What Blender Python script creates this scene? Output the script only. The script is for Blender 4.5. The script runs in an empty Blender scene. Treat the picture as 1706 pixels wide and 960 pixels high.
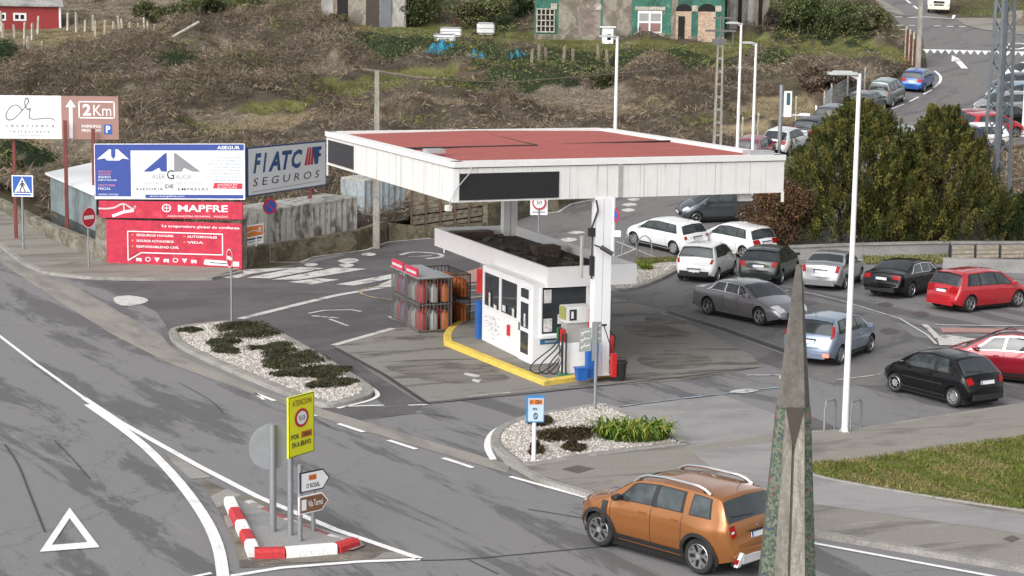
import bpy, bmesh, math, random
import numpy as np
from mathutils import Vector, Matrix, noise as mnoise
R = math.radians
random.seed(7)
rng = np.random.default_rng(7)
scene = bpy.context.scene
COL = scene.collection

# ------------------------------------------------------------------ camera
F, CX, CY = 3100.0, 853.0, 480.0
CAMH, PITCH, ROLL = 11.04, math.atan(453.5 / 3100.0), R(0.85)
right0, fwd = Vector((1, 0, 0)), Vector((0, math.cos(PITCH), -math.sin(PITCH)))
up0 = Vector((0, math.sin(PITCH), math.cos(PITCH)))
CR = right0 * math.cos(ROLL) + up0 * math.sin(ROLL)
CU = up0 * math.cos(ROLL) - right0 * math.sin(ROLL)
CAMP = Vector((0, 0, CAMH))
cam_data = bpy.data.cameras.new("camera")
cam = bpy.data.objects.new("camera", cam_data)
COL.objects.link(cam)
mw = Matrix((CR, CU, -fwd)).transposed().to_4x4()
mw.translation = CAMP
cam.matrix_world = mw
cam_data.sensor_width = 36
cam_data.lens = F / 1706 * 36
cam_data.clip_start = 0.5
cam_data.clip_end = 3000
scene.camera = cam

# ------------------------------------------------------------------ light
SUN_EL, SUN_AZ = 34, 214          # overcast late-winter noon
world = bpy.data.worlds.new("World")
scene.world = world
world.use_nodes = True
nt = world.node_tree
nt.nodes.clear()
sky = nt.nodes.new('ShaderNodeTexSky'); sky.sky_type = 'NISHITA'; sky.sun_disc = False
sky.sun_elevation = R(SUN_EL); sky.sun_rotation = R(SUN_AZ)
sky.dust_density = 4.0; sky.air_density = 1.0; sky.ozone_density = 1.0
hs = nt.nodes.new('ShaderNodeHueSaturation'); hs.inputs['Saturation'].default_value = 0.18
bg = nt.nodes.new('ShaderNodeBackground'); bg.inputs['Strength'].default_value = 0.15
wo = nt.nodes.new('ShaderNodeOutputWorld')
nt.links.new(sky.outputs[0], hs.inputs['Color']); nt.links.new(hs.outputs[0], bg.inputs[0]); nt.links.new(bg.outputs[0], wo.inputs[0])
sd = bpy.data.lights.new("sun", 'SUN'); sd.energy = 1.15; sd.angle = R(85); sd.color = (1.0, 0.985, 0.965)
so = bpy.data.objects.new("sun", sd); COL.objects.link(so)
dv = Vector((math.sin(R(SUN_AZ)) * math.cos(R(SUN_EL)), math.cos(R(SUN_AZ)) * math.cos(R(SUN_EL)), math.sin(R(SUN_EL))))
so.rotation_euler = dv.to_track_quat('Z', 'Y').to_euler()
so.location = (0, 0, 60)
scene.view_settings.view_transform = 'Standard'
scene.view_settings.look = 'None'
scene.view_settings.exposure = 0.42
scene.view_settings.gamma = 1.0
scene.view_settings.use_curve_mapping = False
scene.render.engine = 'CYCLES'

# ------------------------------------------------------------------ survey helpers: where a thing of the photograph stands
KN = [(-1e4, 0.0), (83.0, 0.0), (86.0, 0.10), (89.0, 0.36), (92.0, 0.74), (96.0, 1.26), (1500.0, 1.26 + 0.130 * 1404)]
def TH(y):
    for (a, za), (b, zb) in zip(KN, KN[1:]):
        if y <= b: return za + (zb - za) * (y - a) / (b - a)
    return KN[-1][1]
def ray(px, py): return fwd + CR * ((px - CX) / F) + CU * ((CY - py) / F)
def P(px, py, z=0.0):                     # point at height z
    d = ray(px, py); t = (z - CAMH) / d.z
    return CAMP + d * t
def G(px, py, dz=0.0):                    # point on the terrain
    d = ray(px, py); lo, hi = 5.0, 1200.0
    for _ in range(60):
        m = (lo + hi) / 2; p = CAMP + d * m
        if p.z > TH(p.y) + dz: lo = m
        else: hi = m
    return CAMP + d * hi
def PY(px, py, Y):                        # point at world depth Y
    d = ray(px, py); return CAMP + d * (Y / d.y)
def pix(p):
    v = Vector(p) - CAMP; w = v.dot(fwd)
    return CX + F * v.dot(CR) / w, CY - F * v.dot(CU) / w
def Zat(base, py):                        # height over ground of the point above base seen at row py
    lo, hi = 0.0, 60.0
    for _ in range(50):
        m = (lo + hi) / 2
        if pix((base[0], base[1], base[2] + m))[1] > py: lo = m
        else: hi = m
    return lo
def scale_at(p): return F / (Vector(p) - CAMP).dot(fwd)

# ------------------------------------------------------------------ materials
MATS = {}
def M(name, col, rough=0.6, metal=0.0, var=0.12, sc=2.0, bump=0.0, bsc=20.0, coat=0.0, emit=0.0, ior=None, spec=None):
    if name in MATS: return MATS[name]
    m = bpy.data.materials.new(name); m.use_nodes = True
    t = m.node_tree; b = t.nodes['Principled BSDF']
    b.inputs['Roughness'].default_value = rough; b.inputs['Metallic'].default_value = metal
    b.inputs['Coat Weight'].default_value = coat; b.inputs['Coat Roughness'].default_value = 0.04
    if ior: b.inputs['IOR'].default_value = ior
    if spec is not None: b.inputs['Specular IOR Level'].default_value = spec
    tc = t.nodes.new('ShaderNodeTexCoord')
    n = t.nodes.new('ShaderNodeTexNoise'); n.inputs['Scale'].default_value = sc; n.inputs['Detail'].default_value = 6; n.inputs['Roughness'].default_value = .62
    t.links.new(tc.outputs['Object'], n.inputs['Vector'])
    r = t.nodes.new('ShaderNodeMapRange'); r.inputs[1].default_value = .3; r.inputs[2].default_value = .7
    r.inputs[3].default_value = 1 - var; r.inputs[4].default_value = 1 + var
    t.links.new(n.outputs['Fac'], r.inputs[0])
    mx = t.nodes.new('ShaderNodeVectorMath'); mx.operation = 'SCALE'; mx.inputs[0].default_value = col[:3]
    t.links.new(r.outputs[0], mx.inputs['Scale']); t.links.new(mx.outputs[0], b.inputs['Base Color'])
    if bump:
        n2 = t.nodes.new('ShaderNodeTexNoise'); n2.inputs['Scale'].default_value = bsc; n2.inputs['Detail'].default_value = 5
        t.links.new(tc.outputs['Object'], n2.inputs['Vector'])
        bp = t.nodes.new('ShaderNodeBump'); bp.inputs['Strength'].default_value = bump; bp.inputs['Distance'].default_value = 0.03
        t.links.new(n2.outputs['Fac'], bp.inputs['Height']); t.links.new(bp.outputs[0], b.inputs['Normal'])
    if emit:
        b.inputs['Emission Color'].default_value = (*col[:3], 1); b.inputs['Emission Strength'].default_value = emit
    MATS[name] = m
    return m

def Mpatch(name, cols, sc=(1, 1, 1), rot=0.0, thr=(.42, .58), fine=14.0, rough=.85, bump=.25, det=7, dist=0.4, extra=None, rag=.65, famp=.21, tracks=None):
    """two- or three-tone mottled surface: cols=[base, patch, (speck)]"""
    m = bpy.data.materials.new(name); m.use_nodes = True
    t = m.node_tree; b = t.nodes['Principled BSDF']; b.inputs['Roughness'].default_value = rough
    b.inputs['Specular IOR Level'].default_value = 0.3
    tc = t.nodes.new('ShaderNodeTexCoord'); mp = t.nodes.new('ShaderNodeMapping')
    mp.inputs['Scale'].default_value = sc; mp.inputs['Rotation'].default_value = (0, 0, rot); mp.vector_type = 'TEXTURE'
    t.links.new(tc.outputs['Object'], mp.inputs['Vector'])
    def nz(s, d, ro=.6, vec=mp, di=0.0):
        n = t.nodes.new('ShaderNodeTexNoise'); n.inputs['Scale'].default_value = s; n.inputs['Detail'].default_value = d
        n.inputs['Roughness'].default_value = ro; n.inputs['Distortion'].default_value = di
        t.links.new(vec.outputs[0] if vec is mp else vec.outputs['Object'], n.inputs['Vector']); return n
    def ramp(n, a, c):
        r = t.nodes.new('ShaderNodeMapRange'); r.inputs[1].default_value = a; r.inputs[2].default_value = c
        r.interpolation_type = 'SMOOTHSTEP'; t.links.new(n.outputs['Fac'], r.inputs[0]); return r
    def mix(fac, a, c):
        x = t.nodes.new('ShaderNodeMix'); x.data_type = 'RGBA'
        t.links.new(fac.outputs[0], x.inputs['Factor'])
        for i, v in ((6, a), (7, c)):
            if isinstance(v, tuple): x.inputs[i].default_value = (*v[:3], 1)
            else: t.links.new(v.outputs[2] if v.bl_idname == 'ShaderNodeMix' else v.outputs[0], x.inputs[i])
        return x
    n0_ = nz(1.0, det, rag, di=dist)
    if tracks is None: base = mix(ramp(n0_, *thr), cols[0], cols[1])
    else:                               # wear gathers in the wheel tracks of the lanes
        m2 = t.nodes.new('ShaderNodeMapping'); m2.inputs['Rotation'].default_value = (0, 0, -rot); t.links.new(tc.outputs['Object'], m2.inputs['Vector'])
        sx_ = t.nodes.new('ShaderNodeSeparateXYZ'); t.links.new(m2.outputs[0], sx_.inputs[0])
        def mth(op, a, b):
            q = t.nodes.new('ShaderNodeMath'); q.operation = op
            for i, v in enumerate((a, b)):
                if v is None: continue
                if isinstance(v, (int, float)): q.inputs[i].default_value = v
                else: t.links.new(v, q.inputs[i])
            return q.outputs[0]
        w_ = mth('SINE', mth('MULTIPLY_ADD', sx_.outputs[1], 2 * math.pi / tracks), None)
        ad = t.nodes.new('ShaderNodeMath'); ad.operation = 'MULTIPLY_ADD'; ad.inputs[1].default_value = .045; t.links.new(w_, ad.inputs[0]); t.links.new(n0_.outputs['Fac'], ad.inputs[2])
        r_ = t.nodes.new('ShaderNodeMapRange'); r_.inputs[1].default_value = thr[0]; r_.inputs[2].default_value = thr[1]; r_.interpolation_type = 'SMOOTHSTEP'; t.links.new(ad.outputs[0], r_.inputs[0])
        base = mix(r_, cols[0], cols[1])
    if len(cols) > 2: base = mix(ramp(nz(3.1, 6, .7), .56, .70), base, cols[2])
    f = ramp(nz(fine, 4, .7, tc), .25, .75)
    sc2 = t.nodes.new('ShaderNodeMapRange'); sc2.inputs[3].default_value = 1 - famp; sc2.inputs[4].default_value = 1 + famp
    t.links.new(f.outputs[0], sc2.inputs[0])
    v = t.nodes.new('ShaderNodeVectorMath'); v.operation = 'SCALE'
    t.links.new(base.outputs[2], v.inputs[0]); t.links.new(sc2.outputs[0], v.inputs['Scale'])
    last = v.outputs[0]
    if extra == 'cracks' or extra == 'slabs':
        vo = t.nodes.new('ShaderNodeTexVoronoi'); vo.feature = 'DISTANCE_TO_EDGE'
        vo.inputs['Scale'].default_value = .16 if extra == 'cracks' else .5
        wn = nz(1.5, 3, .6, tc); ad = t.nodes.new('ShaderNodeVectorMath'); ad.operation = 'MULTIPLY_ADD'
        ad.inputs[1].default_value = (1.2, 1.2, 0); t.links.new(wn.outputs['Color'], ad.inputs[0]); t.links.new(tc.outputs['Object'], ad.inputs[2])
        t.links.new(ad.outputs[0], vo.inputs['Vector'])
        lt = t.nodes.new('ShaderNodeMapRange'); lt.inputs[1].default_value = .0; lt.inputs[2].default_value = .006
        lt.inputs[3].default_value = .78; lt.inputs[4].default_value = 1.0; t.links.new(vo.outputs[0], lt.inputs[0])
        v2 = t.nodes.new('ShaderNodeVectorMath'); v2.operation = 'SCALE'; t.links.new(last, v2.inputs[0]); t.links.new(lt.outputs[0], v2.inputs['Scale'])
        last = v2.outputs[0]
    t.links.new(last, b.inputs['Base Color'])
    if bump:
        bp = t.nodes.new('ShaderNodeBump'); bp.inputs['Strength'].default_value = bump; bp.inputs['Distance'].default_value = .02
        t.links.new(nz(fine * 1.5, 4, .7, tc).outputs['Fac'], bp.inputs['Height']); t.links.new(bp.outputs[0], b.inputs['Normal'])
    MATS[name] = m
    return m

def Mattr(name, attr='tint', rough=.85, sc=3.0, var=.3, trans=0.0):
    """colour carried per face corner (species colour; scrub also has depth shade painted in), with noise variation"""
    m = bpy.data.materials.new(name); m.use_nodes = True
    t = m.node_tree; b = t.nodes['Principled BSDF']; b.inputs['Roughness'].default_value = rough
    b.inputs['Specular IOR Level'].default_value = .2
    a = t.nodes.new('ShaderNodeAttribute'); a.attribute_name = attr
    tc = t.nodes.new('ShaderNodeTexCoord')
    n = t.nodes.new('ShaderNodeTexNoise'); n.inputs['Scale'].default_value = sc; n.inputs['Detail'].default_value = 5; n.inputs['Roughness'].default_value = .7
    t.links.new(tc.outputs['Object'], n.inputs['Vector'])
    r = t.nodes.new('ShaderNodeMapRange'); r.inputs[1].default_value = .3; r.inputs[2].default_value = .7; r.inputs[3].default_value = 1 - var; r.inputs[4].default_value = 1 + var
    t.links.new(n.outputs['Fac'], r.inputs[0])
    v = t.nodes.new('ShaderNodeVectorMath'); v.operation = 'SCALE'
    t.links.new(a.outputs['Color'], v.inputs[0]); t.links.new(r.outputs[0], v.inputs['Scale']); t.links.new(v.outputs[0], b.inputs['Base Color'])
    MATS[name] = m
    return m

# ------------------------------------------------------------------ objects
def tag(o, label=None, cat=None, group=None, kind=None):
    if label: o['label'] = label
    if cat: o['category'] = cat
    if group: o['group'] = group
    if kind: o['kind'] = kind
    return o
def thing(name, label, cat, loc, rz=0.0, group=None):
    o = bpy.data.objects.new(name, None); COL.objects.link(o); o.empty_display_size = .2
    o.location = loc; o.rotation_euler = (0, 0, rz)
    return tag(o, label, cat, group)
def root_loc(o):
    v = Vector((0, 0, 0))
    while o: v += o.location; o = o.parent
    return v
def smooth(me, ang=35):
    me.polygons.foreach_set('use_smooth', [True] * len(me.polygons))
    me.set_sharp_from_angle(angle=R(ang))

class MB:
    def __init__(s): s.v = []; s.f = []; s.mi = []; s.gr = []
    def add(s, vs, fs, mi=0):
        o = len(s.v); s.gr.append((o, len(s.f))); s.v += [tuple(v) for v in vs]; s.f += [tuple(i + o for i in f) for f in fs]; s.mi += [mi] * len(fs)
        return s
    def frame_box(s, o, ux, uy, uz, mi=0):          # parallelepiped from corner and three edge vectors
        o, ux, uy, uz = map(Vector, (o, ux, uy, uz))
        vs = [o, o + ux, o + ux + uy, o + uy, o + uz, o + ux + uz, o + ux + uy + uz, o + uy + uz]
        fs = [(0, 3, 2, 1), (4, 5, 6, 7), (0, 1, 5, 4), (1, 2, 6, 5), (2, 3, 7, 6), (3, 0, 4, 7)]
        if ux.cross(uy).dot(uz) < 0: fs = [f[::-1] for f in fs]
        return s.add(vs, fs, mi)
    def box(s, c, size, rz=0.0, mi=0):
        c = Vector(c); a = Vector((math.cos(rz), math.sin(rz), 0)) * size[0]; b = Vector((-math.sin(rz), math.cos(rz), 0)) * size[1]; z = Vector((0, 0, size[2]))
        return s.frame_box(c - a / 2 - b / 2 - z / 2, a, b, z, mi)
    def tube(s, pts, r, n=8, mi=0, caps=True):
        pts = [Vector(p) for p in pts]; rs = r if isinstance(r, (list, tuple)) else [r] * len(pts)
        rings = []; o = len(s.v); s.gr.append((o, len(s.f)))
        for i, p in enumerate(pts):
            d = (pts[min(i + 1, len(pts) - 1)] - pts[max(i - 1, 0)]).normalized()
            a = d.cross(Vector((0, 0, 1)) if abs(d.z) < .9 else Vector((1, 0, 0))).normalized(); b = d.cross(a)
            s.v += [tuple(p + (a * math.cos(2 * math.pi * k / n) + b * math.sin(2 * math.pi * k / n)) * rs[i]) for k in range(n)]
        for i in range(len(pts) - 1):
            for k in range(n):
                s.f.append((o + i * n + k, o + i * n + (k + 1) % n, o + (i + 1) * n + (k + 1) % n, o + (i + 1) * n + k)[::-1]); s.mi.append(mi)
        if caps:
            s.f.append(tuple(o + k for k in range(n))); s.mi.append(mi)
            s.f.append(tuple(o + (len(pts) - 1) * n + k for k in range(n))[::-1]); s.mi.append(mi)
        return s
    def prism(s, poly, z0, z1, mi=0):                # vertical prism, poly list of xy
        n = len(poly); a = sum(poly[i][0] * poly[(i + 1) % n][1] - poly[(i + 1) % n][0] * poly[i][1] for i in range(n))
        if a < 0: poly = poly[::-1]
        vs = [(p[0], p[1], z0) for p in poly] + [(p[0], p[1], z1) for p in poly]
        fs = [tuple(range(n))[::-1], tuple(range(n, 2 * n))] + [(i, (i + 1) % n, n + (i + 1) % n, n + i) for i in range(n)]
        return s.add(vs, fs, mi)
    def disc(s, c, nrm, r, n=24, th=.0, mi=0):
        nrm = Vector(nrm).normalized(); a = nrm.cross(Vector((0, 0, 1))).normalized(); b = a.cross(nrm); c = Vector(c)
        pts = [c + (a * math.cos(2 * math.pi * k / n) + b * math.sin(2 * math.pi * k / n)) * r for k in range(n)]
        if th == 0: return s.add(pts, [tuple(range(n))[::-1]], mi)
        vs = pts + [p - nrm * th for p in pts]
        return s.add(vs, [tuple(range(n))[::-1], tuple(range(n, 2 * n))] + [(k, (k + 1) % n, n + (k + 1) % n, n + k) for k in range(n)], mi)
    def build(s, name, mat, parent=None, local=False, sm=None, loc=None, split=False):
        if split and len(s.gr) > 1:
            out = []
            for k, (v0, f0) in enumerate(s.gr):
                v1, f1 = s.gr[k + 1] if k + 1 < len(s.gr) else (len(s.v), len(s.f))
                m2 = MB(); m2.v = s.v[v0:v1]; m2.f = [tuple(i - v0 for i in f) for f in s.f[f0:f1]]; m2.mi = s.mi[f0:f1]
                out.append(m2.build(name, mat, parent, local, sm, loc))
            return out[0]
        me = bpy.data.meshes.new(name)
        off = Vector((0, 0, 0))
        if parent is not None and not local: off = root_loc(parent)
        if loc is not None: off = Vector(loc)
        me.from_pydata([(x - off.x, y - off.y, z - off.z) for x, y, z in s.v], [], s.f)
        mats = mat if isinstance(mat, (list, tuple)) else [mat]
        for m in mats: me.materials.append(m)
        if len(mats) > 1: me.polygons.foreach_set('material_index', s.mi)
        if sm: smooth(me, sm)
        o = bpy.data.objects.new(name, me); COL.objects.link(o)
        if parent is not None: o.parent = parent
        if loc is not None: o.location = loc
        return o

def np_mesh(name, V, n_per, mat, parent=None, cols=None, loc=(0, 0, 0), quads=None):
    """V: (N,3) vertices; faces are consecutive groups of n_per vertices unless quads index array given"""
    me = bpy.data.meshes.new(name)
    off = np.array(root_loc(parent) if parent is not None else Vector(loc))
    V = np.asarray(V, dtype=np.float32) - off.astype(np.float32)
    if quads is None: idx = np.arange(len(V), dtype=np.int32)
    else: idx = np.asarray(quads, dtype=np.int32).ravel()
    nf = len(idx) // n_per
    me.vertices.add(len(V)); me.vertices.foreach_set('co', V.ravel())
    me.loops.add(len(idx)); me.loops.foreach_set('vertex_index', idx)
    me.polygons.add(nf); me.polygons.foreach_set('loop_start', np.arange(nf, dtype=np.int32) * n_per)
    me.update(calc_edges=True)
    if cols is not None:
        at = me.color_attributes.new('tint', 'FLOAT_COLOR', 'POINT')
        c4 = np.ones((len(V), 4), dtype=np.float32); c4[:, :3] = cols; at.data.foreach_set('color', c4.ravel())
    me.materials.append(mat)
    o = bpy.data.objects.new(name, me); COL.objects.link(o)
    if parent is not None: o.parent = parent
    else: o.location = loc
    return o

KY = [k[0] for k in KN[1:-1]]
def sheet(name, pts, dz, mat, struct=True, skip=False):
    """flat sheet lying on the terrain; pts world xy"""
    bm = bmesh.new()
    polys = pts if isinstance(pts[0], list) else [pts]
    for poly in polys:
        vs = [bm.verts.new((p[0], p[1], 0)) for p in poly]
        bm.faces.new(vs)
    bmesh.ops.triangulate(bm, faces=bm.faces[:])
    for ky in KY:
        bmesh.ops.bisect_plane(bm, geom=bm.verts[:] + bm.edges[:] + bm.faces[:], plane_co=(0, ky, 0), plane_no=(0, 1, 0))
    for v in bm.verts: v.co.z = TH(v.co.y) + dz
    bm.normal_update()
    for f in bm.faces:
        if f.normal.z < 0: f.normal_flip()
    me = bpy.data.meshes.new(name); bm.to_mesh(me); bm.free(); me.materials.append(mat)
    o = bpy.data.objects.new(name, me); COL.objects.link(o)
    if struct: o['kind'] = 'structure'
    return o
def gp(pixpts): return [tuple(G(x, y).xy) for x, y in pixpts]
def smooth_poly(pts, closed=True, n=4):
    out = []; N = len(pts)
    rngi = range(N if closed else N - 1)
    for i in rngi:
        if closed: p0, p1, p2, p3 = (Vector(pts[(i + k) % N][:2]) for k in (-1, 0, 1, 2))
        else: p0, p1, p2, p3 = (Vector(pts[min(max(i + k, 0), N - 1)][:2]) for k in (-1, 0, 1, 2))
        for j in range(n):
            t = j / n
            q = 0.5 * ((2 * p1) + (-p0 + p2) * t + (2 * p0 - 5 * p1 + 4 * p2 - p3) * t * t + (-p0 + 3 * p1 - 3 * p2 + p3) * t ** 3)
            out.append((q.x, q.y))
    if not closed: out.append(tuple(pts[-1][:2]))
    return out
def ribbon(pts, w0, w1=None):
    """strips of quads (list of polys) along a polyline, offset by w0 left and w1 right"""
    if w1 is None: w1 = w0 / 2; w0 = w0 / 2
    P_ = [Vector(p[:2]) for p in pts]; L = []; Rr = []
    for i, p in enumerate(P_):
        d = (P_[min(i + 1, len(P_) - 1)] - P_[max(i - 1, 0)]).normalized(); nrm = Vector((-d.y, d.x))
        L.append(p + nrm * w0); Rr.append(p - nrm * w1)
    return [[tuple(L[i]), tuple(L[i + 1]), tuple(Rr[i + 1]), tuple(Rr[i])] for i in range(len(P_) - 1)]
def dashes(pts, w, on, off_, start=0.0):
    P_ = [Vector(p[:2]) for p in pts]; out = []; acc = -start
    segs = [(P_[i], P_[i + 1]) for i in range(len(P_) - 1)]
    tot = sum((b - a).length for a, b in segs)
    def at(s):
        for a, b in segs:
            l = (b - a).length
            if s <= l: return a + (b - a) * (s / l)
            s -= l
        return P_[-1]
    s = start
    while s < tot:
        e = min(s + on, tot); k = max(2, int((e - s) / 1.0) + 1)
        out += ribbon([at(s + (e - s) * i / k) for i in range(k + 1)], w); s = e + off_
    return out
def inset(poly, d):
    n = len(poly); a = sum(poly[i][0] * poly[(i + 1) % n][1] - poly[(i + 1) % n][0] * poly[i][1] for i in range(n))
    sg = 1 if a > 0 else -1; out = []
    for i in range(n):
        p0, p1, p2 = (Vector(poly[(i + k) % n]) for k in (-1, 0, 1))
        e1 = (p1 - p0).normalized(); e2 = (p2 - p1).normalized()
        n1 = Vector((-e1.y, e1.x)) * sg; n2 = Vector((-e2.y, e2.x)) * sg
        b = (n1 + n2); b = b.normalized() if b.length > 1e-6 else n1
        k = max(.35, b.dot(n1)); q = p1 + b * (d / k); out.append((q.x, q.y))
    return out
def kerb_ring(name, poly, w, h, mat, z0=0.0, fillmat=None, fillz=None, fillname=None, bev=.02):
    inn = inset(poly, w); n = len(poly); mb = MB()
    c1 = inset(poly, bev); c2 = inset(poly, w - bev)
    vs = []
    for ring, z in ((poly, z0 - .05), (poly, z0 + h - bev), (c1, z0 + h), (c2, z0 + h), (inn, z0 + h - bev), (inn, z0 - .05)):
        vs += [(p[0], p[1], z) for p in ring]
    fs = []
    for k in range(5):
        for i in range(n): fs.append((k * n + i, k * n + (i + 1) % n, (k + 1) * n + (i + 1) % n, (k + 1) * n + i))
    mb.add(vs, fs); o = mb.build(name, mat, sm=30)
    bm = bmesh.new(); bm.from_mesh(o.data); bmesh.ops.recalc_face_normals(bm, faces=bm.faces); bm.to_mesh(o.data); bm.free()
    o['kind'] = 'structure'
    if fillmat: sheet(fillname, inn, z0 + (h - .03 if fillz is None else fillz), fillmat)
    return inn
def kerb_line(name, pts, w, h, mat):
    mb = MB(); q = ribbon(pts, w)
    for a, b, c, d in q:
        vs = [(a[0], a[1], -.05), (b[0], b[1], -.05), (c[0], c[1], -.05), (d[0], d[1], -.05), (a[0], a[1], h), (b[0], b[1], h), (c[0], c[1], h), (d[0], d[1], h)]
        vs = [(x, y, z + TH(y)) for x, y, z in vs]
        mb.add(vs, [(4, 5, 6, 7)[::-1], (0, 1, 5, 4), (2, 3, 7, 6)])
    (a, b, c, d) = q[0]; e = q[-1]
    for u, v in ((a, d), (e[1], e[2])):
        mb.add([(u[0], u[1], -.05), (v[0], v[1], -.05), (v[0], v[1], h), (u[0], u[1], h)], [(0, 1, 2, 3)])
    o = mb.build(name, mat)
    bm = bmesh.new(); bm.from_mesh(o.data); bmesh.ops.remove_doubles(bm, verts=bm.verts, dist=.001); bmesh.ops.recalc_face_normals(bm, faces=bm.faces)
    bm.to_mesh(o.data); bm.free(); o['kind'] = 'structure'; return o

# ------------------------------------------------------------------ writing
def text_geo(s, shear=0.0, weight=0.0, spacing=1.0):
    cu = bpy.data.curves.new('t', 'FONT'); cu.body = s; cu.offset = weight; cu.shear = shear; cu.space_character = spacing; cu.resolution_u = 2
    ob = bpy.data.objects.new('t', cu); COL.objects.link(ob)
    dg = bpy.context.evaluated_depsgraph_get(); me = bpy.data.meshes.new_from_object(ob.evaluated_get(dg))
    V = [tuple(v.co) for v in me.vertices]; Fs = [tuple(p.vertices) for p in me.polygons]
    bpy.data.objects.remove(ob); bpy.data.curves.remove(cu); bpy.data.meshes.remove(me)
    if not V: return [], []
    x0 = min(v[0] for v in V); x1 = max(v[0] for v in V); y0 = min(v[1] for v in V); y1 = max(v[1] for v in V)
    return [((v[0] - x0) / max(x1 - x0, 1e-6), (v[1] - y0) / max(y1 - y0, 1e-6)) for v in V], Fs

class Face:
    """upright flat panel of the place: lb, rb lower corners, h height; things are laid on it in u,v of 0..1"""
    def __init__(s, lb, rb, h, th=.05, flip=False):
        s.lb = Vector(lb); s.rb = Vector(rb); s.h = h; s.th = th; s.parts = {}
        e = (s.rb - s.lb); s.n = Vector((e.y, -e.x, 0)).normalized()
        s.w = e.length
    def pt(s, u, v, d=0.0): return s.lb + (s.rb - s.lb) * u + Vector((0, 0, s.h * v)) + s.n * d
    def _p(s, key): return s.parts.setdefault(key, MB())
    def slab(s, key, u0=0, v0=0, u1=1, v1=1, d=0.0, th=None):
        th = s.th if th is None else th
        s._p(key).frame_box(s.pt(u0, v0, d), s.pt(u1, v0, d) - s.pt(u0, v0, d), -s.n * th, s.pt(u0, v1, d) - s.pt(u0, v0, d)); return s
    def poly(s, key, uvs, d=.006):
        a = sum(uvs[i][0] * uvs[(i + 1) % len(uvs)][1] - uvs[(i + 1) % len(uvs)][0] * uvs[i][1] for i in range(len(uvs)))
        if a < 0: uvs = uvs[::-1]
        s._p(key).add([s.pt(u, v, d) for u, v in uvs], [tuple(range(len(uvs)))]); return s
    def rect(s, key, u0, v0, u1, v1, d=.006): return s.poly(key, [(u0, v0), (u1, v0), (u1, v1), (u0, v1)], d)
    def ell(s, key, u, v, ru, rv, d=.006, n=24): return s.poly(key, [(u + ru * math.cos(2 * math.pi * k / n), v + rv * math.sin(2 * math.pi * k / n)) for k in range(n)], d)
    def ring(s, key, u, v, ru, rv, t=.2, d=.006, n=24, a0=0, a1=360):
        for k in range(n):
            a = R(a0 + (a1 - a0) * k / n); b = R(a0 + (a1 - a0) * (k + 1) / n)
            s.poly(key, [(u + ru * math.cos(a), v + rv * math.sin(a)), (u + ru * math.cos(b), v + rv * math.sin(b)), (u + ru * (1 - t) * math.cos(b), v + rv * (1 - t) * math.sin(b)), (u + ru * (1 - t) * math.cos(a), v + rv * (1 - t) * math.sin(a))], d)
        return s
    def line(s, key, uvs, w, d=.006):        # w in metres
        for (u0, v0), (u1, v1) in zip(uvs, uvs[1:]):
            a = Vector((u0 * s.w, v0 * s.h)); b = Vector((u1 * s.w, v1 * s.h)); e = (b - a)
            if e.length < 1e-6: continue
            e.normalize(); nn = Vector((-e.y, e.x)) * w / 2; a = a - e * w * .3; b = b + e * w * .3
            s.poly(key, [((p.x) / s.w, (p.y) / s.h) for p in (a - nn, b - nn, b + nn, a + nn)], d)
        return s
    def text(s, key, st, u0, v0, u1, v1, shear=0, weight=0.0, spacing=1.0, d=.008):
        V, Fs = text_geo(st, shear, weight, spacing)
        if V: s._p(key).add([s.pt(u0 + (u1 - u0) * x, v0 + (v1 - v0) * y, d) for x, y in V], Fs)
        return s
    def build(s, parent, mats):              # mats: key -> (part name, material)
        for k, mb in s.parts.items():
            nm, mt = mats[k]; mb.build(nm, mt, parent)
# ================================================================== GROUND, ROADS, PAVEMENTS
rd_dir = (G(1000, 835) - G(0, 430)); RDROT = math.atan2(rd_dir.y, rd_dir.x)
m_soil = Mpatch('soil', [(.115, .085, .06), (.075, .065, .035), (.16, .125, .09)], sc=(2.5, 2.5, 2.5), thr=(.4, .6), rough=1, bump=.6, fine=6)
m_asph = Mpatch('asphalt', [(.205, .20, .203), (.125, .121, .124), (.225, .22, .223)], sc=(11, 2.2, 3), rot=RDROT, thr=(.505, .565), extra='cracks', fine=30, rag=.74, det=11, famp=.24, tracks=1.9)
m_asph2 = Mpatch('asphalt_side_street', [(.17, .163, .16), (.118, .113, .112), (.205, .197, .192)], sc=(7, 2, 3), rot=1.0, thr=(.50, .60), fine=26, rag=.7, extra='cracks')
m_asph_dark = Mpatch('asphalt_newer', [(.125, .117, .119), (.09, .085, .088), (.15, .14, .142)], sc=(4, 3, 3), rot=.8, thr=(.4, .62), fine=28)
m_forec = Mpatch('forecourt_concrete', [(.235, .222, .203), (.105, .099, .09), (.27, .257, .238)], sc=(5, 1.3, 2), rot=.25, thr=(.52, .62), fine=22, rag=.72)
m_conc = Mpatch('pavement_concrete', [(.25, .233, .205), (.165, .152, .132), (.30, .28, .25)], sc=(6, 1.3, 2), rot=.35, thr=(.50, .62), rag=.72, fine=24)
m_conc_lt = Mpatch('pale_concrete', [(.30, .292, .287), (.225, .22, .217), (.34, .33, .32)], sc=(5, 2, 2), rot=.2, thr=(.45, .65), fine=24)
m_kerb = Mpatch('kerb_stone', [(.30, .288, .265), (.24, .23, .21), (.40, .385, .36)], sc=(1, 1, 1), thr=(.45, .6), fine=18)
m_gutter = Mpatch('gutter_concrete', [(.29, .27, .24), (.20, .187, .17)], sc=(5, 1.2, 1), rot=RDROT, thr=(.45, .62), fine=20)
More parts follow.
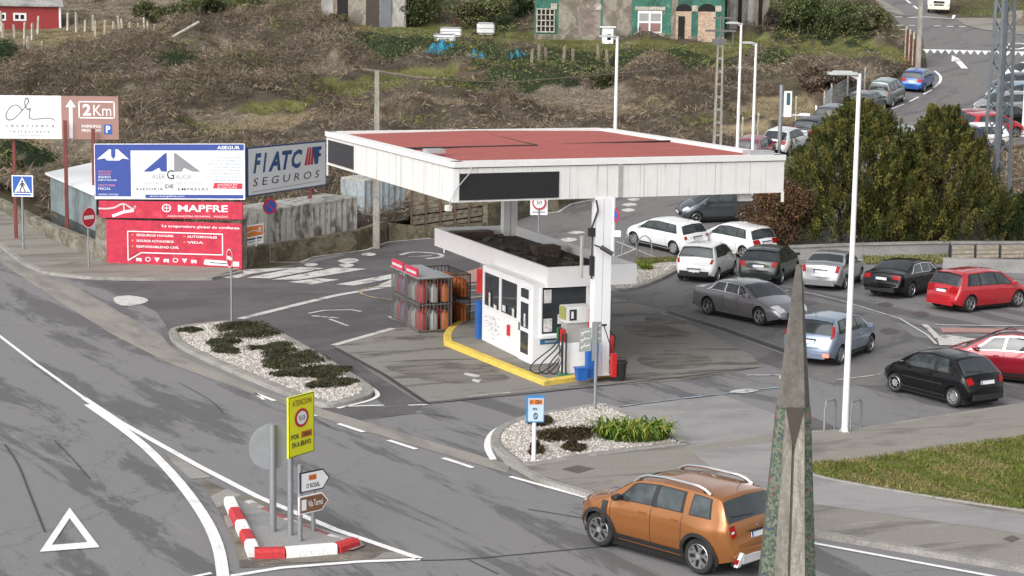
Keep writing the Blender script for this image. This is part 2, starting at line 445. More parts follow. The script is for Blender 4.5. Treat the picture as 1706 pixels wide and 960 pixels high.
m_paint = Mpatch('road_paint_white', [(.80, .79, .78), (.62, .61, .59)], sc=(.8, .8, .8), thr=(.55, .7), fine=18, bump=.05)
m_paint_old = Mpatch('road_paint_worn', [(.56, .545, .52), (.26, .245, .235)], sc=(.7, .7, .7), thr=(.52, .62), fine=14, bump=.05)
m_paint_blue = Mpatch('road_paint_blue', [(.33, .42, .47), (.22, .23, .24)], sc=(.7, .7, .7), thr=(.45, .6), fine=14, bump=.05)
m_paint_yel = Mpatch('kerb_paint_yellow', [(.72, .52, .10), (.50, .38, .13)], sc=(.6, .6, .6), thr=(.52, .68), fine=14, bump=.1)
m_paint_org = Mpatch('road_paint_yellow_worn', [(.48, .36, .16), (.25, .22, .17)], sc=(.6, .6, .6), thr=(.45, .6), fine=14, bump=.05)
m_paint_red = Mpatch('kerb_paint_red', [(.50, .045, .05), (.38, .06, .06)], sc=(.6, .6, .6), thr=(.5, .68), fine=14, bump=.05)
m_pink = Mpatch('faded_red_paving', [(.42, .24, .21), (.33, .22, .195)], sc=(1.5, 1.5, 1), thr=(.45, .6), fine=14, bump=.05)
m_oil = Mpatch('oil_stain', [(.07, .066, .062), (.12, .112, .10)], sc=(.8, .8, .8), thr=(.45, .6), fine=20)

# terrain: one sheet to the horizon, folded where the hill begins
xs = [-900, -300, -120, -60, -30, 0, 30, 60, 120, 300, 900]
ys = [-60, 0, 30, 60] + [k[0] for k in KN[1:-1]] + [110, 130, 150, 180, 230, 320, 500, 900, 1500]
mb = MB()
mb.add([(x, y, TH(y) - .01) for y in ys for x in xs],
       [(j * len(xs) + i, j * len(xs) + i + 1, (j + 1) * len(xs) + i + 1, (j + 1) * len(xs) + i) for j in range(len(ys) - 1) for i in range(len(xs) - 1)])
g = mb.build('ground', m_soil); g['kind'] = 'structure'

# road asphalt
far_L = gp([(-260, 300), (0, 378)])
near = [(-45, 12), (45, 12)]
road = near + [(45, 60), (45, 84.5)] + [tuple(G(1706, 330).xy)] + gp([(1300, 330), (760, 372), (718, 398), (645, 403), (612, 417), (521, 428), (495, 440), (400, 452), (176, 440), (94, 405), (0, 352), (-160, 300)]) + [(-45, 92)]
sheet('road', road, .0, m_asph)
sheet('side_street', gp([(640, 404), (718, 398), (760, 374), (900, 351), (951, 338), (987, 328), (1080, 300), (1215, 262), (1340, 225), (1440, 180), (1535, 128), (1545, 112), (1537, 60), (1500, 40), (1425, -40), (1500, -60),
      (1562, 24), (1590, 28), (1640, 48), (1760, 66), (1800, 100), (1800, 236), (1640, 244), (1560, 300), (1330, 408), (1200, 470), (1040, 520), (800, 500), (640, 440)]), .004, m_asph2)
# newer dark asphalt of the station entrance and the lanes either side of the planted islands
sheet('entrance_asphalt', gp([(150, 468), (345, 466), (400, 456), (500, 440), (645, 405), (740, 398), (800, 430), (800, 500), (745, 545), (655, 548), (555, 577), (620, 622), (700, 672), (640, 678), (610, 648), (520, 595), (480, 566), (392, 541), (285, 556), (260, 520)]), .008, m_asph_dark)
sheet('lane_asphalt', gp([(1020, 455), (1130, 476), (1340, 500), (1480, 530), (1560, 590), (1550, 650), (1380, 640), (1250, 600), (1180, 560), (1100, 520), (1020, 500)]), .008, m_asph2)
# forecourt slabs
sheet('forecourt', gp([(555, 577), (655, 548), (745, 543), (800, 520), (905, 640), (1015, 628), (1020, 497), (1105, 518), (1250, 592), (1270, 612), (1150, 634), (905, 652), (705, 672)]), .012, m_forec)
stn = [[(1040, 545), (1085, 540), (1150, 556), (1130, 566), (1060, 560)], [(1060, 600), (1110, 590), (1180, 596), (1175, 612), (1100, 617)], [(640, 570), (720, 565), (790, 590), (740, 600), (660, 588)], [(640, 612), (760, 606), (850, 632), (740, 640)],
       [(660, 640), (800, 640), (830, 648), (700, 652)], [(1075, 530), (1130, 528), (1150, 538), (1090, 540)]]
sheet('oil_stains', [smooth_poly(gp(p)) for p in stn[:2] + stn[3:4] + stn[5:]], .016, Mpatch('stained_concrete', [(.115, .107, .095), (.20, .185, .165)], sc=(1.6, .6, 1), rot=.3, thr=(.42, .56), fine=22))
mb = MB()
for a, b, w in (((1104, 523), (1300, 590), .3), ((550, 580), (705, 676), .12), ((705, 676), (1010, 640), .08), ((1010, 640), (1270, 614), .08)):
    pass
sheet('drain_channels', ribbon(gp([(1112, 522), (1200, 549), (1312, 588)]), .32) + ribbon(gp([(560, 582), (640, 626), (712, 674)]), .16) + ribbon(gp([(712, 674), (905, 655), (1100, 634), (1262, 614)]), .09), .018, M('drain_iron', (.045, .042, .04), .7))
sheet('channel_edges', ribbon(gp([(1104, 523), (1195, 551), (1308, 592)]), .10) + ribbon(gp([(1118, 519), (1206, 546), (1316, 584)]), .07), .021, m_kerb)
# patches and pits
sheet('road_patches', [gp(p) for p in ([(600, 700), (690, 690), (705, 672), (640, 680), (560, 676), (500, 690)], [(1290, 700), (1340, 690), (1420, 725), (1330, 728)])] , .010, m_asph_dark)
sheet('manhole_covers', [smooth_poly(gp(p)) for p in ([(1465, 553), (1483, 548), (1500, 554), (1482, 559)], [(1462, 508), (1476, 505), (1488, 509), (1475, 512)], [(1520, 523), (1536, 520), (1548, 525), (1533, 529)])], .014, M('manhole_iron', (.10, .085, .08), .7)); sheet('manhole_covers', [gp([(935, 791), (962, 784), (991, 790), (962, 798)]), gp([(1670, 908), (1686, 902), (1700, 908), (1684, 914)])], .126, M('manhole_iron', (.1,) * 3))
sheet('tar_seams', sum([ribbon(smooth_poly(gp(p), False, 3), w) for p, w in (([(440, 942), (600, 936), (760, 934), (900, 922), (1100, 905), (1290, 903)], .05), ([(8, 742), (30, 775), (52, 830), (75, 888)], .05), ([(482, 672), (510, 690), (548, 712)], .04), ([(780, 934), (830, 958)], .04), ([(990, 868), (930, 858), (880, 850)], .04), ([(90, 735), (120, 765), (150, 800)], .035), ([(620, 700), (700, 690), (760, 700)], .03), ([(300, 640), (350, 668), (372, 690)], .03))], []), .013, M('tar', (.06, .058, .06), .8))
# pale gutter strip along the far side of the road
sheet('gutter', gp([(-60, 380), (0, 415), (40, 445), (105, 468), (180, 510), (270, 562), (290, 585), (430, 652), (560, 690), (850, 776), (846, 790), (560, 706), (420, 658), (280, 606), (190, 560), (100, 505), (0, 436), (-60, 405)]), .012, m_gutter)

# ---- pavements (raised .12)
def pavement(name, pix_poly, mat, h=.12, skirt=True):
    poly = gp(pix_poly); o = sheet(name, poly, h, mat); return o
pav_l = [(-160, 300), (0, 352), (47, 382), (94, 406), (150, 430), (176, 441), (402, 451), (352, 465), (240, 466), (140, 463), (75, 455), (42, 440), (15, 420), (0, 408), (-120, 350)]
pavement('pavement', pav_l, m_conc)
kerb_line('kerb', gp([(402, 455), (352, 466), (240, 467), (140, 464), (75, 456), (42, 441), (15, 421), (0, 409), (-120, 351)]), .22, .125, m_kerb)
pav_r = gp([(872, 783), (1145, 750), (1300, 728), (1420, 722), (1560, 700), (1706, 678), (1900, 650), (1900, 990), (1706, 952), (1360, 893), (1270, 880), (1130, 855), (985, 828), (905, 802)])
sheet('pavement', pav_r, .12, m_conc)
kerb_line('kerb', gp([(845, 772), (872, 788), (905, 806), (985, 831), (1130, 857), (1270, 882), (1360, 895), (1706, 954), (1900, 992)]), .20, .125, m_kerb)
kerb_line('kerb', [tuple(p) for p in gp([(1145, 752), (1300, 730), (1420, 724), (1560, 702), (1706, 680), (1900, 652)])], .10, .122, m_kerb)
sheet('crossing_slab', gp([(1150, 760), (1300, 745), (1380, 800), (1560, 843), (1706, 868), (1706, 900), (1360, 850), (1200, 800)]), .124, m_conc_lt)
sheet('pale_slab', gp([(1012, 683), (1110, 670), (1205, 660), (1288, 690), (1345, 722), (1290, 730), (1145, 744)]), .006, m_conc_lt)
# the lawn
m_lawn = Mpatch('lawn_soil', [(.12, .12, .03), (.20, .165, .085), (.07, .085, .02)], sc=(1.2, 1.2, 1), thr=(.4, .62), fine=10, bump=.5)
lawn_poly = smooth_poly(gp([(1340, 783), (1420, 777), (1560, 757), (1706, 737), (1820, 722), (1900, 800), (1850, 880), (1706, 862), (1560, 840), (1430, 818), (1350, 800)]), n=3)
kerb_ring('lawn_kerb', lawn_poly, .12, .16, m_kerb, fillmat=m_lawn, fillname='lawn', fillz=.15)

# ---- planted islands
m_gravel = Mpatch('white_gravel', [(.40, .37, .33), (.24, .21, .18), (.52, .49, .45)], sc=(.16, .16, .16), thr=(.40, .6), fine=30, bump=.9, rough=.9)
isl1 = smooth_poly(gp([(283, 565), (287, 553), (330, 545), (392, 541), (450, 553), (482, 567), (545, 603), (608, 642), (622, 656), (612, 667), (562, 680), (520, 676), (430, 642), (345, 605), (298, 581)]))
isl2 = smooth_poly(gp([(817, 742), (824, 724), (846, 710), (885, 697), (935, 689), (992, 680), (1022, 683), (1085, 712), (1146, 744), (1120, 750), (1000, 766), (875, 785), (848, 774), (826, 757)]))
inn1 = kerb_ring('traffic_island', isl1, .30, .13, m_kerb, fillmat=m_gravel, fillname='gravel_bed', fillz=.125)
inn2 = kerb_ring('traffic_island', isl2, .25, .13, m_kerb, fillmat=m_gravel, fillname='gravel_bed', fillz=.125)
isl3 = smooth_poly(gp([(1010, 470), (1050, 452), (1092, 442), (1135, 440), (1120, 458), (1058, 484), (1020, 486)]), n=3)
inn3 = kerb_ring('traffic_island', isl3, .2, .13, m_kerb, fillmat=m_gravel, fillname='gravel_bed', fillz=.125)

# ---- station island with its yellow kerb
isl_s = smooth_poly(gp([(740, 577), (740, 563), (752, 549), (775, 538), (810, 530)]), closed=False, n=4) + gp([(900, 500), (1010, 560), (1022, 628), (907, 645), (820, 610)])
kerb_ring('station_island', isl_s, .28, .17, m_paint_yel, fillmat=m_conc, fillname='station_pavement', fillz=.168)

# ---- markings
mk = []
mk += ribbon(gp([(-60, 520), (0, 562), (60, 608), (140, 665)]), .12)                       # thin centre line
mk2 = ribbon(smooth_poly(gp([(147, 676), (225, 732), (285, 790), (335, 855), (362, 910), (372, 965), (376, 1000)]), False, 4), .25)
mk += ribbon(gp([(140, 665), (200, 705), (330, 778), (430, 830), (560, 885), (700, 933)]), .18)
mk += ribbon(gp([(385, 962), (470, 948), (600, 938), (700, 934)]), .16)
mk += ribbon(gp([(300, 968), (352, 957)]), .12)
mk += dashes(gp([(425, 657), (510, 690), (640, 733), (760, 772), (790, 782)]), .15, 1.25, 1.15)
mk += ribbon(gp([(850, 796), (900, 810), (985, 833), (1130, 858), (1270, 885), (1360, 908), (1706, 972)]), .14)
mk += ribbon(smooth_poly(gp([(822, 768), (812, 745), (822, 722), (852, 706)]), False, 4), .18)
mk += ribbon(smooth_poly(gp([(520, 598), (600, 638), (628, 656), (618, 668), (562, 682)]), False, 4), .14)
mk += ribbon(gp([(575, 679), (640, 677)]), .10) + ribbon(gp([(680, 677), (712, 676)]), .10)
mk += ribbon(gp([(440, 668), (425, 657)]), .1)
# white triangle
tri = gp([(66, 922), (166, 914), (116, 848)]); ti = [tuple(Vector(p) * .60 + Vector(((tri[0][0] + tri[1][0] + tri[2][0]) / 3, (tri[0][1] + tri[1][1] + tri[2][1]) / 3)) * .40) for p in tri]
for i in range(3): mk.append([tri[i], tri[(i + 1) % 3], ti[(i + 1) % 3], ti[i]])
sheet('road_markings', mk, .020, m_paint); sheet('road_markings', mk2, .024, m_paint)
mo = []
mo += ribbon(gp([(400, 533), (505, 507), (560, 494), (640, 480)]), .35)                         # station entrance stop line
mo += ribbon(gp([(556, 577), (655, 549)]), .28)
mo += [gp(p) for p in ([(345, 462), (400, 449), (495, 446), (420, 456), (395, 464)], [(410, 463), (500, 445), (540, 447), (450, 464)], [(452, 466), (560, 446), (612, 448), (500, 466)], [(480, 470), (530, 464), (565, 466), (520, 474)],
                       [(560, 474), (700, 448), (730, 450), (590, 476)], [(620, 480), (660, 462), (700, 458), (655, 478)])]
mo += sum([ribbon(gp([(x0, y0), (x1, y1)]), .30) for x0, y0, x1, y1 in ((470, 462, 640, 437), (505, 468, 690, 441), (550, 473, 735, 446), (600, 477, 760, 453))], []) if False else []
mo += [smooth_poly(gp(p)) for p in ([(562, 435), (583, 430), (598, 434), (580, 439)], [(564, 442), (580, 439), (590, 442), (577, 446)], [(602, 424), (615, 421), (627, 424), (614, 427)], [(506, 441), (520, 438), (530, 441), (517, 444)])]
mo += ribbon(smooth_poly(gp([(667, 425), (690, 420), (730, 423), (735, 428), (710, 431)]), False), .22) + ribbon(gp([(680, 428), (720, 426)]), .14)
mo += ribbon(gp([(448, 437), (500, 437), (521, 428), (612, 416), (645, 403), (718, 397)]), .14) + ribbon(gp([(760, 380), (900, 356), (930, 353), (951, 340), (987, 333)]), .14)
mo += ribbon(gp([(514, 524), (540, 519), (586, 518), (602, 521)]), .16) + ribbon(gp([(520, 528), (565, 532)]), .2) + ribbon(gp([(548, 533), (580, 545)]), .12)
mo += ribbon(gp([(648, 529), (690, 549)]), .14)
mo += [smooth_poly(gp(p)) for p in ([(190, 498), (210, 494), (240, 498), (245, 505), (215, 512), (195, 508)],)]
mo += [smooth_poly(gp(p)) for p in ([(1036, 341), (1050, 338), (1062, 341), (1050, 344)], [(1035, 350), (1048, 347), (1058, 350), (1046, 353)], [(1045, 332), (1058, 330), (1066, 332), (1056, 335)], [(933, 400), (948, 396), (962, 399), (948, 403)], [(945, 388), (960, 385), (975, 387), (960, 390)])]
mo += ribbon(gp([(1025, 428), (1060, 414)]), .1) + ribbon(gp([(1027, 402), (1092, 428)]), .1)
mo += [gp(p) for p in ([(776, 622), (800, 628), (795, 632), (772, 626)], [(788, 633), (802, 635), (797, 640), (786, 637)])]
mo += ribbon(gp([(1340, 488), (1400, 502), (1500, 533), (1545, 560), (1560, 575)]), .10) + ribbon(gp([(850, 656), (780, 663)]), .08)
mo += ribbon(gp([(1245, 627), (1345, 627)]), .12) + [gp([(1298, 627), (1308, 627), (1308, 634), (1298, 634)])]
mo += ribbon(gp([(1388, 636), (1465, 626)]), .08)
mo += ribbon(gp([(1558, 543), (1706, 545)]), .15) + [gp([(1560, 562), (1580, 560), (1640, 568), (1630, 578), (1565, 577)])]
sheet('worn_markings', ribbon(smooth_poly(gp([(1540, 543), (1556, 558), (1562, 566)]), False), .22), .036, m_paint_old)
mo += [smooth_poly(gp([(1215, 655), (1240, 650), (1265, 652), (1240, 657)]))]
sheet('worn_markings', mo, .024, m_paint_old)
sheet('blue_markings', dashes(gp([(1005, 683), (1110, 669), (1240, 654), (1300, 647)]), .10, 1.3, .15), .026, m_paint_blue)
sheet('worn_yellow_markings', ribbon(smooth_poly(gp([(700, 470), (650, 473), (607, 483), (602, 491), (630, 499), (680, 503)]), False), .12) + ribbon(gp([(1044, 470), (1058, 486)]), .08), .030, m_paint_org)
sheet('faded_red_strip', [gp([(735, 466), (803, 445), (803, 468), (760, 474)]), gp([(1566, 548), (1690, 550), (1690, 557), (1570, 556)])], .028, m_pink)
# striped bay lines right of the bottle cages
sheet('bay_lines', sum([ribbon(gp([(765, 476 + 12 * i), (803, 474 + 11 * i)]), .16) for i in range(5)], []), .032, m_paint_old)
# splitter island nose surfaces
sheet('splitter_paving', gp([(270, 752), (330, 795), (385, 820), (430, 834), (560, 890), (690, 932), (600, 936), (400, 948), (388, 900), (360, 845), (330, 800), (280, 765)]), .010, Mpatch('splitter_soil', [(.20, .18, .15), (.12, .105, .09), (.36, .33, .28)], sc=(1, 1, 1), thr=(.45, .6), fine=14))
sheet('splitter_gravel', [gp([(272, 754), (300, 765), (352, 797), (318, 800), (290, 775)]), gp([(350, 829), (378, 816), (402, 826), (376, 838), (362, 848)]), gp([(372, 862), (382, 860), (392, 876), (380, 882)]), gp([(640, 922), (672, 922), (690, 930), (620, 934)])], .014, m_kerb)
# hillside markings
mh = []
mh += sum([ribbon(gp([(x, y), (x + 11, y)]), .3) for x, y in ((1474, 28), (1492, 28), (1512, 29), (1556, 43), (1578, 44), (1598, 44), (1494, 42), (1514, 42), (1500, 49))], [])
mh += ribbon(gp([(1512, 29), (1545, 28), (1587, 31), (1590, 25)]), .3)
mh += dashes(gp([(1510, 0), (1532, 17)]), .25, 2.5, 2.0)
for i in range(15):
    x = 1538 + i * 12.2
    mh.append(gp([(x, 82 + i * .35), (x + 12, 82 + i * .35), (x + 6, 89 + i * .35)]))
mh += ribbon(gp([(1537, 82), (1715, 86.5)]), .25)
mh += [gp([(1586, 92), (1597, 97), (1602, 102), (1585, 102)])] + ribbon(gp([(1594, 99), (1607, 114)]), .5)
mh += dashes(gp([(1566, 138), (1552, 150), (1510, 172), (1478, 184)]), .16, 2.2, 1.2) + ribbon(smooth_poly(gp([(1557, 118), (1566, 126), (1566, 136), (1555, 146)]), False), .2)
mh += ribbon(smooth_poly(gp([(1676, 76), (1690, 72), (1706, 73), (1712, 77), (1700, 81), (1682, 81), (1676, 76)]), False), .35)
sheet('road_markings', mh, .03, m_paint)
sheet('side_pavement', gp([(1590, 30), (1640, 30), (1706, 32), (1706, 58), (1640, 50), (1610, 43)]), .05, m_conc)
sheet('side_pavement', gp([(1440, -30), (1470, 0), (1512, 26), (1500, 26), (1455, 10), (1425, -20)]), .05, m_conc)
# ================================================================== PETROL STATION
m_pipe = M('pale_pipe', (.34, .33, .30), .6)
m_white = Mpatch('white_fascia', [(.74, .735, .72), (.64, .62, .58), (.81, .80, .79)], sc=(.5, .5, 5), thr=(.6, .8), fine=2, famp=.04, rough=.5, bump=.0)
m_wfresh = M('white_enamel', (.79, .79, .80), .35, var=.03)
m_dirty = Mpatch('stained_white_sheet', [(.72, .715, .695), (.42, .35, .26), (.62, .59, .54)], sc=(.26, .26, 7.0), thr=(.55, .72), fine=2.5, famp=.035, rough=.5, bump=0)
m_redroof = Mpatch('red_roof_sheet', [(.36, .092, .076), (.32, .082, .07), (.39, .115, .095)], sc=(5, 5, 1), rot=1.9, thr=(.4, .7), fine=3, famp=.06, rough=.65, bump=.05)
m_black = M('black_panel', (.018, .018, .02), .45)
m_glass = M('window_glass', (.030, .036, .042), .05, var=.1, ior=1.6)
m_steel = M('grey_steel', (.42, .43, .44), .45, .3)
m_galv = M('galvanised_steel', (.30, .315, .33), .5, .5, var=.1)
m_dark = M('dark_plastic', (.025, .025, .027), .5)
m_red = M('red_enamel', (.55, .02, .02), .35)
m_blue = M('blue_plastic', (.02, .12, .42), .4)
m_wpost = M('white_lacquered_steel', (.78, .78, .79), .4, var=.05)
m_roofblk = Mpatch('bitumen_roof', [(.05, .046, .042), (.085, .07, .055), (.11, .09, .05)], sc=(1.2, .8, 1), thr=(.42, .6), fine=8, rough=.95, bump=.4)
Z = Vector((0, 0, 1))

# frame of the station: near corner of the canopy, unit vectors along its front and its long side
ZB, ZT = 5.65, 6.84
n0 = P(755, 337, ZB); r0 = P(1305, 320, ZB); l0 = P(544, 273, ZB)
ef = (r0 - n0); es = (l0 - n0); LF, LS = ef.length, es.length
ef.z = 0; es.z = 0; ef.normalize(); es.normalize()
def ST(a, b, z=0.0): return Vector((n0.x, n0.y, 0)) + ef * a + es * b + Z * z
def onfr(px, py=300):
    d = ray(px, py); nn = Vector((ef.y, -ef.x, 0)); tt_ = (n0 - CAMP).dot(nn) / d.dot(nn); return (CAMP + d * tt_ - n0).dot(ef)
can = thing('station_canopy', 'flat red roofed petrol station canopy with stained white fascia on white columns', 'canopy', ST(LF / 2, LS / 2, 0))
c = [n0, r0, r0 + es * LS, n0 + es * LS]
# fascia as four slabs with a slim upstand and gutter line
th = .18
def fascia_side(a, b, nm='fascia', mt=m_dirty):
    a = Vector(a); b = Vector(b); d = (b - a).normalized(); nn = Vector((d.y, -d.x, 0))
    mb = MB(); mb.frame_box(a, b - a, -nn * th, Z * (ZT - ZB - .20)); o = mb.build(nm, mt, can)
    mb = MB(); mb.frame_box(a + nn * .06 + Z * (ZT - ZB - .17), b - a, -nn * (th + .2), Z * .17); mb.build('roof_edge', m_white, can)
    n = max(2, int((b - a).length / 1.25)); mb = MB()
    for i in range(1, n):
        p = a + (b - a) * (i / n); mb.frame_box(p - d * .008 + nn * .004 + Z * .02, d * .016, -nn * .01, Z * (ZT - ZB - .24))
    mb.build('panel_joint', M('joint_grey', (.40, .385, .36), .7), can, split=True)
for i, (a, b) in enumerate(((c[0], c[1]), (c[1], c[2]), (c[2], c[3]), (c[3], c[0]))):
    fascia_side(a + Z * 0, b + Z * 0)
i4 = [ST(.34, .34), ST(LF - .34, .34), ST(LF - .34, LS - .34), ST(.34, LS - .34)]
mb = MB(); mid = [ST(LF * .5, .34), ST(LF * .5, LS - .34)]
zr, zm = ZT - .10, ZT - .02
V = [i4[0] + Z * zr, mid[0] + Z * zm, mid[1] + Z * zm, i4[3] + Z * zr, i4[1] + Z * zr, i4[2] + Z * zr]
mb.add(V, [(0, 1, 2, 3), (1, 4, 5, 2)]); mb.build('roof', m_redroof, can)
mb = MB()
for k in range(1, 18):          # standing seams along the fall
    b = .34 + (LS - .68) * k / 18
    mb.tube([ST(.4, b, zr), ST(LF * .5, b, zm), ST(LF - .4, b, zr)], .008, 4)
mb.build('roof_seams', m_redroof, can)
mb = MB(); mb.tube([ST(.36, LS * .42, zr + .03), ST(LF - .5, LS * .52, zr + .05)], .035, 5); mb.tube([ST(.36, LS * .46, zr + .03), ST(LF * .45, LS * .42, zr + .09), ST(LF * .5, LS * .98, zr + .05)], .02, 5)
mb.build('roof_cable', m_dark, can)
mb = MB(); mb.frame_box(ST(.25, 3.2, ZT), ef * .6, es * .45, Z * .12); mb.frame_box(ST(LF - 1.2, .15, ZT), ef * .9, es * .5, Z * .12); mb.build('roof_lamp', m_steel, can, split=True)
mb = MB(); mb.frame_box(ST(.2, .2, ZB + .08), ef * (LF - .4), es * (LS - .4), Z * .06); mb.build('soffit', m_white, can)
# blank black display panels
def onfront(px0, px1, v0, v1, nm='display_panel'):
    a0, a1 = [onfr(px) for px in (px0, px1)]
    mb = MB(); mb.frame_box(ST(a0, -.03, ZB + v0), ef * (a1 - a0), es * .05, Z * (v1 - v0)); mb.build(nm, m_black, can)
onfront(765, 931, .06, .84)
mb = MB(); mb.frame_box(ST(-.03, LS - 3.6, ZB + .10), es * 3.3, ef * .05, Z * .80); mb.build('display_panel', m_black, can)
# left-over cable drop on the near corner and brackets
mb = MB(); mb.tube([ST(.55, -.04, ZT - .1), ST(.5, -.12, ZT - .3), ST(.1, -.1, ZB + .45), ST(-.1, -.02, ZB + .05), ST(-.12, -.02, ZB - .25)], .018, 5); mb.build('loose_cable', m_steel, can)
mb = MB()
a = onfr(1032); mb.frame_box(ST(a - .05, -.05, ZB + .02), ef * .12, es * .05, Z * 1.12); mb.build('downpipe', M('grey_pipe', (.38, .37, .34), .6), can)
mb = MB(); mb.frame_box(ST(LF - .06, -.02, ZB - .3), ef * .08, es * .06, Z * .32); mb.frame_box(ST(-.02, LS - .1, ZB - .4), ef * .06, es * .05, Z * .45); mb.frame_box(ST(-.18, .05, ZB - .25), ef * .16, es * .2, Z * .16)
mb.frame_box(ST(LF - 1.4, .4, ZB - .28), ef * .45, es * .15, Z * .3); mb.build('bracket', m_white, can, split=True)

# columns
cb = P(1003, 631, .17)
ca, cbb = (cb - ST(0, 0, 0)).dot(ef) + .16, (cb - ST(0, 0, 0)).dot(es)
def column(a, b, z0, z1):
    mb = MB(); mb.frame_box(ST(a - .29, b, z0), ef * .25, es * .34, Z * (z1 - z0)); mb.frame_box(ST(a + .01, b, z0), ef * .25, es * .34, Z * (z1 - z0))
    mb.frame_box(ST(a - .06, b + .05, z0), ef * .09, es * .24, Z * (z1 - z0)); mb.frame_box(ST(a - .34, b - .04, z0), ef * .68, es * .44, Z * .03)
    return mb.build('column', m_wfresh, can)
column(ca, cbb, .17, ZB)
mb = MB(); mb.tube([ST(ca - .62, cbb + .3, 3.2), ST(ca - .62, cbb + .3, 4.5)], .06, 6); mb.build('vent_pipe', m_pipe, can)
p2 = P(820, 398, 2.9); column((p2 - ST(0, 0)).dot(ef), (p2 - ST(0, 0)).dot(es), .17, ZB)
# conduit, junction box and floodlight on the near column
mb = MB(); mb.tube([ST(ca - .36, cbb + .1, 3.2), ST(ca - .36, cbb + .1, 4.7)], .03, 6)
mb.frame_box(ST(ca - .5, cbb, 4.5), ef * .2, es * .15, Z * .25); mb.frame_box(ST(ca - .42, cbb, 3.3), ef * .10, es * .15, Z * .6)
mb.tube([ST(ca - .42, cbb + .05, 4.7), ST(ca - .25, cbb - .05, 5.3), ST(ca - .3, cbb, 5.6)], .03, 5); mb.build('conduit', m_dark, can)
mb = MB(); mb.tube([ST(ca - .35, cbb - .05, 4.25), ST(ca - .1, cbb - .3, 4.15)], .025, 5); mb.tube([ST(ca - .2, cbb - .22, 4.2), ST(ca + .1, cbb - .45, 4.0)], .07, 8); mb.build('security_camera', m_dark, can)

# ---- kiosk
K0 = P(884, 611, .168); kd = [(K0 - ST(0, 0)).dot(e) for e in (ef, es)]
kf = P(910, 482, 2.62); kfa, kfb = (kf - ST(0, 0)).dot(ef), (kf - ST(0, 0)).dot(es)
kr = P(1063, 475, 2.62); kra = (kr - ST(0, 0)).dot(ef); kl = P(720, 413, 2.62); klb = (kl - ST(0, 0)).dot(es) + .5
kio = thing('kiosk', 'small white flat roofed petrol kiosk with dark windows under the canopy', 'kiosk', ST(kd[0], kd[1], .16))
KW, KD = 2.75, 4.7
def KK(a, b, z=0.0): return ST(kd[0] + a, kd[1] + b, z)
zb = .168
mb = MB(); mb.frame_box(KK(0, 0, zb), ef * KW, es * KD, Z * (2.75 - zb)); 
kw = mb.build('wall', m_wfresh, kio)
FA, FZ0, FZ1 = kfa, 2.62, 3.27
ring = [ST(kfa, kfb), ST(kra, kfb), ST(kra, klb), ST(kfa, klb)]
for i in range(4):
    a, b = ring[i], ring[(i + 1) % 4]; d = (b - a).normalized(); nn = Vector((d.y, -d.x, 0))
    mb = MB(); mb.frame_box(a + Z * FZ0, (b - a), -nn * .08, Z * (FZ1 - FZ0)); mb.build('fascia', m_wfresh, kio)
mb = MB(); mb.frame_box(ST(kfa + .09, kfb + .09, FZ0 + .02), ef * (kra - kfa - .18), es * (klb - kfb - .18), Z * .30); mb.build('roof', m_roofblk, kio)
mb = MB()
for k in range(9): b = kfb + .5 + k * .45; mb.frame_box(ST(kfa + .15, b, FZ0 + .33), ef * (kra - kfa - .3), es * .05, Z * .03)
mb.build('roof_ribs', m_roofblk, kio)
mb = MB()
for k in range(40):
    a, b = random.uniform(kfa + .3, kra - .4), random.uniform(kfb + 2.2, klb - .4)
    mb.box(ST(a, b, FZ0 + .36), (random.uniform(.1, .7), random.uniform(.06, .25), random.uniform(.03, .12)), random.uniform(0, 3))
mb.build('roof_debris', Mpatch('rusty_debris', [(.12, .10, .075), (.05, .045, .04), (.30, .27, .22)], sc=(.8, .8, .8), thr=(.4, .6), fine=6), kio)['kind'] = 'stuff'
mb = MB(); mb.frame_box(ST(kfa + .5, klb - .8, FZ0 + .33), ef * 1.6, es * .6, Z * .22); mb.frame_box(ST(kra - 1.5, kfb + 5.0, FZ0 + .33), ef * .9, es * .7, Z * .3); mb.build('roof_box', M('rust_brown', (.09, .06, .045), .8, var=.4), kio, split=True)
# left face (long side): windows and door; the face looks along -ef
def left_pane(b0, b1, z0, z1, name, mt=m_glass, frame=True, d=.02):
    mb = MB(); mb.frame_box(KK(-d, b1, z0), es * (b0 - b1), ef * d, Z * (z1 - z0)); pane_o = mb.build(name, mt, kio)
    if frame:
        mb = MB(); t = .05
        for (c0, c1, y0, y1) in ((b0 - t, b1 + t, z0 - t, z0), (b0 - t, b1 + t, z1, z1 + t), (b0 - t, b0, z0, z1), (b1, b1 + t, z0, z1)):
            mb.frame_box(KK(-.045, c0, y0), es * (c1 - c0), ef * .045, Z * (y1 - y0))
        mb.build('frame', m_wpost, pane_o)
left_pane(2.98, 4.42, 1.42, 2.56, 'window'); left_pane(1.32, 2.80, 1.42, 2.56, 'window')
mb = MB(); mb.frame_box(KK(-.05, .10, zb), es * 1.05, ef * .05, Z * 2.42); door = mb.build('door', m_wpost, kio)
for (z0, z1) in ((.42, 1.12), (1.25, 2.05), (2.2, 2.5)):
    mb = MB(); mb.frame_box(KK(-.062, .27, z0), es * .66, ef * .02, Z * (z1 - z0)); mb.build('door_pane', m_glass, door)
mb = MB(); mb.frame_box(KK(-.09, 1.02, 1.1), es * .03, ef * .05, Z * .25); mb.build('door_handle', m_dark, door)
m_paper = Mpatch('notice_paper', [(.62, .62, .60), (.40, .42, .44), (.55, .3, .28)], sc=(.12, .12, .12), thr=(.5, .6), fine=9, bump=0)
mb = MB()
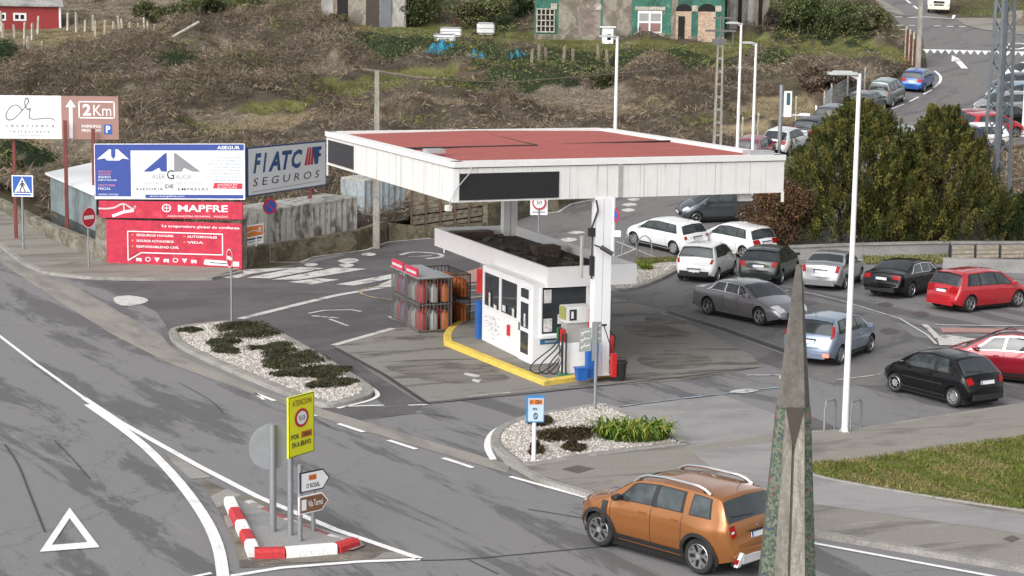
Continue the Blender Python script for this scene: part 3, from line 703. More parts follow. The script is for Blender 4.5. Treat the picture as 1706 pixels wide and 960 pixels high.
for b, z, w, h in ((3.75, 1.45, .14, .45), (3.15, 1.44, .28, .13), (2.3, 1.48, .3, .2), (1.5, 1.44, .2, .26), (.5, 1.28, .14, .42)):
    mb.frame_box(KK(-.07, b, z), es * w, ef * .006, Z * h)
mb.build('notice', m_paper, kio, split=True)
mb = MB()
for k in range(90):
    b, z = random.gauss(3.7, .35), random.gauss(.85, .25)
    if .3 < z < 1.12 and 2.8 < b < 4.5: mb.frame_box(KK(-.006, b, z), es * random.uniform(.03, .2), ef * .004, Z * random.uniform(.01, .04))
mb.build('scuff_marks', M('scuff_grey', (.45, .46, .47), .8), kio)['kind'] = 'stuff'
mb = MB(); mb.frame_box(KK(-.08, 2.0, .75), es * .14, ef * .08, Z * .35); mb.build('card_box', m_red, kio)
mb = MB(); mb.frame_box(KK(-.14, 4.72, 1.75), es * .2, ef * .14, Z * .85); mb.build('fire_hose_box', m_red, kio)
# front face (looks along -es)
def fpane(a0, a1, z0, z1, name, mt, d=.02, par=None):
    mb = MB(); mb.frame_box(KK(a0, -d, z0), ef * (a1 - a0), es * d, Z * (z1 - z0)); return mb.build(name, mt, par or kio)
w1 = fpane(.30, 1.85, 1.12, 2.62, 'window', m_glass); w2 = fpane(2.0, 2.35, 1.5, 2.62, 'window', m_glass); w3 = fpane(2.42, 2.7, 1.5, 2.62, 'window', m_glass)
mb = MB()
for (a0, a1, z0, z1) in ((.24, .30, 1.06, 2.62), (1.85, 2.0, 1.06, 2.62), (.30, 1.85, 1.06, 1.12), (2.35, 2.42, 1.44, 2.62), (2.0, 2.35, 1.44, 1.5)):
    mb.frame_box(KK(a0, -.05, z0), ef * (a1 - a0), es * .05, Z * (z1 - z0))
mb.build('frame', m_wpost, w1)
mb = MB()
for a0, z0, w, h in ((.36, 1.18, .30, .42), (.36, 2.1, .26, .42), (.85, 1.42, .2, .30)): mb.frame_box(KK(a0, -.03, z0), ef * w, es * .008, Z * h)
mb.build('notice', m_paper, w1, split=True)
mb = MB(); mb.frame_box(KK(.2, -.3, 1.02), ef * 1.7, es * .3, Z * .05); mb.build('counter', m_wpost, kio)
f = Face(KK(.26, -.012, .78), KK(1.42, -.012, .78), .17, .02)
f.slab('b'); f.text('t', 'ABIERTO', .15, .3, .5, .7, weight=.01) if False else f.rect('t', .14, .32, .5, .68); f.rect('t', .80, .25, .92, .75)
f.build(kio, {'b': ('blue_strip', M('strip_blue', (.03, .17, .35), .5)), 't': ('strip_marks', m_paper)})

# ---- fuel pump
pb = P(962, 626, .168); pa, pbb = (pb - ST(0, 0)).dot(ef) + .16, (pb - ST(0, 0)).dot(es)
pu = thing('fuel_pump', 'grey and white fuel pump with black hoses between kiosk and near column', 'fuel pump', ST(pa, pbb, .168))
def PP(a, b, z): return ST(pa + a, pbb + b, z)
mb = MB(); mb.frame_box(PP(-.45, 0, .17), ef * .80, es * .5, Z * .95); mb.build('lower_cabinet', m_wpost, pu)
mb = MB(); mb.frame_box(PP(-.43, .02, 1.12), ef * .76, es * .46, Z * .62); mb.build('middle_cabinet', M('pump_grey', (.33, .32, .30), .5), pu)
mb = MB(); mb.frame_box(PP(-.47, -.02, 1.74), ef * .84, es * .54, Z * .50); hd = mb.build('head', M('pump_offwhite', (.60, .60, .58), .5), pu)
mb = MB(); mb.frame_box(PP(-.36, -.035, 1.82), ef * .24, es * .02, Z * .34); mb.build('display', m_black, hd)
mb = MB(); mb.frame_box(PP(-.31, -.042, 1.88), ef * .08, es * .01, Z * .22); mb.build('display_label', m_paper, hd)
mb = MB(); mb.frame_box(PP(.30, -.04, 1.55), ef * .30, es * .3, Z * .62); mb.build('red_panel', m_red, hd)
mb = MB(); mb.frame_box(PP(-.52, .0, 1.85), ef * .045, es * .45, Z * .38); mb.build('side_trim', M('yellow_green_trim', (.30, .30, .08), .5), pu)
for k in range(3):
    z = 1.35 + .0 * k; o_ = k * .14
    mb = MB(); mb.frame_box(PP(-.60, .08 + o_, 1.15), ef * .13, es * .07, Z * .40); nz_ = mb.build('nozzle', [m_red, m_dark, M('green_plastic', (.02, .22, .08), .5)][k], pu)
    pts = [PP(-.55, .1 + o_, 1.2), PP(-.62 - .1 * k, .0 + o_, .95), PP(-1.0 - .22 * k, -.05 + o_, .55), PP(-1.05 - .25 * k, -.05 + o_, .3), PP(-.8 - .2 * k, -.06 + o_, .22), PP(-.6, .0 + o_, .6), PP(-.55, .05 + o_, 1.1)]
    pts = [Vector(p) for p in pts]; sp = []
    for i in range(len(pts) - 1):
        p0, p1, p2, p3 = pts[max(i - 1, 0)], pts[i], pts[i + 1], pts[min(i + 2, len(pts) - 1)]
        for j in range(5):
            t = j / 5; sp.append(.5 * ((2 * p1) + (-p0 + p2) * t + (2 * p0 - 5 * p1 + 4 * p2 - p3) * t * t + (-p0 + 3 * p1 - 3 * p2 + p3) * t ** 3))
    mb = MB(); mb.tube(sp, .02, 6); mb.build('hose', m_dark, pu)
mb = MB(); mb.tube([PP(-.62, -.1, .17), PP(-.62, -.1, 1.45)], .04, 6); mb.tube([PP(-.5, -.12, .17), PP(-.5, -.12, 1.45)], .03, 6); mb.build('hose_mast', m_dark, pu)
mb = MB(); mb.frame_box(PP(-.75, -.2, .17), ef * .35, es * .2, Z * .03); mb.build('green_mat', M('green_plastic', (.02, .22, .08), .5), pu)

# ---- bins, buckets, extinguishers round the near column
def bin_(name, label, cat, base, w, d, h, mt, lid=None, taper=.85):
    t = thing(name, label, cat, base); x, y, z = base; mb = MB()
    lo = [(-w / 2 * taper, -d / 2 * taper), (w / 2 * taper, -d / 2 * taper), (w / 2 * taper, d / 2 * taper), (-w / 2 * taper, d / 2 * taper)]
    vs = []
    for (q, zz, s_) in ((taper, 0, 1), (1, h, 1)):
        for sx, sy in ((-1, -1), (1, -1), (1, 1), (-1, 1)):
            vs.append(Vector(base) + ef * (w / 2 * q * sx) + es * (d / 2 * q * sy) + Z * zz)
    mb.add(vs, [(0, 3, 2, 1), (4, 5, 6, 7), (0, 1, 5, 4), (1, 2, 6, 5), (2, 3, 7, 6), (3, 0, 4, 7)]); mb.build('body', mt, t)
    mb = MB(); mb.frame_box(Vector(base) - ef * (w / 2 + .02) - es * (d / 2 + .02) + Z * (h + .001), ef * (w + .04), es * (d + .04), Z * .04); mb.build('rim', lid or mt, t)
    return t
bin_('waste_bin', 'tall blue plastic bin standing against the near canopy column', 'bin', ST(ca - .44, cbb - .22, .17), .36, .30, 1.15, m_blue)
bin_('bucket', 'low blue plastic bucket in front of the tall blue bin', 'bucket', ST(ca - .86, cbb - .40, .17), .36, .28, .36, m_blue)
bin_('waste_bin', 'blue plastic bin at the far left corner of the kiosk', 'bin', KK(-.02, 4.95, .17), .22, .3, 1.25, m_blue)
t = thing('flower_bucket', 'black plastic bucket standing right of the near column', 'bucket', ST(ca + .56, cbb - .05, .01))
def rtub(t, base, r0_, r1_, h, mt, nm='body', n=20):
    mb = MB(); b = Vector(base); vs = []
    for (r_, z_) in ((r0_, 0), (r1_, h), (r1_ + .03, h), (r1_ + .03, h + .04), (r1_ - .02, h + .04), (r0_ - .02, .05)):
        vs += [b + Vector((math.cos(2 * math.pi * k / n) * r_, math.sin(2 * math.pi * k / n) * r_, z_)) for k in range(n)]
    fs = [tuple(range(n))[::-1], tuple(range(5 * n, 6 * n))]
    for i in range(5): fs += [(i * n + k, i * n + (k + 1) % n, (i + 1) * n + (k + 1) % n, (i + 1) * n + k) for k in range(n)]
    mb.add(vs, fs); return mb.build(nm, mt, t, sm=40)
t.name = 'bucket'
rtub(t, ST(ca + .56, cbb - .05, .01), .22, .27, .55, m_dark)
mb = MB(); b = ST(ca + .56, cbb - .05, .01); mb.tube([b + Vector((-.27, 0, .5)), b + Vector((-.2, -.1, .72)), b + Vector((.2, -.1, .72)), b + Vector((.27, 0, .5))], .012, 5); mb.build('handle', m_dark, t)
def extinguisher(base, label, lean=0):
    t = thing('fire_extinguisher', label, 'extinguisher', base); b = Vector(base); top = b + Vector((lean, 0, 0))
    mb = MB(); mb.tube([b, b + Z * .04 + (top - b) * .1, b + Z * .55 + (top - b), b + Z * .66 + (top - b)], [.09, .11, .11, .04], 12); mb.build('cylinder', m_red, t, sm=40)
    mb = MB(); mb.tube([b + Z * .66 + (top - b), b + Z * .78 + (top - b)], .03, 6); mb.frame_box(b + Z * .74 + (top - b) - ef * .02, -ef * .16, es * .03, Z * .03); mb.tube([b + Z * .72 + (top - b), b + Z * .6 + ef * .16, b + Z * .2 + ef * .13], .015, 5); mb.build('valve', m_dark, t)
extinguisher(ST(ca + .42, cbb + .25, .17) + Z * .55, 'red fire extinguisher hung on the right side of the near column')
t = thing('windscreen_washer', 'red windscreen washer tub with long handled squeegee by the column foot', 'washer tub', ST(ca + .22, cbb - .36, .17))
b = ST(ca + .22, cbb - .36, .17)
mb = MB(); mb.frame_box(b, ef * .15, es * .18, Z * .72); mb.build('tub', m_red, t)
mb = MB(); mb.tube([b + ef * .1 + es * .1 + Z * .6, b - ef * .28 + es * .1 + Z * 1.6], .018, 6); mb.frame_box(b - ef * .38 + es * .1 + Z * 1.58, ef * .2, es * .05, Z * .06); mb.build('squeegee', m_dark, t)

# ---- price sign seen from behind
base = G(991, 684, .12); t = thing('price_sign', 'grey price sign seen from behind on a slim pole at the gravel island edge', 'sign', base)
hz = Zat(base, 537)
mb = MB(); mb.tube([base, base + Z * (hz - .05)], .045, 8); mb.build('pole', m_galv, t)
mb = MB(); mb.frame_box(base + Vector((-.12, -.06, hz - 1.1)), Vector((.12, .02, 0)), Vector((0, .05, 0)), Z * 1.1); mb.build('bracket', m_galv, t)
fl = Face(base + Vector((-.48, -.02, hz - .86)), base + Vector((-.14, -.05, hz - .82)), .66, .03)
fl.slab('p')
for i in range(3): fl.line('m', [(.12, .2 + .3 * i), (.85, .26 + .3 * i)], .03); fl.line('m', [(.2, .12 + .28 * i), (.5, .34 + .27 * i)], .025)
fl2 = Face(base + Vector((-.12, -.05, hz - .62)), base + Vector((.14, .02, hz - .6)), .6, .03)
fl2.slab('p')
for i in range(3): fl2.line('m', [(.15, .18 + .3 * i), (.9, .24 + .3 * i)], .03)
for q in (fl, fl2): q.build(t, {'p': ('panel', M('back_grey', (.22, .24, .23), .6)), 'm': ('back_ribs', M('rib_white', (.55, .56, .54), .6))})

# ---- bottled gas cages
def bottle_mb(b, r=.15, h=.62):
    mb = MB(); b = Vector(b)
    mb.tube([b, b + Z * .03, b + Z * (h - .12), b + Z * (h - .03), b + Z * h], [r * .9, r, r, r * .6, r * .3], 12); mb.tube([b + Z * h, b + Z * (h + .05)], r * .55, 10)
    return mb
def cage(base, a_dir, b_dir, w, d, h, label, bars, bottle_cols, top=True, sign=False, rows=2, cab=None):
    t = thing('gas_bottle_cage', label, 'bottle cage', base, group='gas bottle cages'); b0 = Vector(base)
    mb = MB(); q = .035
    for i, j in ((0, 0), (1, 0), (0, 1), (1, 1)): mb.frame_box(b0 + a_dir * (w - q) * i + b_dir * (d - q) * j, a_dir * q, b_dir * q, Z * h)
    for zz in (.06, h * .5, h - q):
        mb.frame_box(b0 + Z * zz, a_dir * w, b_dir * q, Z * q); mb.frame_box(b0 + Z * zz + b_dir * (d - q), a_dir * w, b_dir * q, Z * q)
        mb.frame_box(b0 + Z * zz, a_dir * q, b_dir * d, Z * q); mb.frame_box(b0 + Z * zz + a_dir * (w - q), a_dir * q, b_dir * d, Z * q)
    mb.build('frame', bars, t)
    mb = MB(); n = int(w / .13)
    for i in range(1, n):
        p = b0 + a_dir * (w * i / n); mb.tube([p + Z * .06, p + Z * (h - .03)], .013, 4, caps=False); mb.tube([p + b_dir * d + Z * .06, p + b_dir * d + Z * (h - .03)], .013, 4, caps=False)
    n = int(d / .13)
    for i in range(1, n):
        p = b0 + b_dir * (d * i / n); mb.tube([p + Z * .06, p + Z * (h - .03)], .013, 4, caps=False); mb.tube([p + a_dir * w + Z * .06, p + a_dir * w + Z * (h - .03)], .013, 4, caps=False)
    mb.build('bars', bars, t)
    mb = MB(); mb.frame_box(b0 + Z * .04, a_dir * w, b_dir * d, Z * .03); mb.frame_box(b0 + Z * (h * .5 - .01), a_dir * w, b_dir * d, Z * .02); mb.build('shelf', bars, t)
    if top: mb = MB(); mb.frame_box(b0 + Z * (h + .002) - a_dir * .03 - b_dir * .03, a_dir * (w + .06), b_dir * (d + .06), Z * .03); mb.build('roof', m_steel, t)
    if sign:
        mb = MB(); mb.frame_box(b0 - a_dir * .04 + b_dir * .12 + Z * (h + .04), b_dir * (d - .24), a_dir * .05, Z * .30); so_ = mb.build('sign', M('sign_red', (.60, .03, .08), .45), t)
        mb = MB(); mb.frame_box(b0 - a_dir * .048 + b_dir * .22 + Z * (h + .13), b_dir * (d - .44), a_dir * .006, Z * .09); mb.build('lettering', m_paper, so_)
    k = 0
    for lv in range(rows):
        z_ = .075 + lv * (h * .5)
        nx = max(1, int((w - .08) / .33)); ny = max(1, int((d - .08) / .33))
        for i in range(nx):
            for j in range(ny):
                col = bottle_cols[(k * 7 + i + lv) % len(bottle_cols)]; k += 1
                p = b0 + a_dir * (.2 + (w - .4) * (i / max(nx - 1, 1))) + b_dir * (.2 + (d - .4) * (j / max(ny - 1, 1))) + Z * z_
                bo = bottle_mb(p).build('gas_bottle', col, None, sm=50, loc=tuple(p))
                tag(bo, 'gas bottle standing inside ' + {0: 'the left grey cage', 1: 'the front grey cage', 2: 'the dark brown rear cage'}[cab] , 'gas bottle', 'bottles in the cage %s' % ['on the left', 'in front', 'behind'][cab])
    return t
o_or = M('bottle_orange', (.55, .16, .04), .5, var=.2); o_gr = M('bottle_grey', (.22, .23, .23), .5, var=.15); o_wh = M('bottle_white', (.42, .42, .41), .5); o_bl = M('bottle_blue', (.12, .22, .35), .5); o_rd = M('bottle_red', (.42, .05, .05), .5)
cg = G(736, 556); cA, cB = ef, es
fr = ST(0, 0); ga, gb = (cg - fr).dot(ef) - .26, (cg - fr).dot(es)
cage(ST(ga - 1.25, gb + .0, .0), ef, es, 1.25, 1.55, 1.95, 'grey bottle cage with red top sign, nearest the yellow kerb', M('cage_grey', (.17, .165, .16), .5, .3), [o_rd, o_gr, o_rd, o_or, o_wh], sign=True, cab=1)
cage(ST(ga - 1.25, gb + 1.65, .0), ef, es, 1.15, 1.65, 1.95, 'grey bottle cage with red top sign, second from the kerb', M('cage_grey', (.3, .3, .3), .5), [o_rd, o_gr, o_bl, o_or, o_rd], sign=True, cab=0)
cage(ST(ga + .06, gb + .95, .0), ef, es, 1.0, 2.5, 1.9, 'dark brown bottle cage full of orange bottles, rearmost of the three', M('cage_brown', (.05, .035, .03), .6), [o_or, o_or, o_or], top=False, cab=2)
# ================================================================== VEHICLES
m_tyre = M('tyre_rubber', (.018, .018, .018), .8, var=.2)
m_rim = M('alloy_silver', (.55, .55, .56), .3, .7, var=.03)
m_rimdark = M('rim_shadow', (.02, .02, .022), .6)
m_cglass = M('car_glass', (.030, .036, .040), .05, var=.3, ior=1.75, sc=2.5)
m_cglass2 = M('car_glass_light', (.045, .056, .060), .03, var=.7, sc=2.0, ior=1.65)
m_trim = M('car_black_trim', (.02, .02, .021), .5)
m_chrome = M('chrome', (.75, .75, .76), .15, 1.0, var=.02)
m_lred = M('tail_lamp_red', (.32, .006, .008), .3, coat=.1, spec=.2, var=.25, sc=9)
m_lwhite = M('lamp_clear', (.65, .67, .68), .1, coat=1, var=.2, sc=12)
m_lit = M('brake_lamp_lit', (1.0, .12, .08), .3, emit=2.2)
m_plate = M('number_plate', (.72, .73, .74), .4, var=.02)
m_plateblue = M('plate_blue', (.02, .05, .35), .4)
m_under = M('arch_black', (.008, .008, .008), .95)
PAINT = {}
def paint(name, col, metal=.0, rough=.28):
    return M('paint_' + name, col, rough, metal, var=.03, sc=.8, coat=.55 if max(col) < .03 else 1.0)

def interp(pts, x):
    if x <= pts[0][0]: return pts[0][1]
    for (a, za), (b, zb_) in zip(pts, pts[1:]):
        if x <= b: return za + (zb_ - za) * (x - a) / max(b - a, 1e-9)
    return pts[-1][1]
def smprof(pts, r=.05):
    def f(x): return sum(interp(pts, x + d * r) for d in (-1, -.6, -.25, 0, .25, .6, 1)) / 7
    return f

class Body:
    """x: 0 at rear bumper to L at nose; section parameter v 0..7 one side, 7..14 mirrored"""
    def __init__(s, sp):
        s.sp = sp; s.L = sp['L']; s.W = sp['W'] / 2; s.top = smprof(sp['top'], .045); s.belt = smprof(sp['belt'], .15)
        s.rr, s.rf = sp.get('rr', .35), sp.get('rf', .6); s.gc = sp.get('gc', .20); s.tum = sp.get('tum', .36)
        s.ox = -(sp['ro'] + sp['wb'] / 2); s.flr = sp.get('flare', 0.0)
        s.wx = [sp['ro'], sp['ro'] + sp['wb']]
    def half(s, x):
        sp = s.sp; w = s.W
        d = x; 
        if d < s.rr: w -= sp.get('tr', .16) * (1 - max(d, 0) / s.rr) ** 2.2
        d = s.L - x
        if d < s.rf: w -= sp.get('tf', .26) * (1 - max(d, 0) / s.rf) ** 2.2
        return w
    def sec(s, x):
        w = s.half(x); zt = s.top(x); zb_ = min(s.belt(x), zt - .055); g = s.gc
        e = min(x, s.L - x)
        zbot = g + max(0, .14 * (1 - e / .5)) if e < .5 else g
        zbot = min(zbot, zt - .2)
        bul = s.flr * max(math.exp(-((x - c) / .42) ** 2) for c in s.wx)
        z2 = zbot + (zb_ - zbot) * .30; z3 = zbot + (zb_ - zbot) * .72
        y5 = w - .055 - s.tum * max(0, zt - .05 - zb_)
        return [(0, zbot), (w - .09, zbot), (w + bul - .015, z2), (w + bul, z3 - .06), (w + bul * .5 - .045, zb_), (y5, zt - .045), (y5 - .13, zt - .008), (0, zt + .028)]
    def S(s, x, v):
        m = 1
        if v > 7: v = 14 - v; m = -1
        q = s.sec(x); i = min(int(v), 6); t = v - i
        y = q[i][0] + (q[i + 1][0] - q[i][0]) * t; z = q[i][1] + (q[i + 1][1] - q[i][1]) * t
        if 2 <= i <= 3: y += .018 * math.sin(math.pi * t) * (1 if i == 3 else .4)
        if i == 4: y += .02 * math.sin(math.pi * t) * min(1, (q[5][1] - q[4][1]) * 3)
        yn = y / max(s.W, .1); X = x
        wf = max(0, 1 - (s.L - x) / 1.1); wrr = max(0, 1 - x / .7)
        X -= wf * .16 * yn * yn; X += wrr * .10 * yn * yn
        # windscreen curve
        return Vector((X + s.ox, m * y, z))
    def N(s, x, v):
        e = .02; a = s.S(min(x + e, s.L), v) - s.S(max(x - e, 0), v); b = s.S(x, min(v + .08, 14)) - s.S(x, max(v - .08, 0))
        n = b.cross(a)
        if n.length < 1e-9: return Vector((0, 0, 1))
        n.normalize()
        c = s.S(x, v); 
        if n.dot(Vector((c.x * .15, c.y, c.z - .5))) < 0: n = -n
        return n
    def mesh(s):
        L = s.L; xs_ = sorted(set([round(k, 3) for k in np.concatenate([np.linspace(0, .5, 17), np.linspace(.5, L - .7, 44), np.linspace(L - .7, L, 15)])]))
        vs = [0, .5, 1, 1.5, 2, 2.5, 3, 3.33, 3.66, 4, 4.33, 4.66, 5, 5.5, 6, 6.5, 7]; vs = vs + [14 - v for v in vs[-2:0:-1]]
        n = len(vs); V = [s.S(x, v) for x in xs_ for v in vs]; Fs = []
        for i in range(len(xs_) - 1):
            for k in range(n): Fs.append((i * n + k, i * n + (k + 1) % n, (i + 1) * n + (k + 1) % n, (i + 1) * n + k))
        # end caps: horizontal strips with bulged centre
        for end, x0 in ((0, -.045), (len(xs_) - 1, .06)):
            o = end * n; sg = 1 if end else -1; base = len(V); half_n = n // 2
            mids = []
            for k in range(0, half_n + 1):
                a = V[o + k]; V.append(Vector((a.x + 0, 0, a.z)) if k in (0, half_n) else Vector((V[o + half_n].x + x0 * .9 * math.sin(math.pi * min(1, k / (half_n * .8))), 0, a.z)))
                mids.append(base + k)
            for k in range(half_n):
                a, b = o + k, o + k + 1; c, d = (o + (n - k) % n), (o + n - k - 1)
                ma, mbb = mids[k] if k else o, mids[k + 1] if k + 1 < half_n else o + half_n
                for f in ((a, b, mbb, ma), (ma, mbb, d, c)):
                    g = []
                    for q in f:
                        if q not in g: g.append(q)
                    if len(g) > 2: Fs.append(tuple(g))
        return V, Fs
    def xz(s, z, front=False):               # x at which the top line has height z (rear or nose side)
        rng_ = np.linspace(0, s.L * .5, 400) if not front else np.linspace(s.L, s.L * .5, 400)
        for x in rng_:
            if s.top(x) >= z: return float(x)
        return float(rng_[-1])

def panel(B, mb, xa0, xa1, xb0, xb1, v0, v1, off=.006, n=10, m=4, th=.0):
    """surface patch: left edge from xa0 (at v0) to xa1 (at v1), right edge xb0..xb1"""
    V = []
    for j in range(m + 1):
        t = j / m; v = v0 + (v1 - v0) * t; a = xa0 + (xa1 - xa0) * t; b = xb0 + (xb1 - xb0) * t
        for i in range(n + 1):
            x = a + (b - a) * i / n; V.append(B.S(x, v) + B.N(x, v) * off)
    Fs = [(j * (n + 1) + i, j * (n + 1) + i + 1, (j + 1) * (n + 1) + i + 1, (j + 1) * (n + 1) + i) for j in range(m) for i in range(n)]
    c = V[Fs[len(Fs) // 2][0]]; f = Fs[len(Fs) // 2]
    nn = (V[f[1]] - V[f[0]]).cross(V[f[3]] - V[f[0]])
    if nn.dot(Vector((c.x * .1, c.y, c.z - .5))) < 0: Fs = [q[::-1] for q in Fs]
    mb.add(V, Fs)
def both(B, fn, **k):
    pass
def zpatch(B, mb, z0, z1, v0, v1, front=False, off=.006, n=12, m=4):
    """patch on tail/nose between heights; spans v0..v1 across"""
    V = []
    for j in range(m + 1):
        z = z0 + (z1 - z0) * j / m; x = B.xz(z, front)
        for i in range(n + 1):
            v = v0 + (v1 - v0) * i / n; V.append(B.S(x, v) + B.N(x, v) * off)
    Fs = [(j * (n + 1) + i, j * (n + 1) + i + 1, (j + 1) * (n + 1) + i + 1, (j + 1) * (n + 1) + i) for j in range(m) for i in range(n)]
    f = Fs[len(Fs) // 2]; nn = (V[f[1]] - V[f[0]]).cross(V[f[3]] - V[f[0]])
    if nn.x * (1 if front else -1) < 0: Fs = [q[::-1] for q in Fs]
    mb.add(V, Fs)
def mirror_mb(mb):
    m2 = MB(); m2.v = [(x, -y, z) for x, y, z in mb.v]; m2.f = [f[::-1] for f in mb.f]; m2.mi = list(mb.mi); m2.gr = list(mb.gr); return m2

WH = {}
def wheel_meshes(r, style, rimfrac=.70):
    key = (r, style)
    if key in WH: return WH[key]
    w = .215 if r > .32 else .19; n = 36; ri = r * rimfrac
    prof = [(ri, -w / 2 + .012), (ri + .02, -w / 2), (r - .03, -w / 2), (r, -w / 2 + .03), (r, w / 2 - .03), (r - .03, w / 2), (ri + .02, w / 2), (ri, w / 2 - .012)]
    mb = MB(); vs = [(math.cos(2 * math.pi * k / n) * a, y, math.sin(2 * math.pi * k / n) * a) for a, y in prof for k in range(n)]
    fs = [(i * n + k, i * n + (k + 1) % n, ((i + 1) % len(prof)) * n + (k + 1) % n, ((i + 1) % len(prof)) * n + k) for i in range(len(prof)) for k in range(n)]
    mb.add(vs, fs); me_t = mb.build('tmp', m_tyre, sm=40)
    bm = bmesh.new(); bm.from_mesh(me_t.data); bmesh.ops.recalc_face_normals(bm, faces=bm.faces); bm.to_mesh(me_t.data); bm.free()
    # backing (hub barrel)
    mb = MB(); vs = []
    for a, y in ((0, -.02), (ri, .02)):
        vs += [(math.cos(2 * math.pi * k / n) * a, y, math.sin(2 * math.pi * k / n) * a) for k in range(n)]
    mb.add(vs, [(k, (k + 1) % n, n + (k + 1) % n, n + k) for k in range(n)]); me_b = mb.build('tmp', m_rimdark)
    # rim: outer ring, spokes, cap; outboard is +y
    mb = MB(); y1 = w / 2 - .005
    rg = [(ri + .002, y1), (ri - .006, y1 + .006), (ri - .012, y1 - .01), (ri - .016, y1 - .05)]
    vs = [(math.cos(2 * math.pi * k / n) * a, y, math.sin(2 * math.pi * k / n) * a) for a, y in rg for k in range(n)]
    mb.add(vs, [(i * n + k, i * n + (k + 1) % n, (i + 1) * n + (k + 1) % n, (i + 1) * n + k) for i in range(3) for k in range(n)])
    def spoke(a0, a1, w0, w1, yc=y1 - .015, r0=.04, r1=ri - .02):
        p = Vector((math.cos(a0) * r0, yc - .01, math.sin(a0) * r0)); q = Vector((math.cos(a1) * r1, yc, math.sin(a1) * r1)); d = (q - p).normalized(); t = Vector((-d.z, 0, d.x))
        V = [p - t * w0, p + t * w0, q + t * w1, q - t * w1]; V += [v - Vector((0, .03, 0)) for v in V]
        mb.add(V, [(0, 1, 2, 3), (3, 2, 1, 0), (0, 4, 5, 1), (2, 6, 7, 3), (0, 3, 7, 4), (1, 5, 6, 2)])
    if style == 'y5':
        for k in range(5):
            a = 2 * math.pi * k / 5 + .3
            spoke(a, a, .034, .03, r1=ri * .6); spoke(a, a + .30, .022, .038, r0=ri * .45); spoke(a, a - .30, .022, .038, r0=ri * .45)
    elif style == 'cover':
        for k in range(7):
            a = 2 * math.pi * k / 7; spoke(a, a, .03, .052, r0=.03)
        vs = [(math.cos(2 * math.pi * k / n) * ri * .62, y1 - .02, math.sin(2 * math.pi * k / n) * ri * .62) for k in range(n)]
        mb.add(vs, [tuple(range(n))])
    elif style == 'multi':
        for k in range(10):
            a = 2 * math.pi * k / 10; spoke(a, a + (.12 if k % 2 else -.12), .014, .018)
    else:
        for k in range(5):
            a = 2 * math.pi * k / 5 + .3; spoke(a, a, .035, .045)
    vs = [(math.cos(2 * math.pi * k / 16) * .06, y1 - .004, math.sin(2 * math.pi * k / 16) * .06) for k in range(16)]
    mb.add(vs, [tuple(range(16))]); me_r = mb.build('tmp', m_rim)
    out = [me_b.data, me_t.data, me_r.data]
    for o in (me_b, me_t, me_r): bpy.data.objects.remove(o)
    WH[key] = out; return out

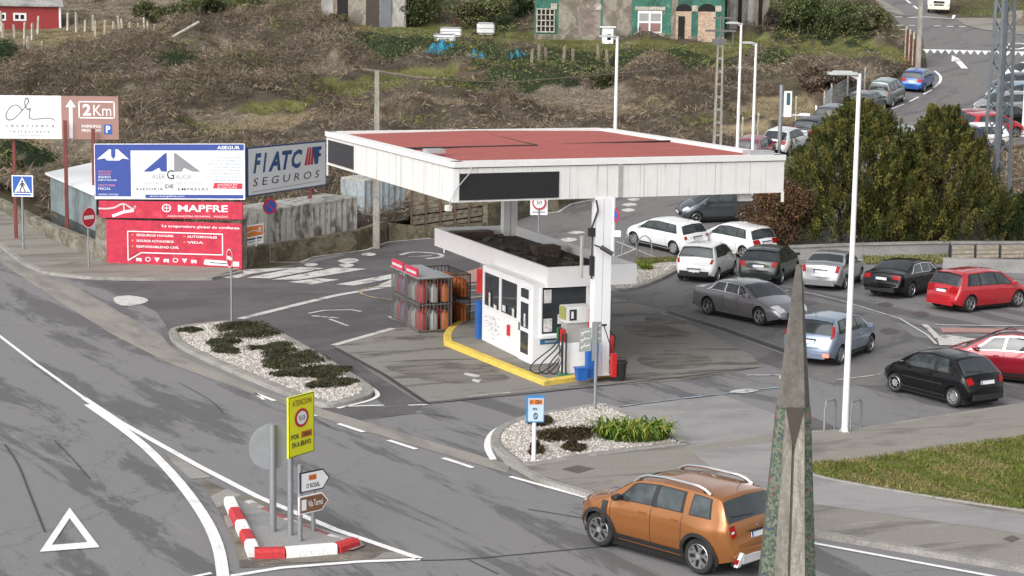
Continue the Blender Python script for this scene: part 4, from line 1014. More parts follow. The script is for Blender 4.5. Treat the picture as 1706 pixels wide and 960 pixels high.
def car(sp, label, loc, hdg, pm, group=None, name='parked_car', cat='car', wheel='s5', lights_lit=False, steer=0.0, opts=()):
    z0 = TH(loc[1])
    slope = math.atan((TH(loc[1] + 1.3) - TH(loc[1] - 1.3)) / 2.6)
    t = thing(name, label, cat, (loc[0], loc[1], z0 + .03), 0, group)
    rz = R(hdg); eul = (Matrix.Rotation(slope, 4, 'X') @ Matrix.Rotation(rz, 4, 'Z')).to_euler(); t.rotation_euler = eul
    B = Body(sp); wr = sp['wr']; V, Fs = B.mesh()
    mb = MB(); mb.add(V, Fs); bo = mb.build('body', [pm, m_under], t, local=True)
    bm = bmesh.new(); bm.from_mesh(bo.data); bmesh.ops.remove_doubles(bm, verts=bm.verts, dist=.0005); bmesh.ops.recalc_face_normals(bm, faces=bm.faces); bm.to_mesh(bo.data); bm.free()
    # wheel arches cut out
    cut = MB(); ar = wr + sp.get('ag', .045); n = 28
    for wx in (-sp['wb'] / 2, sp['wb'] / 2):
        for sd in (1, -1):
            ya, yb = sd * (B.W + .2), sd * (B.W - .34)
            vs = [(wx + math.cos(2 * math.pi * k / n) * ar, y, wr + .01 + math.sin(2 * math.pi * k / n) * ar) for y in (ya, yb) for k in range(n)]
            cut.add(vs, [tuple(range(n)), tuple(range(n, 2 * n))[::-1]] + [(k, n + k, n + (k + 1) % n, (k + 1) % n) for k in range(n)], 1)
    co = cut.build('cut', [pm, m_under], None)
    bm = bmesh.new(); bm.from_mesh(co.data); bmesh.ops.recalc_face_normals(bm, faces=bm.faces); bm.to_mesh(co.data); bm.free()
    md = bo.modifiers.new('b', 'BOOLEAN'); md.operation = 'DIFFERENCE'; md.object = co; md.solver = 'EXACT'
    t.rotation_euler = (0, 0, 0); t.location = (0, 0, 0)
    bpy.context.view_layer.update()
    dg = bpy.context.evaluated_depsgraph_get(); me = bpy.data.meshes.new_from_object(bo.evaluated_get(dg))
    bo.modifiers.clear(); old = bo.data; bo.data = me; me.name = 'body'; bpy.data.objects.remove(co); smooth(me, 32)
    t.rotation_euler = eul; t.location = (loc[0], loc[1], z0 + .03)
    def part(mb, nm, mt, par=None, sm=30): return mb.build(nm, mt, par or t, local=True, sm=sm)
    def pair(mb, nm, mt, par=None, sm=30): return part(mb, nm, mt, par, sm), part(mirror_mb(mb), nm, mt, par, sm)
    # wheels
    data = wheel_meshes(wr, wheel)
    for wx in (-sp['wb'] / 2, sp['wb'] / 2):
        for sd in (1, -1):
            w0 = bpy.data.objects.new('wheel', data[0]); COL.objects.link(w0); w0.parent = t
            w0.location = (wx, sd * (B.W - .115), wr); w0.rotation_euler = (0, random.uniform(0, 1.2), (0 if sd > 0 else math.pi) + (steer if wx > 0 else 0))
            for nm, d in (('tyre', data[1]), ('rim', data[2])):
                q = bpy.data.objects.new(nm, d); COL.objects.link(q); q.parent = w0
    # side glass
    for g in sp['side']:
        for k, (x0, x1, x2, x3) in enumerate(g['dlo'] if 'dlo' in g else []): pass
    dl = sp['dlo']; sb = MB(); panel(B, sb, dl[0], dl[1], dl[2], dl[3], 4.10, 4.93, .005, 22, 3); sf = pair(sb, 'window_surround', sp.get('surr', m_trim))
    for g in sp['glass']:
        gm = MB(); panel(B, gm, *g, 4.14, 4.88, .011, 10, 4); pair(gm, 'side_window', m_cglass2)
    # windscreen and rear window
    ws = MB(); xc, xw = sp['ws']; panel(B, ws, xw, xw, xc, xc, 5.12, 8.88, .008, 8, 20); part(ws, 'windscreen', m_cglass)
    rg0, rg1 = sp['rg']; rgv = sp.get('rgv', (5.25, 8.75)); rw = MB(); zpatch(B, rw, rg0, rg1, rgv[0], rgv[1], False, .008, 20, 6); rwin = part(rw, 'rear_window', m_cglass)
    if 'nowiper' not in opts:
        wi = MB(); zz = rg0 + .05; xq = B.xz(zz); p0 = B.S(xq, 6.9) + Vector((-.03, 0, 0)); p1 = B.S(B.xz(zz + .06), 5.9) + Vector((-.03, 0, 0)); wi.tube([p0, p1], .009, 4); part(wi, 'wiper', m_trim, rwin)
    # tail lamps, plate
    for (z0_, z1_, v0, v1, mt) in sp['tail']:
        tl = MB(); zpatch(B, tl, z0_, z1_, v0, v1, False, .012, 8, 6); pair(tl, 'tail_lamp', mt if not lights_lit else mt)
    if 'tailside' in sp:
        for (xa0, xa1, xb0, xb1, v0, v1, mt) in sp['tailside']:
            tl = MB(); panel(B, tl, xa0, xa1, xb0, xb1, v0, v1, .012, 6, 5); pair(tl, 'tail_lamp', mt)
    pz, px_ = sp.get('plate', (.78, None)); xr_ = B.xz(pz) if pz > sp['top'][0][1] else 0.0
    pl = MB(); tilt = sp.get('ptilt', .02); pl.frame_box((B.ox + xr_ - .05 + sp.get('poff', 0), -.26, pz - .055), (.02, 0, 0), (0, .52, 0), (tilt, 0, .11)); po = part(pl, 'number_plate', m_plate, sm=None)
    pl = MB(); pl.frame_box((B.ox + xr_ - .053 + sp.get('poff', 0), .215, pz - .053), (.018, 0, 0), (0, .043, 0), (tilt, 0, .106)); part(pl, 'plate_band', m_plateblue, po, sm=None)
    pr = MB(); pr.frame_box((B.ox + xr_ - .045 + sp.get('poff', 0), -.30, pz + .062), (.03, 0, 0), (0, .60, 0), (.0, 0, .035)); part(pr, 'tailgate_trim', sp.get('tgtrim', m_trim), sm=None)
    # front: lamps, grille, plate
    for (z0_, z1_, v0, v1) in sp['head']:
        hl = MB(); zpatch(B, hl, z0_, z1_, v0, v1, True, .012, 8, 4); pair(hl, 'headlight', m_lwhite)
    gr = MB(); gz0, gz1 = sp.get('grille', (.36, .56)); xn = sp['L'] + B.ox
    gr.frame_box((xn + .005, -.42, gz0), (.05, 0, 0), (0, .84, 0), (0, 0, gz1 - gz0)); part(gr, 'grille', m_trim, sm=None)
    pl = MB(); pl.frame_box((xn + .056, -.26, gz0 + .06), (.015, 0, 0), (0, .52, 0), (0, 0, .11)); part(pl, 'number_plate', m_plate, sm=None)
    # seams, handles, sill and bumpers
    for x in sp['doors']:
        sm_ = MB(); panel(B, sm_, x, x, x + .012, x + .012, 1.6, 4.02, .003, 1, 10); pair(sm_, 'door_seam', m_trim)
    for x in sp['handles']:
        h = MB(); p = B.S(x, 3.62); h.frame_box(p + Vector((-.09, -.004, -.012)), (.18, 0, 0), (0, .032, 0), (0, 0, .028)); pair(h, 'door_handle', sp.get('hmat', pm), sm=None)
    si = MB(); panel(B, si, sp['ro'] + wr + .06, sp['ro'] + wr + .06, sp['ro'] + sp['wb'] - wr - .06, sp['ro'] + sp['wb'] - wr - .06, .95, 1.55, .012, 10, 3); pair(si, 'sill', sp.get('sill', m_trim))
    if 'rub' in sp:
        q = MB(); panel(B, q, sp['ro'] + wr + .1, sp['ro'] + wr + .1, sp['ro'] + sp['wb'] - wr - .1, sp['ro'] + sp['wb'] - wr - .1, 2.75, 2.92, .014, 8, 2); pair(q, 'rubbing_strip', sp['rub'])
    rb = MB(); w_ = B.W - .26; rb.frame_box((B.ox - .035, -w_, B.gc + .06), (.1, 0, 0), (0, 2 * w_, 0), (0, 0, sp.get('rbh', .17))); part(rb, 'bumper_insert', sp.get('rbm', m_trim), sm=None)
    ub = MB(); ub.frame_box((-sp['wb'] / 2 - .35, -B.W + .13, .10), (sp['wb'] + .75, 0, 0), (0, 2 * B.W - .26, 0), (0, 0, B.gc)); part(ub, 'underbody_shade', m_under, sm=None)  # black floor slab, set low and wide to stand in for the contact shadow
    # mirrors
    xm = sp['ws'][0] - sp.get('mx', .42); p = B.S(xm, 4.15); mi = MB()
    vs = []
    for a, sc_ in ((-.06, .75), (.03, 1.0), (.10, .6)):
        for (yy, zz) in ((0, -.06), (.18, -.055), (.20, 0), (.18, .07), (.03, .08), (0, .03)): vs.append((p.x + a, p.y + .04 + yy * (.8 + .2 * sc_), p.z + .06 + zz * sc_))
    fs = [(0, 1, 2, 3, 4, 5), (12, 13, 14, 15, 16, 17)[::-1]] + [(i * 6 + k, (i + 1) * 6 + k, (i + 1) * 6 + (k + 1) % 6, i * 6 + (k + 1) % 6) for i in range(2) for k in range(6)]
    mi.add(vs, fs); mi.frame_box((p.x - .03, p.y - .03, p.z + .01), (.08, 0, 0), (0, .10, .03), (0, 0, .04)); pair(mi, 'door_mirror', sp.get('mirm', pm), sm=40)
    # antenna / third brake light / roof rails
    if 'spoiler' in opts:
        s_ = MB(); zz = rg1 + .03; xq = B.xz(zz); V = []
        for dx, dz in ((-.14, -.01), (.12, .045), (.12, -.03), (-.12, -.035)):
            for v in (5.4, 6, 7, 8, 8.6): q = B.S(xq, v); V.append((q.x + dx, q.y, q.z + dz))
        s_.add(V, [(j * 5 + i, j * 5 + i + 1, ((j + 1) % 4) * 5 + i + 1, ((j + 1) % 4) * 5 + i)[::-1] for j in range(4) for i in range(4)] + [(0, 5, 10, 15), (4, 9, 14, 19)[::-1]]); part(s_, 'spoiler', pm)
    if 'rails' in opts:
        xa, xb = sp['rail']; rl = MB(); pts = []
        for i in range(13):
            x = xa + (xb - xa) * i / 12; q = B.S(x, 5.35); lift = (.10 if 'railchrome' in opts else .07) * min(1, 4 * min(i, 12 - i) / 6); pts.append(q + Vector((0, .0, lift)))
        rl.tube(pts, .034 if 'railchrome' in opts else .022, 6); a_, b_ = pair(rl, 'roof_rail', m_chrome if 'railchrome' in opts else m_trim)
        if 'railchrome' in opts:
            ft = MB()
            for i in (0, 1, 11, 12): ft.tube([pts[i] - Vector((0, 0, .07)), pts[i] + Vector((0, 0, .012))], .026, 6)
            ft.tube([pts[9] + Vector((0, 0, .0)), pts[10], pts[11], pts[12] - Vector((0, 0, .03))], .027, 6); pair(ft, 'rail_foot', m_trim)
    if 'cladding' in opts:
        for wx in (-sp['wb'] / 2, sp['wb'] / 2):
            c_ = MB(); V = []; n_ = 20; r0_, r1_ = ar - .005, ar + .075
            for k in range(n_ + 1):
                a = math.radians(-18 + 216 * k / n_)
                for rr_ in (r0_, r1_):
                    X = wx + math.cos(a) * rr_; Zz = wr + .01 + math.sin(a) * rr_
                    # follow body side
                    xx = X - B.ox; q = B.sec(xx); vmax = q[2][1]; 
                    yy = max(q[2][0], q[3][0]) + .012
                    if Zz < q[2][1]: yy = q[1][0] + (q[2][0] - q[1][0]) * max(0, (Zz - q[1][1]) / (q[2][1] - q[1][1])) + .02
                    if Zz > q[3][1]: yy = q[3][0] + (q[4][0] - q[3][0]) * min(1, (Zz - q[3][1]) / (q[4][1] - q[3][1])) + .02
                    V.append((X, yy, Zz))
            c_.add(V, [(2 * k, 2 * k + 1, 2 * k + 3, 2 * k + 2)[::-1] for k in range(n_)]); pair(c_, 'arch_cladding', m_trim)
    an = MB(); q = B.S(sp['rg'][1] and B.xz(sp['rg'][1]) + .25, 7); an.tube([q, q + Vector((-.12, 0, .16))], .006, 4); part(an, 'antenna', m_trim, sm=None)
    return t, B, part, pair

def spec(kind, L, W, H, wb, ro, wr, **kw):
    """body families; x measured from the rear bumper"""
    f = L - ro - wb
    d = dict(L=L, W=W, wb=wb, ro=ro, wr=wr, side=[])
    if kind == 'hatch':
        b = kw.pop('bz', .92); rk = kw.pop('rake', .45)
        d['top'] = [(0, .56), (.03, .66), (.07, .72), (.11, b - .02), (.17, b + .03), (rk, H - .13), (rk + .12, H - .055), (rk + .5, H - .02), (L * .47, H), (L * .58, H - .06), (L * .63, H - .12), (L * .80, b + .06), (L * .84, b + .03), (L - .35, b - .11), (L - .10, b - .25), (L - .03, .55), (L, .50)]
        d['belt'] = [(0, b + .02), (L * .4, b - .02), (L * .8, b - .05), (L, .6)]
        d['ws'] = (L * .805, L * .61); d['rg'] = (b + .06, H - .10)
        d['dlo'] = (rk + .14, rk + .34, L * .775, L * .62)
        d['glass'] = [(rk + .26, rk + .42, L * .30, L * .30), (L * .315, L * .315, L * .515, L * .50), (L * .53, L * .515, L * .74, L * .60)]
        d['doors'] = [L * .30, L * .52, L * .76]; d['handles'] = [L * .36, L * .57]
        d['tail'] = [(.74, b + .04, 4.25, 6.35, m_lred)]
        d['head'] = [(.58, b - .16, 4.5, 6.3)]
        d['plate'] = (.80, None)
    elif kind == 'sedan':
        b = kw.pop('bz', .95)
        d['top'] = [(0, .55), (.04, .68), (.08, .80), (.14, b + .06), (.25, b + .10), (.62, b + .12), (.80, b + .15), (L * .27, H - .10), (L * .33, H - .03), (L * .46, H), (L * .55, H - .04), (L * .60, H - .09), (L * .745, b + .04), (L * .78, b + .0), (L - .4, b - .14), (L - .12, b - .28), (L - .03, .54), (L, .48)]
        d['belt'] = [(0, b + .04), (L * .4, b - .01), (L * .8, b - .06), (L, .6)]
        d['ws'] = (L * .75, L * .585); d['rg'] = (b + .17, H - .08)
        d['dlo'] = (L * .20, L * .29, L * .725, L * .60)
        d['glass'] = [(L * .235, L * .30, L * .40, L * .40), (L * .415, L * .415, L * .55, L * .54), (L * .565, L * .55, L * .70, L * .585)]
        d['doors'] = [L * .40, L * .56, L * .73]; d['handles'] = [L * .38, L * .54]
        d['tail'] = [(.74, b + .07, 4.3, 6.3, m_lred)]
        d['head'] = [(.60, b - .18, 4.4, 6.2)]
        d['plate'] = (.82, None); d['rgv'] = (5.35, 8.65)
    elif kind == 'suv':
        b = kw.pop('bz', 1.06)
        d['top'] = [(0, .62), (.03, .74), (.06, .80), (.09, b - .02), (.13, b + .04), (.33, H - .17), (.42, H - .06), (.9, H - .01), (L * .46, H), (L * .58, H - .05), (L * .635, H - .12), (L * .765, b + .08), (L * .80, b + .03), (L - .45, b - .06), (L - .13, b - .18), (L - .04, .62), (L, .55)]
        d['belt'] = [(0, b + .03), (L * .4, b - .01), (L * .8, b - .04), (L, .75)]
        d['ws'] = (L * .77, L * .61); d['rg'] = (b + .06, H - .11)
        d['dlo'] = (.38, .55, L * .745, L * .62)
        d['glass'] = [(.50, .62, L * .245, L * .245), (L * .29, L * .29, L * .475, L * .465), (L * .50, L * .49, L * .715, L * .605)]
        d['doors'] = [L * .30, L * .49, L * .735]; d['handles'] = [L * .34, L * .54]
        d['tail'] = [(.80, b + .02, 4.35, 6.2, m_lred)]
        d['head'] = [(.70, b - .12, 4.5, 6.2)]
        d['plate'] = (.84, None); d['gc'] = .27
    elif kind == 'van':
        b = kw.pop('bz', 1.10)
        d['top'] = [(0, .55), (.02, .70), (.05, b), (.10, H - .2), (.15, H - .06), (.5, H), (L * .50, H), (L * .60, H - .08), (L * .75, b + .08), (L * .79, b + .02), (L - .4, b - .16), (L - .10, b - .35), (L - .03, .55), (L, .50)]
        d['belt'] = [(0, b), (L * .8, b - .08), (L, .65)]
        d['ws'] = (L * .755, L * .60); d['rg'] = (b + .04, H - .16)
        d['dlo'] = (.25, .30, L * .73, L * .62)
        d['glass'] = [(.32, .36, L * .26, L * .26), (L * .29, L * .29, L * .47, L * .47), (L * .50, L * .49, L * .70, L * .60)]
        d['doors'] = [L * .27, L * .49, L * .72]; d['handles'] = [L * .44, L * .54]
        d['tail'] = [(.75, b + .15, 4.2, 5.3, m_lred)]
        d['head'] = [(.60, b - .2, 4.5, 6.2)]
        d['plate'] = (.72, None)
    d.update(kw); return d

def from_wheels(front, rear, side, sp):
    """front, rear: pixels where the two visible wheels touch the ground; side +1 = car's left side seen"""
    a, b = G(*front), G(*rear); m = (a + b) / 2; d = (a - b); d.z = 0; d.normalize()
    left = Vector((-d.y, d.x, 0)); c = m - left * side * (sp['W'] / 2 - .12)
    return (c.x, c.y), math.degrees(math.atan2(d.y, d.x))
def at_px(px, py, hdg, off=0.0, lat=0.0):
    p = G(px, py); h = R(hdg); return (p.x + math.cos(h) * off - math.sin(h) * lat, p.y + math.sin(h) * off + math.cos(h) * lat), hdg

# ---- the orange off-roader in the foreground
P_or = paint('orange', (.37, .142, .038), .5, .25)
duster = spec('suv', 4.34, 1.83, 1.66, 2.673, .86, .36, flare=.06, bz=1.10, gc=.25, tum=.30, mx=.40, mirm=m_trim, rail=(.75, 2.75), plate=(.86, None), rbh=.16,
              dlo=(.50, .62, 3.18, 2.70), tail=[(.87, 1.10, 4.3, 5.9, m_lred)], rgv=(5.2, 8.8), hmat=P_or)
duster['glass'] = [(.60, .68, 1.12, 1.08), (1.36, 1.36, 2.02, 1.98), (2.14, 2.10, 3.05, 2.62)]
duster['dlo'] = (1.30, 1.30, 3.18, 2.70)
pos, hd_ = from_wheels((1007.9, 914.3), (1164.2, 955.4), 1, duster)
t, B, part, pair = car(duster, 'burnt orange off-road car with silver roof rails driving on the near road', pos, hd_ - 2, P_or, name='orange_car', wheel='y5', steer=.05, opts=('rails', 'railchrome', 'cladding'))
q = MB(); panel(B, q, .56, .64, 1.15, 1.12, 4.10, 4.92, .004, 10, 3); pair(q, 'window_surround', m_trim)
q = MB(); q.frame_box((B.ox - .06, -.62, .34), (.05, 0, 0), (0, 1.24, 0), (0, 0, .16)); part(q, 'skid_plate', M('skid_silver', (.55, .55, .55), .4), sm=None)
q = MB()
q.add([(B.ox - .05, -.80, .30), (B.ox - .05, -.70, .30), (B.ox - .05, -.52, .52), (B.ox - .05, -.60, .56), (B.ox + .04, -.80, .30), (B.ox + .04, -.70, .30), (B.ox + .04, -.52, .52), (B.ox + .04, -.60, .56)], [(0, 3, 2, 1), (0, 1, 5, 4), (1, 2, 6, 5), (2, 3, 7, 6), (3, 0, 4, 7)]); pair(q, 'skid_arm', M('skid_silver', (.55,) * 3), sm=None)
q = MB(); q.frame_box((B.ox - .02, -.70, .27), (.2, 0, 0), (0, 1.40, 0), (0, 0, .16)); part(q, 'lower_bumper', m_trim, sm=None)
q = MB(); q.frame_box((B.ox - .03, .66, .36), (.06, 0, 0), (0, .14, 0), (0, 0, .07)); pair(q, 'reflector', m_lred, sm=None)
q = MB(); panel(B, q, 3.30, 3.28, 3.42, 3.44, 2.2, 3.9, .02, 3, 8); pair(q, 'fender_vent', m_trim)
q = MB(); panel(B, q, 2.0, 2.0, 2.12, 2.10, 4.08, 4.93, .012, 3, 3); pair(q, 'door_pillar', m_trim)
q = MB(); q.disc((B.ox + B.xz(1.02) - .02, 0, 1.02), (-1, 0, .2), .045, 12, .015); part(q, 'badge', m_chrome)

q = MB(); zpatch(B, q, .96, 1.01, 5.05, 5.6, False, .016, 5, 3); pair(q, 'reversing_lamp', m_lwhite)
# ---- the cars right of the station
def put(sp, label, front, rear, side, pm, dh=0, **k):
    pos, h = from_wheels(front, rear, side, sp); return car(sp, label, pos, h + dh, pm, **k)
GR = 'cars parked round the petrol station'
P_blk = M('paint_black', (.005, .005, .006), .22, 0, var=.03, coat=.35, spec=.25); P_dkg = paint('dark_green_black', (.012, .020, .020)); P_gry = paint('warm_grey', (.27, .26, .285), .5, .3); P_lbl = paint('light_blue', (.19, .245, .34), .4)
P_red = paint('bright_red', (.46, .012, .02)); P_crim = paint('crimson', (.25, .008, .02), .2); P_wht = paint('white', (.80, .80, .80)); P_sil = paint('silver', (.42, .42, .43), .55); P_blue = paint('blue', (.02, .10, .38), .3)
P_slate = paint('slate_grey', (.09, .105, .12), .5); P_grn = paint('grey_green', (.20, .25, .24), .4); P_bls = paint('blue_silver', (.30, .42, .50), .4)

s206 = spec('hatch', 3.84, 1.65, 1.43, 2.44, .62, .285, bz=.90, rake=.62, hmat=P_blk, rub=m_trim, doors=[1.40, 2.75], handles=[1.56], glass=[(.84, 1.0, 1.30, 1.30), (1.46, 1.44, 2.80, 2.30)], plate=(.76, None), tail=[(.72, .90, 4.2, 6.1, m_lred)])
put(s206, 'small black three door hatchback with silver wheel covers, nearest the pavement', (1489, 653.8), (1593.6, 681), 1, P_blk, group=GR, wheel='cover', steer=.15)
tal = spec('sedan', 4.85, 1.87, 1.46, 2.81, 1.08, .335, surr=m_chrome, sill=m_chrome, hmat=P_gry, head=[(.56, .78, 4.3, 6.2)], tail=[(.78, .98, 4.0, 6.0, m_lred)])
put(tal, 'warm grey saloon facing the pavement with chrome window line, beside the station forecourt', (1268.5, 544.4), (1180.2, 526), -1, P_gry, group=GR, wheel='multi', opts=('nowiper',))
foc = spec('hatch', 4.34, 1.84, 1.50, 2.64, .82, .315, bz=.94, rake=.50, hmat=P_lbl, rub=P_lbl, tail=[(.92, 1.30, 4.85, 5.55, m_lred)], rbm=P_lbl, plate=(.78, None))
pos, h = from_wheels((1450, 588), (1392, 611), -1, foc)
tt, B, part, pair = car(foc, 'light blue hatchback with lit brake lamp behind the tall concrete spire', pos, h, P_lbl, group=GR, wheel='s5', opts=('spoiler',))
q = MB(); q.frame_box((B.ox - .045, -.80, .33), (.05, 0, 0), (0, .2, 0), (0, 0, .1)); part(q, 'fog_lamp', m_lit, sm=None)
bcl = spec('hatch', 4.36, 1.79, 1.58, 2.70, .80, .325, bz=.98, surr=m_trim, hmat=P_red, rbm=P_red, sill=P_red)
put(bcl, 'bright red tall hatchback parked by the low white wall', (1695.7, 511.8), (1612.5, 522.6), -1, P_red, dh=-3, group=GR, wheel='s5', opts=('spoiler',))
aud = spec('sedan', 4.70, 1.83, 1.43, 2.81, 1.05, .33, surr=m_chrome, hmat=P_blk, rbm=m_trim, tail=[(.80, .97, 4.4, 6.25, m_lred)])
car(aud, 'glossy black saloon between the silver saloon and the bright red car', *at_px(1479, 495, 50, 1.75, 0), P_blk, group=GR, wheel='s5', opts=('nowiper',))
nis = spec('sedan', 4.57, 1.76, 1.48, 2.68, 1.02, .315, bz=1.0, hmat=P_sil, rbm=P_sil, rbh=.22, tail=[(.80, 1.07, 4.4, 6.0, m_lred)], surr=m_trim)
car(nis, 'silver saloon between the dark hatchback and the black saloon', *at_px(1371, 483, 66, 1.7, 0), P_sil, group=GR, wheel='s5', opts=('nowiper',))
brv = spec('hatch', 4.34, 1.79, 1.49, 2.60, .82, .32, rake=.62, bz=.98, hmat=P_dkg, rbm=P_dkg, tail=[(.78, 1.0, 4.3, 6.1, m_lred)])
car(brv, 'greenish black hatchback between the white hatchback and the silver saloon', *at_px(1266, 473, 68, 1.6, 0), P_dkg, group=GR, wheel='s5', opts=('spoiler',))
ka = spec('hatch', 3.93, 1.78, 1.56, 2.49, .72, .30, bz=.98, hmat=P_wht, rbm=m_trim, rbh=.22, plate=(.50, None), tail=[(.82, 1.02, 4.2, 5.7, m_lred)])
car(ka, 'white hatchback with dark lower bumper, rear to the camera, left of the dark hatchback', *at_px(1160, 469, 67, 1.55, 0), P_wht, group=GR, wheel='s5', opts=('spoiler',))
golf = spec('hatch', 4.26, 1.79, 1.48, 2.62, .80, .315, bz=.95, hmat=P_wht, rbm=P_wht, tail=[(.80, .94, 4.1, 6.0, m_lred)])
gp_, gh = at_px(1087, 416, 128, 0, -.85)
car(golf, 'white hatchback side on by the bicycle stand', gp_, 131, P_wht, group=GR, wheel='cover', opts=('spoiler',))
kia = spec('hatch', 4.1, 1.74, 1.47, 2.57, .75, .31, hmat=P_wht)
car(kia, 'white hatchback half hidden between the brown bush and the other white car', *at_px(1196, 420, 128, -.6, -.6), P_wht, group=GR, opts=('spoiler',))
c3 = spec('hatch', 3.85, 1.67, 1.52, 2.46, .65, .30, rake=.6, bz=.96, hmat=P_slate, head=[(.62, .82, 4.3, 6.1)])
car(c3, 'slate grey rounded hatchback facing left above the white cars', *at_px(1176, 360, 190, -.3, .75), P_slate, group=GR, wheel='s5', opts=())
pgt = spec('hatch', 4.42, 1.80, 1.53, 2.71, .85, .32, bz=.96, surr=m_chrome, hmat=P_crim, rail=(.7, 2.7), mirm=P_crim)
car(pgt, 'crimson estate car behind the small black hatchback', *at_px(1672, 642, 152, 0, -1.05), P_crim, group=GR, opts=('rails',))
# ---- cars along the side street
G2 = 'cars along the rising side street'
fie = spec('hatch', 3.95, 1.72, 1.48, 2.49, .72, .30, rake=.6, hmat=P_wht)
put(fie, 'white hatchback behind the traffic camera post on the side street', (1340, 250), (1312, 258.6), -1, P_wht, dh=6, group=G2)
car(spec('hatch', 4.1, 1.72, 1.48, 2.5, .75, .30), 'red hatchback behind the two slim lamp posts', *at_px(1254, 268, 66, .3, 0), P_crim, group=G2)
car(spec('hatch', 4.3, 1.78, 1.43, 2.6, .8, .31), 'black hatchback in the kerb row above the white hatchback', *at_px(1343, 237, 62, 1.4, 0), P_blk, group=G2)
car(spec('hatch', 4.3, 1.78, 1.50, 2.6, .8, .31), 'dark slate car half hidden by the tree top, next above the black hatchback', *at_px(1380, 216, 60, 1.2, 0), P_slate, group=G2)
car(spec('hatch', 4.1, 1.74, 1.45, 2.6, .75, .31), 'dark grey car directly below the grey green van', *at_px(1433, 190, 60, 1.0, 0), paint('graphite', (.05, .055, .06), .4), group=G2)
ber = spec('van', 4.14, 1.72, 1.80, 2.69, .75, .31, bz=1.12, hmat=P_grn, sill=m_trim, rub=m_trim)
car(ber, 'grey green box shaped family van on the side street', *at_px(1466, 178, 63, 1.5, 0), P_grn, group=G2, name='parked_van', cat='van', wheel='cover')
clio = spec('hatch', 4.0, 1.72, 1.48, 2.59, .68, .31, hmat=P_blue, rbm=P_blue)
car(clio, 'blue hatchback topmost in the kerb row of the side street', *at_px(1520, 152, 65, 1.4, 0), P_blue, group=G2, opts=('spoiler',))
# ---- the far car park behind the lattice tower
G3 = 'cars in the far car park'
def far(px, py, h, label, pm, kind='hatch'):
    car(spec(kind, 4.2, 1.76, 1.5, 2.6, .8, .31), label, *at_px(px, py, h, 0, 0), pm, group=G3, wheel='s5')
far(1712, 137, 200, 'white car, uppermost in the car park right of the lattice tower', P_wht)
far(1694, 156, 198, 'dark slate car below the uppermost white one in the car park', P_slate)
far(1690, 172, 196, 'pale blue car in the middle of the car park row', P_bls)
far(1672, 190, 196, 'pale silver blue car seen through the lattice tower', P_sil)
far(1672, 212, 30, 'black car at the right of the tower above the rail fence', P_blk)
far(1650, 226, 20, 'bright red car seen through the legs of the lattice tower', P_red)
far(1612, 222, 200, 'crimson car just left of the lattice tower', P_crim)
far(1622, 246, 190, 'white car with dark windows at the foot of the lattice tower', P_wht)
far(1584, 250, 190, 'dark blue car at the right shoulder of the big conifers', paint('navy', (.02, .03, .06), .3))
far(1510, 250, 60, 'silver car glimpsed in the gap between the two conifers', P_sil)

# ---- white lorry at the top of the street
P_cream = paint('cream', (.72, .70, .58))
tb = G(1563, 23); hd = R(258); t = thing('lorry', 'white lorry coming down at the top of the side street', 'lorry', (tb.x, tb.y, tb.z + .03), hd)
t.location = (tb.x - math.cos(hd) * 2.6, tb.y - math.sin(hd) * 2.6, TH(tb.y - math.sin(hd) * 2.6) + .05)
t.rotation_euler = (Matrix.Rotation(math.atan(.13), 4, 'X') @ Matrix.Rotation(hd, 4, 'Z')).to_euler()
def bb(nm, mt, c, s, par=None, bev=0.0):
    mb = MB(); mb.box(c, s); o = mb.build(nm, mt, par or t, local=True)
    if bev:
        bm = bmesh.new(); bm.from_mesh(o.data); bmesh.ops.bevel(bm, geom=bm.edges[:], offset=bev, segments=3, affect='EDGES'); bm.to_mesh(o.data); bm.free(); smooth(o.data, 40)
    return o
cabo = MB(); pr = [(1.2, .45), (2.62, .45), (2.66, .9), (2.55, 1.35), (2.25, 2.15), (2.1, 2.25), (1.2, 2.25)]
V = [(x, y, z) for y in (-1.0, 1.0) for x, z in pr]; n = len(pr)
cabo.add(V, [tuple(range(n)), tuple(range(n, 2 * n))[::-1]] + [(i, n + i, n + (i + 1) % n, (i + 1) % n) for i in range(n)]); co_ = cabo.build('cab', P_cream, t, local=True)
bm = bmesh.new(); bm.from_mesh(co_.data); bmesh.ops.recalc_face_normals(bm, faces=bm.faces); bmesh.ops.bevel(bm, geom=bm.edges[:], offset=.06, segments=2, affect='EDGES'); bm.to_mesh(co_.data); bm.free(); smooth(co_.data, 40)
mb = MB(); mb.add([(2.57, -.88, 1.36), (2.57, .88, 1.36), (2.30, .82, 2.10), (2.30, -.82, 2.10)], [(0, 1, 2, 3)]); mb.build('windscreen', m_cglass, t, local=True)
bb('grille', m_trim, (2.66, 0, 1.08), (.06, 1.0, .2)); bb('bumper', P_cream, (2.66, 0, .55), (.18, 2.0, .32), bev=.04); bb('number_plate', m_plate, (2.765, 0, .5), (.02, .5, .12)); bb('grille', m_trim, (2.67, 0, .82), (.05, .9, .12))
for s_ in (1, -1): bb('headlight', m_lwhite, (2.68, s_ * .76, .86), (.08, .34, .2), bev=.03); bb('door_mirror', m_trim, (2.4, s_ * 1.14, 1.6), (.1, .16, .4)); bb('side_window', m_cglass, (1.85, s_ * 1.002, 1.7), (.8, .02, .5))
bb('cargo_box', paint('white', (.8,) * 3), (-.9, 0, 1.75), (4.0, 2.1, 2.2)); bb('chassis', m_trim, (-.2, 0, .55), (4.9, .9, .25))
